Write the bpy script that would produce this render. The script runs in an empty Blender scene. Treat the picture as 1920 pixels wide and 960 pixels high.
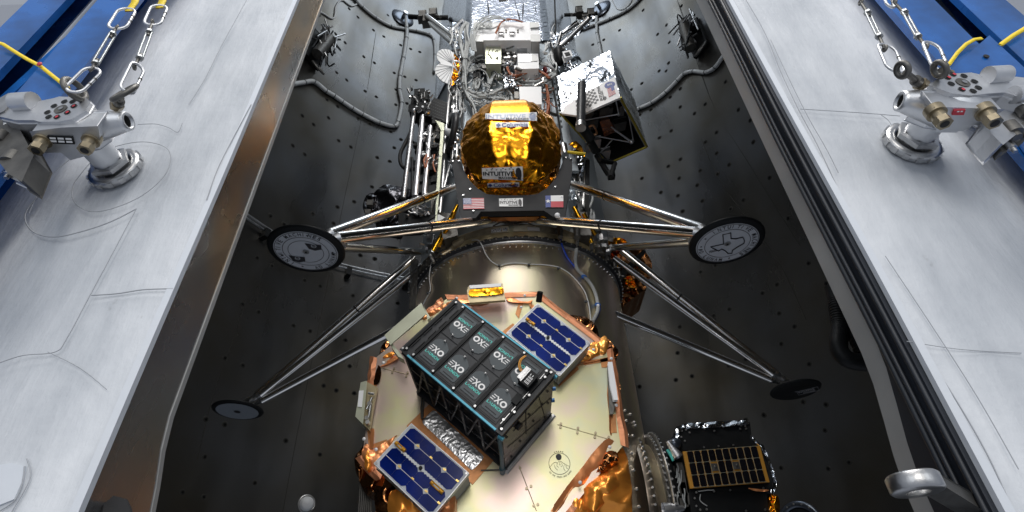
import bpy, math, random
from mathutils import Vector, Matrix, noise, geometry
random.seed(7)
SC = bpy.context.scene
COL = SC.collection
# ------------------------------------------------------------------ camera
F = 1030.0                                   # focal length in pixels of the 1920 px wide photograph
CAM = Vector((0, 0, 1.6))
_z = Vector((913 - 960, 480 + 837, -F)).normalized()      # world up seen in camera axes
_f = Vector((0, 0, -1)); _y = (_f - _z * _f.dot(_z)).normalized(); _x = _y.cross(_z)
RM = Matrix((_x, _y, _z))
cam = bpy.data.objects.new('camera', bpy.data.cameras.new('camera')); COL.objects.link(cam)
cam.matrix_world = Matrix.Translation(CAM) @ RM.to_4x4()
cam.data.sensor_width = 36; cam.data.lens = 36 * F / 1920; cam.data.clip_end = 200; cam.data.clip_start = 0.05
SC.camera = cam
# ------------------------------------------------------------------ world and lamps (clean room light, added softbox and fill)
w = bpy.data.worlds.new('World'); SC.world = w; w.use_nodes = True
bg = w.node_tree.nodes['Background']; bg.inputs[0].default_value = (0.80, 0.87, 1.0, 1); bg.inputs[1].default_value = 0.40
SC.view_settings.view_transform = 'Standard'; SC.view_settings.look = 'None'
SC.view_settings.exposure = 0.0; SC.view_settings.gamma = 1
def area(name, loc, target, sx, sy, power, col=(1, 1, 1)):
    l = bpy.data.lights.new(name, 'AREA'); l.shape = 'RECTANGLE'; l.size = sx; l.size_y = sy; l.energy = power; l.color = col
    o = bpy.data.objects.new(name, l); COL.objects.link(o); o.location = loc
    o.rotation_euler = (Vector(target) - Vector(loc)).to_track_quat('-Z', 'Y').to_euler(); return o
area('ceiling_lamp', (-1.0, -2.2, 10.5), (0, 2.5, 4.5), 1.2, 3.5, 290, (1, .97, .93))
area('ceiling_lamp', (1.6, -2.2, 10.5), (0, 2.5, 4.5), 1.2, 3.5, 290, (1, .97, .93))
area('ceiling_lamp', (0, 3.6, 15.2), (0, 3.8, 5), 2.6, 2.6, 105, (.82, .91, 1))
area('added_softbox', (0, -3.0, 12.2), (0, 2.6, 4.6), 7, 4.5, 120, (.98, .98, 1))  # unseen softbox, added for broad reflections in the gold tank and metal
area('added_front_light', (0.0, -4.6, 3.6), (0, 3, 3.9), 1.5, 3.6, 120, (1, .96, .90))  # unseen lamp in front, added for fill and highlights
for sx_ in (-1, 1): area('added_side_light', (sx_ * 3.3, -4.2, 3.2), (-sx_ * 1.2, 3.5, 4.2), 2.2, 4.4, 44, (.93, .97, 1))  # unseen pair, added to brighten the lower struts and liner sheen

# ------------------------------------------------------------------ pixel rays -> points on real surfaces
def ray(px, py): return (RM @ Vector((px - 960, 480 - py, -F))).normalized()
def P(px, py, Y): d = ray(px, py); return CAM + d * (Y / d.y)
def PZ(px, py, Z): d = ray(px, py); return CAM + d * ((Z - CAM.z) / d.z)
def PP(px, py, o, n): d = ray(px, py); return CAM + d * ((Vector(o) - CAM).dot(n) / d.dot(n))
def PC(px, py, c, R, near=False):
    d = ray(px, py); a = d.x**2 + d.y**2; ox, oy = CAM.x - c[0], CAM.y - c[1]
    b = 2 * (ox * d.x + oy * d.y); k = ox * ox + oy * oy - R * R; D = max(b * b - 4 * a * k, 0)
    return CAM + d * ((-b + (-1 if near else 1) * math.sqrt(D)) / 2 / a)

# ------------------------------------------------------------------ materials
MATS = {}
def mat(name, col, rough=.5, metal=0, noise_amt=0, noise_scale=5, bump=0, bump_scale=30, col2=None, coat=0, foil=0, foil_scale=8, spec=.5, streak=None, aniso=0):
    if name in MATS: return MATS[name]
    m = bpy.data.materials.new(name); m.use_nodes = True; nt = m.node_tree; N = nt.nodes; L = nt.links
    b = N['Principled BSDF']; b.inputs['Roughness'].default_value = rough; b.inputs['Metallic'].default_value = metal
    b.inputs['Base Color'].default_value = (*col, 1); b.inputs['Coat Weight'].default_value = coat
    b.inputs['Specular IOR Level'].default_value = spec
    if aniso: b.inputs['Anisotropic'].default_value = aniso
    tc = N.new('ShaderNodeTexCoord')
    src = tc.outputs['Object']
    if streak:
        mp = N.new('ShaderNodeMapping'); mp.inputs['Scale'].default_value = streak; L.new(src, mp.inputs[0]); src = mp.outputs[0]
    if noise_amt or col2:
        n = N.new('ShaderNodeTexNoise'); n.inputs['Scale'].default_value = noise_scale; n.inputs['Detail'].default_value = 6; L.new(src, n.inputs['Vector'])
        r = N.new('ShaderNodeValToRGB'); L.new(n.outputs[0], r.inputs[0])
        c2 = col2 or tuple(c * (1 - noise_amt) for c in col)
        r.color_ramp.elements[0].position = .35; r.color_ramp.elements[1].position = .65
        r.color_ramp.elements[0].color = (*c2, 1); r.color_ramp.elements[1].color = (*col, 1)
        L.new(r.outputs[0], b.inputs['Base Color'])
        mr = N.new('ShaderNodeMapRange'); mr.inputs[3].default_value = rough * .75; mr.inputs[4].default_value = min(1, rough * 1.25)
        L.new(n.outputs[0], mr.inputs[0]); L.new(mr.outputs[0], b.inputs['Roughness'])
    if bump:
        n2 = N.new('ShaderNodeTexNoise'); n2.inputs['Scale'].default_value = bump_scale; n2.inputs['Detail'].default_value = 5; L.new(src, n2.inputs['Vector'])
        bp = N.new('ShaderNodeBump'); bp.inputs['Strength'].default_value = bump; bp.inputs['Distance'].default_value = .01
        L.new(n2.outputs[0], bp.inputs['Height']); L.new(bp.outputs[0], b.inputs['Normal'])
    if foil:
        n3 = N.new('ShaderNodeTexNoise'); n3.inputs['Scale'].default_value = foil_scale * .6; n3.inputs['Detail'].default_value = 2; L.new(src, n3.inputs['Vector'])
        mx = N.new('ShaderNodeMixRGB'); mx.inputs[0].default_value = .25; L.new(src, mx.inputs[1]); L.new(n3.outputs['Color'], mx.inputs[2])
        v = N.new('ShaderNodeTexVoronoi'); v.feature = 'F1'; v.inputs['Scale'].default_value = foil_scale; L.new(mx.outputs[0], v.inputs['Vector'])
        n4 = N.new('ShaderNodeTexNoise'); n4.inputs['Scale'].default_value = foil_scale * 2.5; n4.inputs['Detail'].default_value = 3; L.new(src, n4.inputs['Vector'])
        ad = N.new('ShaderNodeMath'); ad.operation = 'MULTIPLY_ADD'; ad.inputs[1].default_value = .35; L.new(n4.outputs[0], ad.inputs[0]); L.new(v.outputs['Distance'], ad.inputs[2])
        bp = N.new('ShaderNodeBump'); bp.inputs['Strength'].default_value = foil; bp.inputs['Distance'].default_value = .03
        L.new(ad.outputs[0], bp.inputs['Height']); L.new(bp.outputs[0], b.inputs['Normal'])
    MATS[name] = m; return m

WHITE = mat('white_blanket', (.55, .575, .61), .6, 0, .14, 1.4, .5, 5, (.55, .585, .64), spec=.35)
WHITE2 = mat('white_panel', (.88, .89, .90), .5)
WALL = mat('clean_room_wall', (.82, .82, .84), .6)
CHROME = mat('polished_steel', (.96, .94, .91), .13, 1, bump=.04, bump_scale=14)
STEEL = mat('brushed_steel', (.56, .56, .56), .34, 1, .2, 30, .05, 200)
STEEL2 = mat('machined_aluminium', (.68, .69, .71), .42, 1, .14, 12, .06, 120)
DSTEEL = mat('dark_steel', (.17, .165, .155), .5, .8, .3, 25, .15, 60)
ZINC = mat('galvanised_steel', (.40, .42, .43), .42, 1, .2, 40, .1, 90)
BRASS = mat('dull_brass', (.38, .32, .22), .36, .8, .3, 30)
FLANGE = mat('stained_aluminium', (.36, .355, .35), .28, .9, 0, 1.1, .06, 8, (.33, .26, .19))
GREYMET = mat('grey_bare_metal', (.46, .465, .46), .5, .45, .18, 5, .08, 30)
SEAL = mat('black_rubber_seal', (.014, .018, .026), .5, 0, .3, 6)
BLACK = mat('black_anodised', (.010, .011, .012), .5, 0, .2, 20, spec=.2)
BLACKM = mat('black_matte', (.008, .008, .009), .7)
CHAR = mat('charcoal_composite', (.030, .032, .036), .42, 0, .2, 12, spec=.35)
GRAPH = mat('grey_composite', (.026, .027, .030), .6, 0, .15, 14, spec=.2)
TILE = mat('graphite_tile', (.065, .078, .086), .5, spec=.35)
CYAN = mat('light_blue_rail', (.09, .36, .48), .4, .3)
TEAL = mat('teal_print', (.10, .62, .54), .5)
INK = mat('black_print', (.02, .02, .025), .5)
WINK = mat('white_print', (.80, .80, .80), .5)
BLUEPR = mat('blue_print', (.03, .06, .26), .5)
REDPR = mat('red_print', (.50, .03, .05), .5)
BEAM = mat('blue_paint', (.014, .115, .40), .26, 0, .45, 9, .05, 20, coat=.35)
BEAMW = mat('pale_glare_and_brace', (.62, .66, .74), .35)  # flange edge glare put in as pale colour; brace bars share it
YEL = mat('yellow_webbing', (.74, .55, .02), .6, bump=.3, bump_scale=160)
PLATE = mat('iridescent_plate', (.56, .54, .34), .36, .8, 0, 2.6, .03, 5, (.56, .44, .38))
def _irid():                                   # passivated metal: pale yellow, pink and green-grey drift into one another
    N = PLATE.node_tree.nodes; r = [n for n in N if n.bl_idname == 'ShaderNodeValToRGB'][0]; e = r.color_ramp.elements
    e[0].position = .30; e[0].color = (.60, .42, .40, 1); e[1].position = .70; e[1].color = (.50, .54, .42, 1); x = e.new(.44); x.color = (.62, .50, .44, 1); x = e.new(.55); x.color = (.60, .57, .34, 1)
_irid()
IRID = mat('chromated_aluminium', (.92, .84, .58), .32, 1, 0, 5, 0, 5, (.86, .70, .62), streak=(1, 1, .12), aniso=.5)
IRID2 = mat('dark_chromated_metal', (.55, .46, .28), .42, .6, .3, 9)
GOLD = mat('gold_foil', (1.0, .42, .02), .26, 1, foil=.05, foil_scale=7)
GOLDS = mat('gold_film', (.95, .50, .035), .24, 1, foil=.05, foil_scale=3)
COPPER = mat('copper_foil', (.95, .38, .15), .34, .6, foil=.12, foil_scale=12)
BROWNF = mat('brown_foil', (.34, .14, .05), .16, 1, foil=.14, foil_scale=10)
TAPE = mat('amber_tape', (.62, .27, .10), .33, .45, .25, 12, .1, 40)
SILVER = mat('silver_foil', (.66, .70, .75), .12, 1, foil=.22, foil_scale=12)
SILVERS = mat('silver_blanket', (.78, .83, .92), .17, 1, foil=.12, foil_scale=16)
PANELB = mat('pale_blue_panel', (.36, .41, .45), .45, .35, .08, 6)
CELL = mat('blue_solar_cell', (.003, .020, .21), .14, .0, .5, 7, spec=.35)
CELLK = mat('black_solar_cell', (.006, .006, .009), .2, 0, coat=.5)
SUBST = mat('solar_substrate', (.60, .63, .68), .45)
AMBER = mat('amber_substrate', (.66, .32, .05), .4, .3)
PALEG = mat('pale_green_metal', (.50, .52, .40), .4, .5, .1, 9)
SHEATH = mat('pale_sheath', (.62, .65, .66), .5, 0, .15, 20)
SHEET = mat('silver_sheet', (.80, .81, .83), .30, 1, foil=.10, foil_scale=26)
WIREG = mat('grey_cable', (.44, .46, .46), .5, 0, .15, 30)
WIREW = mat('white_cable', (.70, .72, .72), .5)
WIREO = mat('rust_cable', (.34, .10, .035), .45)
WIREB = mat('blue_cable', (.01, .06, .50), .4)
WIRER = mat('red_cable', (.40, .02, .02), .5)
TIE = mat('cable_tie', (.05, .06, .07), .5)
TIEB = mat('blue_cable_tie', (.03, .16, .55), .5)
DOT = mat('vent_dot', (.006, .006, .006), .8, spec=.1)
RIM = mat('vent_rim', (.045, .044, .040), .8, spec=.1)
SEAM = mat('seam_line', (.32, .335, .36), .8)
PORTM = mat('port_steel', (.10, .115, .14), .3, .8)

def liner_mat():
    m = bpy.data.materials.new('perforated_liner'); m.use_nodes = True; nt = m.node_tree; N = nt.nodes; L = nt.links
    b = N['Principled BSDF']; b.inputs['Roughness'].default_value = .36; b.inputs['Metallic'].default_value = .85
    uv = N.new('ShaderNodeTexCoord')
    n = N.new('ShaderNodeTexNoise'); n.inputs['Scale'].default_value = .8; n.inputs['Detail'].default_value = 6; L.new(uv.outputs['UV'], n.inputs['Vector'])
    r = N.new('ShaderNodeValToRGB'); r.color_ramp.elements[0].position = .3; r.color_ramp.elements[1].position = .7
    r.color_ramp.elements[0].color = (.098, .088, .068, 1); r.color_ramp.elements[1].color = (.135, .143, .155, 1); L.new(n.outputs[0], r.inputs[0])  # brown imitates a reflection, mixed by noise into the blue-grey liner colour
    sx = N.new('ShaderNodeSeparateXYZ'); L.new(uv.outputs['UV'], sx.inputs[0])
    fr = []
    for k in (0, 1):                          # rows of fine perforations, 12 mm pitch
        a = N.new('ShaderNodeMath'); a.operation = 'MULTIPLY'; a.inputs[1].default_value = 2 * math.pi / .014; L.new(sx.outputs[k], a.inputs[0])
        s = N.new('ShaderNodeMath'); s.operation = 'SINE'; L.new(a.outputs[0], s.inputs[0]); fr.append(s)
    mu = N.new('ShaderNodeMath'); mu.operation = 'MULTIPLY'; L.new(fr[0].outputs[0], mu.inputs[0]); L.new(fr[1].outputs[0], mu.inputs[1])
    gt = N.new('ShaderNodeMath'); gt.operation = 'GREATER_THAN'; gt.inputs[1].default_value = .25; L.new(mu.outputs[0], gt.inputs[0])
    n2 = N.new('ShaderNodeTexNoise'); n2.inputs['Scale'].default_value = .6; L.new(uv.outputs['UV'], n2.inputs['Vector'])
    mr = N.new('ShaderNodeMapRange'); mr.inputs[1].default_value = .4; mr.inputs[2].default_value = .6; mr.inputs[3].default_value = .12; mr.inputs[4].default_value = .55; L.new(n2.outputs[0], mr.inputs[0])
    m2 = N.new('ShaderNodeMath'); m2.operation = 'MULTIPLY'; L.new(gt.outputs[0], m2.inputs[0]); L.new(mr.outputs[0], m2.inputs[1])
    mx = N.new('ShaderNodeMixRGB'); L.new(m2.outputs[0], mx.inputs[0]); L.new(r.outputs[0], mx.inputs[1]); mx.inputs[2].default_value = (.018, .018, .018, 1)
    L.new(mx.outputs[0], b.inputs['Base Color'])
    mp3 = N.new('ShaderNodeMapping'); mp3.inputs['Scale'].default_value = (1.6, .45, 1); L.new(uv.outputs['UV'], mp3.inputs[0])
    n5 = N.new('ShaderNodeTexNoise'); n5.inputs['Scale'].default_value = 1.0; n5.inputs['Detail'].default_value = 5; L.new(mp3.outputs[0], n5.inputs['Vector'])
    mr5 = N.new('ShaderNodeMapRange'); mr5.inputs[1].default_value = .35; mr5.inputs[2].default_value = .65; mr5.inputs[3].default_value = .22; mr5.inputs[4].default_value = .42; L.new(n5.outputs[0], mr5.inputs[0]); L.new(mr5.outputs[0], b.inputs['Roughness'])
    bp = N.new('ShaderNodeBump'); bp.inputs['Strength'].default_value = .15; bp.inputs['Distance'].default_value = .03; L.new(n.outputs[0], bp.inputs['Height']); L.new(bp.outputs[0], b.inputs['Normal'])
    return m
LINER = liner_mat()
def skin_mat():
    m = bpy.data.materials.new('white_blanket_skin'); m.use_nodes = True; nt = m.node_tree; N = nt.nodes; L = nt.links
    b = N['Principled BSDF']; b.inputs['Roughness'].default_value = .55; b.inputs['Specular IOR Level'].default_value = .35
    uv = N.new('ShaderNodeTexCoord')
    def nz(scale, det, sx, sy, off=0):
        mp = N.new('ShaderNodeMapping'); mp.inputs['Scale'].default_value = (sx, sy, 1); mp.inputs['Location'].default_value = (off, off, 0); L.new(uv.outputs['UV'], mp.inputs[0])
        n = N.new('ShaderNodeTexNoise'); n.inputs['Scale'].default_value = scale; n.inputs['Detail'].default_value = det; n.inputs['Roughness'].default_value = .6; L.new(mp.outputs[0], n.inputs['Vector']); return n
    a = nz(1.7, 7, 2.0, .45); s = nz(6, 8, 1, 1, 3); d = nz(14, 9, 1.6, 1, 7)
    r = N.new('ShaderNodeValToRGB'); L.new(a.outputs[0], r.inputs[0]); e = r.color_ramp.elements; e[0].position = .32; e[0].color = (.38, .405, .44, 1); e[1].position = .66; e[1].color = (.64, .66, .69, 1)
    r2 = N.new('ShaderNodeValToRGB'); L.new(s.outputs[0], r2.inputs[0]); e = r2.color_ramp.elements; e[0].position = .30; e[0].color = (.88, .89, .90, 1); e[1].position = .58; e[1].color = (1, 1, 1, 1)
    r3 = N.new('ShaderNodeValToRGB'); L.new(d.outputs[0], r3.inputs[0]); e = r3.color_ramp.elements; e[0].position = .24; e[0].color = (.72, .70, .68, 1); e[1].position = .33; e[1].color = (1, 1, 1, 1)
    m1 = N.new('ShaderNodeMixRGB'); m1.blend_type = 'MULTIPLY'; m1.inputs[0].default_value = 1; L.new(r.outputs[0], m1.inputs[1]); L.new(r2.outputs[0], m1.inputs[2])
    m2 = N.new('ShaderNodeMixRGB'); m2.blend_type = 'MULTIPLY'; m2.inputs[0].default_value = 1; L.new(m1.outputs[0], m2.inputs[1]); L.new(r3.outputs[0], m2.inputs[2]); L.new(m2.outputs[0], b.inputs['Base Color'])
    bp = N.new('ShaderNodeBump'); bp.inputs['Strength'].default_value = .25; bp.inputs['Distance'].default_value = .02; L.new(s.outputs[0], bp.inputs['Height'])
    b2 = N.new('ShaderNodeBump'); b2.inputs['Strength'].default_value = .35; b2.inputs['Distance'].default_value = .05; L.new(a.outputs[0], b2.inputs['Height']); L.new(bp.outputs[0], b2.inputs['Normal']); L.new(b2.outputs[0], b.inputs['Normal'])
    return m
SKIN = skin_mat()
def stain_reflection_mat():  # stains, plus orange and golden reflections painted into the steel colour
    m = bpy.data.materials.new('stained_steel_painted_reflection'); m.use_nodes = True; nt = m.node_tree; N = nt.nodes; L = nt.links
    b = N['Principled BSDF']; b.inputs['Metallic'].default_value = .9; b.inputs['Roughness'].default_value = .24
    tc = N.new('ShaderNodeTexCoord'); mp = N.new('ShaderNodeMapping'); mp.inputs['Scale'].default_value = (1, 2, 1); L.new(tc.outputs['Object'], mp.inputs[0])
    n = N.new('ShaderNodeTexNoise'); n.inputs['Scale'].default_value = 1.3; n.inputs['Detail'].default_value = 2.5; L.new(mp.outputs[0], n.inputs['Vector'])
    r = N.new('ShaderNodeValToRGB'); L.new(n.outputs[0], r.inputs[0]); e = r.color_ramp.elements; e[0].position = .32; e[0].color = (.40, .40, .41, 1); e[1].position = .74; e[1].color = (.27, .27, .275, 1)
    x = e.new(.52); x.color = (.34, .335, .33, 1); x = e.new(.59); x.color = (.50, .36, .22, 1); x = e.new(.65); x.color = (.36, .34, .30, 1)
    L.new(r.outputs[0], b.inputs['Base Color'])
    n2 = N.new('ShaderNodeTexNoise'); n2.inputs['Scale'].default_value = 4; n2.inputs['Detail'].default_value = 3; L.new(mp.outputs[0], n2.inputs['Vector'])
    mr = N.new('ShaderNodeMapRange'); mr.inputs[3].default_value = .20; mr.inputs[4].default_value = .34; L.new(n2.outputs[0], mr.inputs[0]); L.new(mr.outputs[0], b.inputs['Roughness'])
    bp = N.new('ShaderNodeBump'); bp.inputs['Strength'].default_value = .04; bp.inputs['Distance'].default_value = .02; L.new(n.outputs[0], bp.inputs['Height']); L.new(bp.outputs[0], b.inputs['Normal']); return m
STAINREF = stain_reflection_mat()

# ------------------------------------------------------------------ mesh builder
def frame_of(d):
    d = Vector(d).normalized(); a = Vector((0, 0, 1)) if abs(d.z) < .9 else Vector((1, 0, 0))
    u = d.cross(a).normalized(); return u, d.cross(u).normalized(), d
class MB:
    def __init__(s): s.v = []; s.f = []; s.sm = []; s.uv = None
    def add(s, vs, fs, smooth=False):
        o = len(s.v); s.v += [Vector(v) for v in vs]; s.f += [tuple(i + o for i in f) for f in fs]; s.sm += [smooth] * len(fs); return s
    def prism(s, A, B):                       # two matching outlines
        n = len(A); s.add(list(A) + list(B), [tuple(range(n)), tuple(range(2 * n - 1, n - 1, -1))] + [(i, n + i, n + (i + 1) % n, (i + 1) % n)[::-1] for i in range(n)]); return s
    def ext(s, A, d): A = [Vector(a) for a in A]; d = Vector(d); return s.prism(A, [a + d for a in A])
    def box(s, c, size, X=(1, 0, 0), Y=(0, 1, 0), Z=(0, 0, 1)):
        c = Vector(c); X = Vector(X) * size[0] / 2; Y = Vector(Y) * size[1] / 2; Z = Vector(Z) * size[2] / 2
        return s.prism([c - X - Y - Z, c + X - Y - Z, c + X + Y - Z, c - X + Y - Z], [c - X - Y + Z, c + X - Y + Z, c + X + Y + Z, c - X + Y + Z])
    def cyl(s, p0, p1, r0, r1=None, n=16, caps=True, smooth=True):
        p0 = Vector(p0); p1 = Vector(p1); r1 = r0 if r1 is None else r1; u, v, d = frame_of(p1 - p0)
        A = [p0 + (u * math.cos(2 * math.pi * i / n) + v * math.sin(2 * math.pi * i / n)) * r0 for i in range(n)]
        B = [p1 + (u * math.cos(2 * math.pi * i / n) + v * math.sin(2 * math.pi * i / n)) * r1 for i in range(n)]
        s.add(A + B, [(i, (i + 1) % n, n + (i + 1) % n, n + i) for i in range(n)], smooth)
        if caps: s.add(A, [tuple(range(n))[::-1]]); s.add(B, [tuple(range(n))])
        return s
    def tube(s, pts, r, n=8, smooth_path=True, closed=False, sub=4):
        pts = [Vector(p) for p in pts]
        if smooth_path and len(pts) > 2:
            q = []; m = len(pts)
            for i in range(m if closed else m - 1):
                p0 = pts[(i - 1) % m] if (closed or i > 0) else pts[i]; p1 = pts[i]; p2 = pts[(i + 1) % m]; p3 = pts[(i + 2) % m] if (closed or i + 2 < m) else p2
                for k in range(sub):
                    t = k / sub
                    q.append(.5 * ((2 * p1) + (p2 - p0) * t + (2 * p0 - 5 * p1 + 4 * p2 - p3) * t * t + (3 * p1 - p0 - 3 * p2 + p3) * t**3))
            if not closed: q.append(pts[-1])
            pts = q
        m = len(pts); rings = []; up = None
        for i, p in enumerate(pts):
            d = (pts[(i + 1) % m] - pts[i - 1]) if closed else (pts[min(i + 1, m - 1)] - pts[max(i - 1, 0)])
            if d.length < 1e-9: d = Vector((0, 0, 1))
            d.normalize()
            if up is None: up = frame_of(d)[0]
            up = (up - d * up.dot(d));
            if up.length < 1e-6: up = frame_of(d)[0]
            up.normalize(); v = d.cross(up); rr = r(i / (m - 1)) if callable(r) else r
            rings += [p + (up * math.cos(2 * math.pi * k / n) + v * math.sin(2 * math.pi * k / n)) * rr for k in range(n)]
        fs = []
        for i in range(m if closed else m - 1):
            j = (i + 1) % m
            fs += [(i * n + k, i * n + (k + 1) % n, j * n + (k + 1) % n, j * n + k) for k in range(n)]
        s.add(rings, fs, True)
        if not closed: s.add(rings[:n], [tuple(range(n))[::-1]]); s.add(rings[-n:], [tuple(range(n))])
        return s
    def lathe(s, prof, o, axis=(0, 0, 1), n=64, a0=0, a1=2 * math.pi, smooth=True):
        o = Vector(o)
        if abs(Vector(axis).normalized().z) > .99: u, v, d = Vector((1, 0, 0)), Vector((0, 1, 0)), Vector((0, 0, 1))
        else: u, v, d = frame_of(axis)
        full = abs(a1 - a0 - 2 * math.pi) < 1e-6; m = n if full else n + 1; vs = []
        for k in range(m):
            a = a0 + (a1 - a0) * k / n
            vs += [o + d * h + (u * math.cos(a) + v * math.sin(a)) * r for r, h in prof]
        q = len(prof); fs = []
        for k in range(n):
            j = (k + 1) % m
            fs += [(k * q + i, j * q + i, j * q + i + 1, k * q + i + 1) for i in range(q - 1)]
        return s.add(vs, fs, smooth)
    def torus(s, c, axis, R, r, n=28, m=8):
        u, v, d = frame_of(axis); c = Vector(c)
        return s.tube([c + (u * math.cos(2 * math.pi * i / n) + v * math.sin(2 * math.pi * i / n)) * R for i in range(n)], r, m, False, True)
    def sphere(s, c, r, n=10, sc=(1, 1, 1)):
        c = Vector(c); vs = []; m = n
        for i in range(m + 1):
            for k in range(2 * n):
                a = math.pi * i / m; b = math.pi * k / n
                vs.append(c + Vector((math.sin(a) * math.cos(b) * sc[0], math.sin(a) * math.sin(b) * sc[1], math.cos(a) * sc[2])) * r)
        return s.add(vs, [(i * 2 * n + k, i * 2 * n + (k + 1) % (2 * n), (i + 1) * 2 * n + (k + 1) % (2 * n), (i + 1) * 2 * n + k)[::-1] for i in range(m) for k in range(2 * n)], True)
    def disc(s, c, nrm, r, n=20, r_in=0):
        u, v, d = frame_of(nrm); c = Vector(c)
        A = [c + (u * math.cos(2 * math.pi * i / n) + v * math.sin(2 * math.pi * i / n)) * r for i in range(n)]
        if not r_in: return s.add(A, [tuple(range(n))])
        B = [c + (u * math.cos(2 * math.pi * i / n) + v * math.sin(2 * math.pi * i / n)) * r_in for i in range(n)]
        return s.add(A + B, [(i, (i + 1) % n, n + (i + 1) % n, n + i) for i in range(n)])
    def pix(s, pts, Y, back):                 # outline seen in the photo at depth Y, extruded away from the viewer by `back` metres
        A = [P(x, y, Y) for x, y in pts]; return s.ext(A, (0, back, 0))
    def text(s, body, o, X, Yv, w=None, h=None, bold=0, thick=0, spacing=1):
        """letters laid in the plane (X, Yv) starting at o, fitted to width w and height h"""
        vs, fs = text_mesh(body, bold, spacing); x0 = min(v[0] for v in vs); x1 = max(v[0] for v in vs); y0 = min(v[1] for v in vs); y1 = max(v[1] for v in vs)
        o = Vector(o); X = Vector(X); Yv = Vector(Yv); sx = w / (x1 - x0) if w else h / (y1 - y0); sy = h / (y1 - y0) if h else sx
        return s.add([o + X * ((a - x0) * sx) + Yv * ((b - y0) * sy) for a, b in vs], fs)
_tx = {}
def text_mesh(body, bold=0, spacing=1):
    k = (body, bold, spacing)
    if k not in _tx:
        c = bpy.data.curves.new('t', 'FONT'); c.body = body; c.offset = bold; c.space_character = spacing; c.resolution_u = 3
        o = bpy.data.objects.new('t', c); COL.objects.link(o); bpy.context.view_layer.update()
        me = bpy.data.meshes.new_from_object(o.evaluated_get(bpy.context.evaluated_depsgraph_get()))
        _tx[k] = ([(v.co.x, v.co.y) for v in me.vertices], [tuple(p.vertices) for p in me.polygons])
        bpy.data.objects.remove(o); bpy.data.curves.remove(c); bpy.data.meshes.remove(me)
    return _tx[k]
LOC = {}
SPLIT = {'bolt', 'screw', 'white_button', 'frame_tube', 'umbilical_clamp', 'separation_fitting', 'rivet', 'rim_bolt', 'connector', 'valve_block', 'valve_cap', 'cable_tie', 'edge_tab', 'head_fitting', 'drill_fitting', 'foot_fitting', 'base_hardware', 'equipment', 'white_block', 'side_knob', 'frame_screw', 'blue_knob', 'hinge_bar', 'side_equipment', 'door_rib', 'ring_bolt', 'base_bracket', 'side_box', 'package_window', 'umbilical_plug', 'umbilical_hose', 'corner_slot', 'blanket_seam', 'cavity_fitting', 'valve', 'panel_joint', 'corner_screw', 'amber_fitting', 'link_sleeve', 'door_groove', 'tube_end', 'wire', 'indicator_hole', 'tape_strip', 'wall_joint', 'rod', 'hose', 'tie', 'collar_tooth', 'threaded_rod', 'rod_eye', 'rail_slot', 'support_wire', 'base_flange', 'scale_label', 'silver_clip', 'bracket_gusset', 'drill_head', 'gold_contact', 'panel_dot', 'drill_carriage'}
def pieces(mb):
    par = list(range(len(mb.v)))
    def fd(a):
        while par[a] != a: par[a] = par[par[a]]; a = par[a]
        return a
    for f in mb.f:
        r = fd(f[0])
        for k in f[1:]: par[fd(k)] = r
    comp = {}
    for i in range(len(mb.v)): comp.setdefault(fd(i), []).append(i)
    L = []
    for k, vi in comp.items():
        vs = [mb.v[i] for i in vi]; L.append([Vector([min(v[a] for v in vs) - 4e-4 for a in range(3)]), Vector([max(v[a] for v in vs) + 4e-4 for a in range(3)]), [k]])
    ch = len(L) < 400
    while ch:                                  # pieces that touch stay together
        ch = False; out = []
        for c in L:
            for o in out:
                if all(c[0][a] <= o[1][a] and o[0][a] <= c[1][a] for a in range(3)):
                    for a in range(3): o[0][a] = min(o[0][a], c[0][a]); o[1][a] = max(o[1][a], c[1][a])
                    o[2] += c[2]; ch = True; break
            else: out.append(c)
        L = out
    where = {k: n for n, c in enumerate(L) for k in c[2]}
    res = [MB() for _ in L]; idx = {}
    for i, v in enumerate(mb.v): n = where[fd(i)]; idx[i] = len(res[n].v); res[n].v.append(v)
    for f, s in zip(mb.f, mb.sm): n = where[fd(f[0])]; res[n].f.append(tuple(idx[i] for i in f)); res[n].sm.append(s)
    return res
def obj(name, mb, m, parent=None, bevel=0, origin=None):
    if name in SPLIT and origin is None:
        P_ = pieces(mb)
        if 1 < len(P_) <= 100: return [obj1(name, q, m, parent, bevel) for q in P_][0]
    o = obj1(name, mb, m, parent, bevel, origin)
    if name.startswith(('foil_', 'silver_wrap', 'gold_wrap', 'silver_panel', 'black_package', 'copper_wrap')):
        b = o.modifiers.new('folds', 'SUBSURF'); b.levels = 1; b.render_levels = 1 if m.name.startswith(('orange', 'copper', 'bright')) else 2
        for p in o.data.polygons: p.use_smooth = True
    return o
def obj1(name, mb, m, parent=None, bevel=0, origin=None):
    me = bpy.data.meshes.new(name); n = len(mb.v)
    lo = Vector((min(v.x for v in mb.v), min(v.y for v in mb.v), min(v.z for v in mb.v))); hi = Vector((max(v.x for v in mb.v), max(v.y for v in mb.v), max(v.z for v in mb.v)))
    c = Vector(origin) if origin is not None else (lo + hi) / 2
    me.from_pydata([tuple(v - c) for v in mb.v], [], mb.f); me.update()
    me.polygons.foreach_set('use_smooth', mb.sm)
    if mb.uv:
        l = me.uv_layers.new(name='UVMap')
        for lp in me.loops: l.data[lp.index].uv = mb.uv[lp.vertex_index]
    me.materials.append(m)
    o = bpy.data.objects.new(name, me); COL.objects.link(o); LOC[o.name] = c
    if parent: o.parent = parent; o.location = c - LOC[parent.name]
    else: o.location = c
    if bevel:
        b = o.modifiers.new('bevel', 'BEVEL'); b.width = bevel; b.segments = 2; b.limit_method = 'ANGLE'; b.angle_limit = .7
    return o
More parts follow.
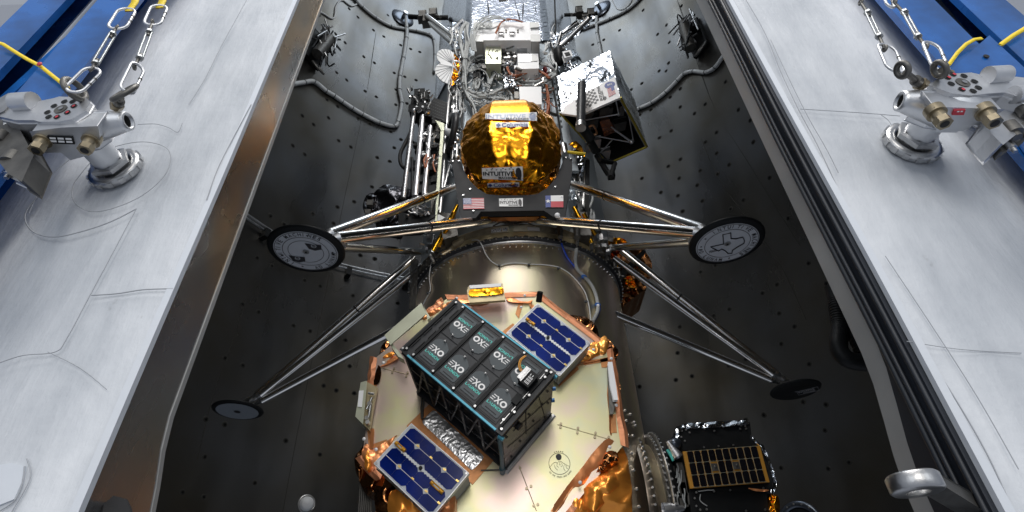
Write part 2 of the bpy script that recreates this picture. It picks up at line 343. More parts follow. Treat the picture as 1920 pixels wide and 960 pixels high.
def tag(o, label, cat, group=None, kind=None):
    if label: o['label'] = label
    if cat: o['category'] = cat
    if group: o['group'] = group
    if kind: o['kind'] = kind
    return o
def thing(name, label, cat, loc, group=None):
    o = bpy.data.objects.new(name, None); COL.objects.link(o); o.location = loc; LOC[o.name] = Vector(loc); o.empty_display_size = .1
    return tag(o, label, cat, group)
def crumple(outline, Y, seed=0, n=60, amp=.03, bulge=.0, jig=0, back=None):
    """a crumpled sheet of foil: outline in photo pixels at depth Y, random creases in depth"""
    rnd = random.Random(seed); xs = [p[0] for p in outline]; ys = [p[1] for p in outline]; pts = []
    for i in range(len(outline)):
        a = outline[i]; b = outline[(i + 1) % len(outline)]; L_ = math.hypot(b[0] - a[0], b[1] - a[1]); k = max(1, int(L_ / 9))
        for j in range(k): t = j / k; pts.append((a[0] + (b[0] - a[0]) * t + rnd.uniform(-jig, jig), a[1] + (b[1] - a[1]) * t + rnd.uniform(-jig, jig)))
    nb = len(pts)
    def inside(x, y):
        c = False
        for i in range(nb):
            x1, y1 = pts[i]; x2, y2 = pts[i - 1]
            if (y1 > y) != (y2 > y) and x < (x2 - x1) * (y - y1) / (y2 - y1) + x1: c = not c
        return c
    tries = 0
    inn = []
    while len(inn) < n and tries < n * 40:
        tries += 1; x = rnd.uniform(min(xs), max(xs)); y = rnd.uniform(min(ys), max(ys))
        if inside(x, y): inn.append((x, y))
    allp = [Vector(p) for p in pts + inn]
    res = geometry.delaunay_2d_cdt(allp, [(i, (i + 1) % nb) for i in range(nb)], [], 1, 1e-4)
    mb = MB(); vs = []
    for i, p in enumerate(res[0]):
        edge = i < nb
        d = rnd.uniform(-amp, amp) - (0 if edge else bulge)
        yy = (Y(p.x, p.y) if callable(Y) else Y) + d * (.5 if edge else 1)
        vs.append(P(p.x, p.y, yy))
    mb.add(vs, [tuple(f) for f in res[2]])
    if back:
        m = nb; bb = [vs[i] + Vector((0, back, 0)) for i in range(m)]
        mb.add(vs[:m] + bb, [(i, (i + 1) % m, m + (i + 1) % m, m + i) for i in range(m)])
    mb.sm = [True] * len(mb.f)
    return mb
def lerp(a, b, t): return a + (b - a) * t
# ================================================================== THE SETTING: clean room behind, fairing halves
mb = MB(); mb.box((0, 12, 6), (60, .3, 40)); wall = obj('wall', mb, WALL); tag(wall, None, None, kind='structure')
mb = MB()
for x in (-9.5, -6.8, 6.4, 9.2, 12): mb.box((x, 11.83, 8), (.03, .03, 30))
for z in (6, 9.5, 13, 16.5): mb.box((0, 11.83, z), (50, .03, .03))
obj('wall_joint', mb, PORTM, wall)

CY = 3.6; SX = .66
def prof(z):                                  # the shell is a cylinder that closes in like a nose above
    if z < 9: return 1.0
    return max(.02, math.sqrt(max(0, 1 - ((z - 9) / 8.2) ** 2)))
ZS = [-1.6, 0, 1, 1.5, 2, 2.5, 3, 3.5, 4, 4.5, 5, 6, 7, 8, 9, 9.8, 10.6, 11.4, 12.2, 13, 13.8, 14.6, 15.2]
def shell(sd, R, n=56, zs=ZS, dents=0):
    """half cylinder; sd=-1 the left half, +1 the right half"""
    mb = MB(); vs = []; uv = []
    for z in zs:
        for k in range(n + 1):
            a = math.pi * k / n; r = R * prof(z)
            if dents and 0 < k < n: r += dents * (noise.noise(Vector((a * 3.5 + sd * 9, z * .9, 0))) + .5 * noise.noise(Vector((a * 9, z * 2.5 + sd * 5, 3))))
            vs.append((sd * (SX + r * math.sin(a)), CY - r * math.cos(a), z)); uv.append((a * R, z))
    fs = []
    for i in range(len(zs) - 1):
        for k in range(n):
            f = (i * (n + 1) + k, i * (n + 1) + k + 1, (i + 1) * (n + 1) + k + 1, (i + 1) * (n + 1) + k); fs.append(f if sd > 0 else f[::-1])
    mb.add(vs, fs, True); mb.uv = uv; return mb
ZF = [-1.6, -1, -.4, .2, .8, 1.2, 1.5] + [1.6 + .06 * i for i in range(20)] + [2.8 + .12 * i for i in range(53)] + [z for z in ZS if z > 9.2]
def edge_strip(sd, y0f, y1f, x0, x1, m, name, parent, zs=ZS, wob=0, back=False):
    """a long bar running up the split line, from depth y0 to y1 (front edge)"""
    mb = MB(); vs = []
    for z in zs:
        r = prof(z); y0 = y0f(z) if callable(y0f) else y0f; y1 = y1f(z) if callable(y1f) else y1f
        wv = wob * noise.noise(Vector((z * 1.3, sd * 4 + x0 * 7, 1)))
        f = lambda y: (CY - (CY - y) * r) if not back else (CY + (CY - y) * r)
        for x, y in ((x0, y0), (x1, y0), (x1, y1), (x0, y1)): vs.append((sd * x, f(y + wv), z))
    fs = []
    for i in range(len(zs) - 1):
        for k in range(4): q = (i * 4 + k, i * 4 + (k + 1) % 4, i * 4 + 4 + (k + 1) % 4, i * 4 + 4 + k); fs.append(q if sd > 0 else q[::-1])
    fs.append((0, 1, 2, 3)); mb.add(vs, fs); return obj(name, mb, m, parent)
halves = {}
for sd, Yo, lab in ((-1, .868, 'left half of the big white fairing shell, with a bare stained metal edge and painted-in reflections'), (1, .825, 'right half of the big white fairing shell, with a black rubber seal along its edge')):
    t = thing('fairing_half', lab, 'fairing', (sd * 2.6, CY, -1.6)); halves[sd] = t
    Ro = CY - Yo; Ri = CY - (.99 if sd < 0 else .95)
    obj('outer_blanket', shell(sd, Ro, 80, ZF, .016), SKIN, t)
    li = shell(sd, Ri); obj('inner_liner', li, LINER, t)
    flare = lambda z: 0
    if sd < 0:
        yin = lambda z: .99 + (lambda q: q * q * (3 - 2 * q))(max(0, min(1, (2.02 - z) / .20))) * .052
        edge_strip(sd, .872, yin, SX - .002, SX + .02, STAINREF, 'split_flange', t, ZF)
        edge_strip(sd, yin, lambda z: yin(z) + .012, SX - .004, SX + .03, GREYMET, 'flange_lip', t, ZF)
        edge_strip(sd, .860, .872, SX - .006, SX + .008, WHITE, 'blanket_hem', t, ZF, .006)
    else:
        tt = lambda z: (lambda q: q * q * (3 - 2 * q))(max(0, min(1, (2.08 - z) / .26))); yin = lambda z: .952 + tt(z) * .052
        edge_strip(sd, lambda z: .884 + tt(z) * .054, yin, SX - .002, SX + .02, GREYMET, 'split_flange', t, ZF)
        edge_strip(sd, .826, lambda z: .886 + tt(z) * .056, SX - .012, SX + .02, SEAL, 'edge_seal', t, ZF, .002)
        for dx, yy, rr in ((-.018, .872, .006), (-.018, .858, .004), (-.014, .834, .005)):
            mb = MB(); mb.tube([(SX + dx, CY - (CY - yy - .005 * noise.noise(Vector((z * 1.7, yy * 9, 0)))) * prof(z), z) for z in ZF], rr, 6, False)
            obj('seal_bead', mb, SEAL, t)
        edge_strip(sd, .815, .826, SX - .004, SX + .010, WHITE, 'blanket_hem', t, ZF, .006)
        mb = MB()                                # dark tabs riveted along the liner edge
        for i in range(46):
            z = 2.15 + i * .10; mb.box((SX + .12 + .012 * math.sin(i * 3), .968 + .012 * (i % 2), z), (.05, .012, .05))
        obj('edge_tab', mb, DSTEEL, t)
    edge_strip(sd, CY - Ro + .004, CY - Ri + .004, SX - .002, SX + .02, FLANGE, 'back_flange', t, ZS, 0, True)
# seams drawn on the white blanket
def skin(px, py, sd): return PC(px, py, (sd * SX, CY), CY - (.868 if sd < 0 else .825) + .008, True)
def seam(sd, pts, r=.0009, m=SEAM, closed=False, name='seam'):
    mb = MB(); mb.tube([skin(x, y, sd) for x, y in pts], r, 5, True, closed, 5); obj(name, mb, m, halves[sd])
A = lambda l, s, ox, oy: [(x / s + ox, y / s + oy) for x, y in l]
seam(-1, A([(620, 560), (700, 558), (760, 575), (800, 595), (820, 555)], 2.4, 0, 0))
seam(-1, A([(520, 660), (640, 638), (740, 660), (768, 710), (740, 790), (640, 880), (500, 940), (400, 950), (335, 910), (325, 850), (350, 800), (430, 710)], 2.4, 0, 0), closed=True)
seam(-1, A([(130, 0), (90, 40), (75, 80), (100, 120), (160, 135), (240, 120), (330, 90), (410, 50)], 1.6, 0, 360), .0013)
seam(-1, A([(310, 720), (200, 820), (130, 960)], 2.4, 0, 0))
seam(-1, A([(408, 52), (340, 180), (270, 310), (200, 440), (165, 480), (70, 490), (0, 512)], 1.6, 0, 360))
seam(-1, A([(275, 310), (350, 305), (430, 293), (520, 290)], 1.6, 0, 360), .0013)
seam(-1, A([(1110, 0), (1000, 200), (925, 350), (850, 470)], 2.4, 0, 0), .0008)
seam(-1, A([(1130, 470), (1050, 620), (980, 760), (930, 900)], 2.4, 0, 0), .0010)
seam(-1, [(90, 660), (150, 690), (200, 730)], .0007)
seam(-1, A([(35, 960), (90, 860), (80, 800)], 1.6, 0, 360))
seam(1, A([(0, 545), (180, 556), (330, 566), (500, 580)], 2.667, 1500, 0))
seam(1, A([(800, 640), (860, 650), (910, 658)], 2.667, 1500, 0))
seam(1, A([(400, 570), (440, 600), (460, 630)], 2.667, 1500, 0), .0008)
seam(1, A([(430, -40), (530, 130), (600, 300), (680, 470), (760, 620), (840, 790)], 2.286, 1200, 0))
seam(1, A([(560, 170), (640, 340), (720, 500), (800, 640), (850, 740)], 2.286, 1200, 0), .0008)
seam(1, [(1620, 470), (1700, 610), (1780, 730), (1850, 850), (1900, 960)], .0010)
seam(1, [(1660, 480), (1740, 600), (1830, 740), (1910, 880)], .0007)
seam(1, [(1700, 640), (1800, 655), (1915, 662)], .0007)

mb = MB(); ql = [(-14, 874), (20, 868), (46, 874), (40, 906), (26, 936), (-14, 952)]; mb.prism([skin(x, y, -1) for x, y in ql], [skin(x, y, -1) + Vector((.002, .006, 0)) for x, y in ql]); obj('tape_patch', mb, WHITE, halves[-1])
seam(-1, [(46, 874), (42, 906), (28, 938), (0, 958)], .0010)
# vents: small dark plugs in the inner liner, each one placed where it sits on the shell
VL = A([(478,203),(535,256),(706,180),(767,218),(470,312),(647,340),(711,377),(868,270),(928,293),(983,311),(830,437),(893,460),(960,480),(484,435),(544,480),(655,547),(722,581),(840,537),(839,628),(906,620),(427,597),(490,638),(436,706),(613,710),(682,743),(279,693),(346,746),(497,843),(570,881),(222,873),(293,925),(728,944),(808,790),(870,836),(945,853),(380,90),(612,102),(560,52),(792,90),(247,465),(830,886)], 3.2, 480, 0)
VL += A([(291,56),(349,91),(472,46),(578,18),(561,88),(234,236),(297,270),(437,332),(504,357),(676,225),(738,240),(644,398),(836,430),(171,434),(240,467),(389,526),(461,549),(612,588),(96,665),(172,696),(336,750),(414,773),(573,804),(650,817),(630,700),(14,928),(95,950),(860,367)], 2.286, 380, 380)
VL += A([(615,794),(548,900),(612,914)], 1.6, 0, 360) + A([(163,463),(243,488),(129,652),(15,748),(85,38),(155,73)], 3.43, 660, 160)[:4] + [(536,826),(600,852),(478,905),(607,723)]
VR = A([(177,25),(13,43),(113,107),(75,147),(125,181),(190,203),(122,270),(82,304),(112,304),(8,357),(172,380),(129,416),(172,458),(47,470),(279,446),(366,350),(421,470),(233,486),(133,560),(83,590),(327,567),(280,608),(485,608),(328,656),(173,682),(121,712),(258,730),(382,705),(332,745),(168,763),(8,764),(245,793),(89,824),(162,838),(267,860),(183,905),(443,856),(388,895),(555,760),(635,935),(472,515)], 2.286, 1200, 0)
VR += A([(95,38),(570,68),(662,271),(242,281),(177,311),(520,367),(455,405),(742,363),(306,478),(235,507),(83,558),(530,497),(599,556),(768,508),(540,634),(73,675),(380,703),(303,732),(665,725),(65,797),(138,780),(638,895),(740,908),(461,953)], 2.4, 1240, 380)
VR += A([(720,143),(1001,213),(1276,97),(1312,288),(1112,361),(1016,390),(798,386),(145,12),(635,165)], 2.4615, 1140, 720)
VR += A([(1157,181),(1062,238),(996,267),(1227,537),(1279,688),(856,257)], 3.2, 800, 0)
proto_v = None
BRIGHT = {(1, 12), (1, 29), (1, 23)}
for sd, lst in ((-1, VL), (1, VR)):
    Ri = CY - (.99 if sd < 0 else .95)
    for i, (px, py) in enumerate(lst[:99]):
        p = PC(px, py, (sd * SX, CY), Ri - .003)
        if p.z > 9:                              # follow the nose
            for _ in range(6): p = PC(px, py, (sd * SX, CY), (Ri - .003) * prof(p.z))
        if p.x * sd < SX * .2: sdx = sd
        nrm = Vector((sd * SX - p.x, CY - p.y, 0)).normalized()
        if proto_v is None:
            mb = MB(); mb.lathe([(.018, .0012), (.033, .0022), (.036, -.002)], (0, 0, 0), (0, 0, 1), 14)
            o1 = obj('vent_rim', mb, RIM, halves[sd], origin=(0, 0, 0))
            mb = MB(); mb.lathe([(0, .0035), (.021, .0035), (.022, .0)], (0, 0, 0), (0, 0, 1), 12)
            o2 = obj('vent_plug', mb, DOT, o1, origin=(0, 0, 0)); proto_v = (o1, o2)
        else:
            o1 = proto_v[0].copy(); COL.objects.link(o1); o1.parent = halves[sd]
            o2 = proto_v[1].copy(); COL.objects.link(o2); o2.parent = o1
        o1.location = p - LOC[halves[sd].name]; o1.rotation_euler = nrm.to_track_quat('Z', 'Y').to_euler()
        s = .66 if p.z < 3.6 else (.78 if p.z < 6 else .95); o1.scale = (s, s, s)
# liner panel joints
def inner(px, py, sd, off=.012):
    R = CY - (.99 if sd < 0 else .95) - off; p = PC(px, py, (sd * SX, CY), R)
    if p.z > 9:
        for _ in range(6): p = PC(px, py, (sd * SX, CY), R * prof(p.z))
    return p
def wall_line(name, sd, pts, r, m, parent=None, n=8, off=None):
    mb = MB(); mb.tube([inner(x, y, sd, off or r + .002) for x, y in pts], r, n); return obj(name, mb, m, parent)
for sd, pts in ((-1, [(705, 60), (690, 160), (672, 250), (640, 400), (600, 600), (560, 800), (530, 960)]), (-1, [(460, 560), (436, 640), (400, 740), (370, 860)]), (1, [(1315, 260), (1345, 330), (1400, 410), (1460, 490), (1512, 600)]), (1, [(1270, 0), (1330, 180), (1400, 300), (1500, 460)])):
    wall_line('liner_joint', sd, pts, .004, RIM, halves[sd], 5, .0005)

# ================================================================== things fixed on the liner
def cable(name, sd, pts, r, m, label, cat='cable', ties=True, group=None, tm=TIE):
    o = wall_line(name, sd, pts, r, m, None, 10, r + .004); tag(o, label, cat, group)
    if ties:
        mb = MB()
        for i in range(1, len(pts) - 1):
            p = inner(*pts[i], sd, r + .004); q = inner(*pts[i + 1], sd, r + .004); d = (q - p).normalized(); mb.cyl(p - d * .006, p + d * .006, r * 1.18, n=10)
        obj('tie', mb, tm, o)
    return o
cable('wall_cable', -1, A([(225, 505), (290, 494), (350, 490), (420, 545), (470, 575), (520, 610), (580, 650), (640, 685), (740, 735), (825, 757), (852, 735), (875, 620), (862, 540), (865, 460), (885, 350), (903, 230), (905, 170), (895, 100)], 3.2, 480, 0), .034, SHEATH, 'thick grey cable hanging in a wide loop on the left liner wall')
cable('wall_cable', -1, A([(570, -30), (600, 0), (640, 40), (720, 105), (810, 155), (890, 172), (960, 183), (1040, 205), (1068, 240), (1075, 330), (1068, 430)], 3.2, 480, 0), .026, SHEATH, 'grey cable sweeping across the top of the left liner wall behind the loop')
cable('wall_wire', -1, A([(370, 65), (410, 85), (450, 110), (472, 100), (480, 40), (515, 0), (570, 35), (605, 25)], 3.2, 480, 0), .013, WIREW, 'thin white wire beside the top of the left metal edge', 'wire', False)
cable('wall_cable', 1, A([(-14, 470), (0, 462), (50, 440), (110, 395), (160, 345), (190, 315), (230, 305), (280, 310), (320, 290), (357, 240)], 2.286, 1200, 0), .030, SHEATH, 'thick grey cable running up to the right metal edge beside the open payload box')
cable('wall_cable', 1, A([(1300, -40), (1270, 0), (1200, 60), (1100, 110), (1000, 150), (930, 175)], 3.2, 800, 0), .026, SHEATH, 'grey cable curving across the top of the right liner wall')
cable('wall_cable', 1, A([(1020, 70), (1020, 140), (1022, 200), (1035, 260), (1047, 330)], 3.2, 800, 0), .028, SHEATH, 'short grey cable dropping from the round port on the right wall')
cable('wall_wire', 1, A([(1110, 0), (1140, 50), (1180, 55), (1220, 20), (1235, -20)], 3.2, 800, 0), .009, WIREW, 'fine white wire looping at the top right of the liner wall', 'wire', False)
cable('blue_wire', 1, [(1646, 715), (1645, 740), (1655, 762), (1668, 776), (1684, 786)], .006, WIREB, 'thin bright blue wire against the liner beside the lower right edge', 'wire', False)
for sd, (px, py), lab in ((-1, (755, 33), 'dark round port with a short nozzle on the left liner wall'), (1, (1125, 16), 'dark round port with a short nozzle on the right liner wall')):
    p = inner(px, py, sd, .0); nrm = Vector((sd * SX - p.x, CY - p.y, 0)).normalized(); t = thing('wall_port', lab, 'port', p, 'round ports high on the liner')
    mb = MB(); mb.lathe([(0, .03), (.10, .03), (.22, .022), (.24, .0)], p, nrm, 32); obj('port_disc', mb, PORTM, t)
    mb = MB(); mb.cyl(p, p + nrm * .14 + Vector((0, 0, -.05)), .035, .03); mb.cyl(p + nrm * .14 + Vector((0, 0, -.05)), p + nrm * .17 + Vector((0, 0, -.05)), .045, .045); obj('nozzle', mb, STEEL, t)
# spidery mechanisms on the walls
def mech(px, py, sd, label, seed, s=1):
    p = inner(px, py, sd, .02); nrm = Vector((sd * SX - p.x, CY - p.y, 0)).normalized(); tg = Vector((-nrm.y, nrm.x, 0)); up = Vector((0, 0, 1)); rnd = random.Random(seed)
    t = thing('latch_mechanism', label, 'mechanism', p)
    q = lambda a, b, c: p + tg * a * s + nrm * b * s + up * c * s
    mb = MB(); mb.box(q(0, .03, 0), (.26 * s, .05 * s, .62 * s), tg, nrm, up); mb.box(q(.02, .10, .12), (.2 * s, .12 * s, .22 * s), tg, nrm, up); obj('bracket', mb, BLACK, t, .006)
    mb = MB(); mb.cyl(q(-.05, .16, -.28), q(.02, .2, .16), .075 * s); mb.cyl(q(.02, .2, .16), q(.03, .21, .22), .05 * s); obj('actuator', mb, DSTEEL, t)
    mb = MB()
    for i in range(9): mb.cyl(q(rnd.uniform(-.2, .2), rnd.uniform(.1, .3), rnd.uniform(-.35, .4)), q(rnd.uniform(-.22, .22), rnd.uniform(.1, .3), rnd.uniform(-.3, .5)), .012 * s, n=8)
    obj('rod', mb, STEEL, t)
    mb = MB()
    for i in range(5): mb.tube([q(rnd.uniform(-.2, .2), rnd.uniform(.1, .3), rnd.uniform(-.4, .4)) for _ in range(4)], .011 * s, 6)
    obj('hose', mb, BLACK, t)
    mb = MB(); mb.torus(q(.05, .12, -.42), (nrm + up * .5), .1 * s, .014 * s); obj('ring', mb, DSTEEL, t)
mech(590, 95, -1, 'dark latch mechanism with thin rods on the wall beside the left metal edge', 3, 1.15)
mech(1308, 72, 1, 'dark latch mechanism with thin rods on the wall beside the right metal edge', 8, 1.15)
# long handrail-like tube on the left wall behind the round foot
t = thing('wall_rail', 'thin double metal rail on the left liner wall behind the round foot', 'rail', inner(620, 495, -1, .08))
for k, off in enumerate((.05, .09)):
    mb = MB(); mb.tube([inner(x, y, -1, off) + Vector((0, 0, .05 * k)) for x, y in [(452, 402), (511, 441), (570, 470), (627, 497), (690, 513), (775, 530)]], .014, 8); obj('rail_tube', mb, STEEL, t)
for x, y in ((495, 440), (652, 512), (762, 528)):
    p = inner(x, y, -1, .04); nrm = Vector((-SX - p.x, CY - p.y, 0)).normalized(); mb = MB(); mb.box(p, (.06, .14, .12), Vector((-nrm.y, nrm.x, 0)), nrm); obj('rail_bracket', mb, BLACK, t)
# round white lamp cap, annular door ring at the bottom
p = inner(575, 945, -1, 0); nrm = Vector((-SX - p.x, CY - p.y, 0)).normalized(); mb = MB(); mb.lathe([(0, .05), (.05, .045), (.062, .03), (.07, 0)], p, nrm, 24)
o = tag(obj('round_cap', mb, WHITE2), 'small round white cap on the dark liner at the bottom of the view', 'cap'); mb = MB(); mb.lathe([(.07, 0), (.085, .012), (.09, 0)], p, nrm, 24); obj('cap_rim', mb, STEEL, o)
p = inner(1503, 985, 1, 0); nrm = Vector((SX - p.x, CY - p.y, 0)).normalized()
t = thing('access_door', 'round access door ring with small bolts low on the right liner', 'door', p)
mb = MB(); mb.lathe([(.145, .0), (.15, .02), (.20, .022), (.205, 0)], p, nrm, 40); obj('door_ring', mb, PORTM, t)
mb = MB(); mb.lathe([(0, .006), (.145, .006)], p, nrm, 32); obj('door_panel', mb, BLACK, t)
u, v, d = frame_of(nrm); mb = MB()
for i in range(16): c = p + nrm * .022 + (u * math.cos(i * math.pi / 8) + v * math.sin(i * math.pi / 8)) * .176; mb.cyl(c, c + nrm * .008, .008, n=8)
obj('bolt', mb, STEEL, t)
# corrugated hose by the right edge
for pts, lab in (([(1562, 540), (1567, 560), (1574, 612), (1572, 650), (1584, 670), (1604, 678), (1630, 680)], 'black corrugated hose hanging beside the lower right metal edge'), ([(1590, 590), (1602, 622), (1612, 640), (1622, 660)], 'short piece of black corrugated hose tucked behind the right metal edge')):
    W = [P(x, y, 1.45) for x, y in pts]; mb = MB(); mb.tube(W, .020, 12, True, False, 12); m2 = MB(); path = mb.v[::12]
    o = tag(obj('corrugated_hose', mb, BLACKM), lab, 'hose'); m2 = MB()
    cents = [sum((mb.v[i * 12 + k] for k in range(12)), Vector()) / 12 for i in range(len(mb.v) // 12)]
    dist = 0
    for a, b in zip(cents, cents[1:]):
        L_ = (b - a).length; n_ = max(1, int(L_ / .011))
        for j in range(n_): c = a.lerp(b, j / n_); dd = (b - a).normalized(); m2.cyl(c - dd * .003, c + dd * .003, .025, n=12)
    obj('rib', m2, BLACK, o)
# clevis lug at the lower right edge
t = thing('hinge_lug', 'polished metal ring lug reaching in from the lower right edge', 'lug', P(1722, 912, .80))
c = P(1716, 909, .78)
mb = MB(); mb.lathe([(.015, -.010), (.030, -.010), (.033, -.007), (.033, .010), (.030, .013), (.015, .013), (.015, -.010)], c, (.12, 0, 1), 40); obj('eye', mb, STEEL, t)
mb = MB(); a = c + Vector((.028, .006, 0)); b = P(1822, 952, .86); side = Vector((-.3, 1, 0)) * .013
mb.prism([a - side + Vector((0, 0, -.008)), a + side + Vector((0, 0, -.008)), b + side * 1.0 + Vector((0, 0, -.01)), b - side + Vector((0, 0, -.01))], [a - side + Vector((0, 0, .010)), a + side + Vector((0, 0, .010)), b + side + Vector((0, 0, .012)), b - side + Vector((0, 0, .012))]); obj('arm', mb, DSTEEL, t, .003)
# black block standing in for the slot hole low on the left edge
mb = MB(); mb.prism([P(x, y, .90) for x, y in [(194, 975), (200, 945), (212, 935), (235, 941), (248, 956), (250, 975)]], [P(x, y, .90) + Vector((-.05, .03, 0)) for x, y in [(194, 975), (200, 945), (212, 935), (235, 941), (248, 956), (250, 975)]])
tag(obj('slot_block', mb, BLACKM, bevel=.004), 'black block filling the slot hole at the bottom of the left metal edge', 'block')

# ================================================================== blue lifting columns outside each half
def beams(sd, labs, off):
    tg = lambda a, y: sd * y * math.tan(math.radians(a))
    z0, z1 = -1.2, 9.5
    a0, a1, a2, a3, a4 = off
    def rot(o, px_, py_):                        # turn a column part about its outer front edge, so its depth runs along the shell
        ca, sa = math.cos(-sd * math.radians(-50)), math.sin(-sd * math.radians(-50))
        for i, v in enumerate(o.v):
            dx, dy = v.x - px_, v.y - py_; o.v[i] = Vector((px_ + dx + sd * .85 * max(0, dy - .018) * 1.35, v.y, v.z))
        return o
    def column(x0, x1, y, z0, z1, lab, plate):
        X0, X1 = sorted((x0, x1)); t = thing('lifting_column', lab, 'steel column', ((X0 + X1) / 2, y + .08, z0))
        mb = MB(); mb.box(((X0 + X1) / 2, y + .009, (z0 + z1) / 2), (X1 - X0, .018, z1 - z0)); obj('flange', mb, BEAM, t)
        mb = MB(); mb.box(((X0 + X1) / 2, y + .15, (z0 + z1) / 2), (X1 - X0, .018, z1 - z0)); rot(mb, 0, y); obj('flange', mb, BEAM, t)
        mb = MB(); mb.box(((X0 + X1) / 2, y + .08, (z0 + z1) / 2), (.016, .124, z1 - z0)); rot(mb, 0, y); obj('web', mb, BEAM, t)
        e = x1 ; mb = MB(); mb.box((e + sd * (.006 if plate else .001), y + .03, (z0 + z1) / 2), (.016 if plate else .006, .006, z1 - z0)); obj('edge_strip', mb, BEAMW, t)  # pale strip stands in for glare along the flange edge
        return t
    y = .79
    t1 = column(tg(a0, y), tg(a1, y), y, z0, z1, labs[0], True)
    t2 = column(tg(a3, y), tg(a4, y) + sd * .02, y, z0, z1, labs[1], False)
    mb = MB()                                    # slanted brace between the two columns
    xa, xb = tg(a1, y) + sd * .012, tg(a3, y) - sd * .004
    zt = [1.0, 2.3, 2.75, 3.4, 4.6]
    br = thing('diagonal_brace', labs[2], 'brace', ((xa + xb) / 2, y + .06, 2))
    for i in range(len(zt) - 1):
        p = Vector((xa if i % 2 else xb, y + .04, zt[i])); q = Vector((xb if i % 2 else xa, y + .04, zt[i + 1])); d = (q - p).normalized(); s_ = Vector((1, 0, 0)) * .013
        mb = MB(); mb.prism([p - s_, p + s_, p + s_ + Vector((0, .03, 0)), p - s_ + Vector((0, .03, 0))], [q - s_, q + s_, q + s_ + Vector((0, .03, 0)), q - s_ + Vector((0, .03, 0))]); obj('brace_bar', mb, BEAMW if i % 2 else BEAM, br)
    return t1, t2
bl = beams(-1, ('blue steel column just outside the left half, nearest the silver fitting', 'blue steel column at the far left border of the picture', 'pale diagonal brace between the two left blue columns'), (53.9, 56.7, 57.3, 58.7, 60.5))
br_ = beams(1, ('blue steel column just outside the right half, nearest the silver fitting', 'blue steel column at the far right border of the picture', 'pale diagonal brace between the two right blue columns'), (53.3, 56.6, 57.2, 58.0, 60.0))
mb = MB(); mb.pix([(1779, 133), (1855, 66), (1935, 140), (1935, 290), (1840, 150)], .775, .012); mb2 = MB()
o = obj('blue_bracket_plate', mb, BEAM, br_[0]); c = P(1849, 106, .773); mb2.cyl(c, c + Vector((0, -.002, 0)), .0065, n=16); obj('bolt_hole', mb2, BLACKM, o)
def strap(pts, Y, wd, label):
    mb = MB(); W = [P(x, y, Y) for x, y in pts]; out = []
    for i in range(len(W) - 1):
        for k in range(6): out.append(W[i].lerp(W[i + 1], k / 6))
    out.append(W[-1]); vs = []
    for i, p in enumerate(out):
        d = (out[min(i + 1, len(out) - 1)] - out[max(i - 1, 0)]).normalized(); s = d.cross(Vector((0, 1, 0))).normalized() * wd / 2
        vs += [p - s, p + s, p + s + Vector((0, .003, 0)), p - s + Vector((0, .003, 0))]
    fs = [(i * 4 + k, i * 4 + (k + 1) % 4, i * 4 + 4 + (k + 1) % 4, i * 4 + 4 + k) for i in range(len(out) - 1) for k in range(4)]
    mb.add(vs, fs + [(0, 1, 2, 3)], True); return tag(obj('yellow_strap', mb, YEL), label, 'strap')
strap([(-8, 78), (5, 82), (30, 98), (50, 110), (75, 123), (100, 143), (128, 165)], .772, .009, 'yellow webbing strap wrapped round the left blue columns')
strap([(1780, 120), (1796, 98), (1812, 82), (1828, 73), (1842, 71)], .772, .009, 'yellow webbing strap wrapped round the inner right blue column')
strap([(1877, 83), (1900, 66), (1930, 48)], .772, .011, 'yellow webbing strap on the outer right blue column')
mb = MB(); c = P(74, 120, .765); mb.sphere(c, .006, 6, (1, .6, 1.2)); tag(obj('red_tag', mb, REDPR), 'tiny red tag on the left yellow strap', 'tag')

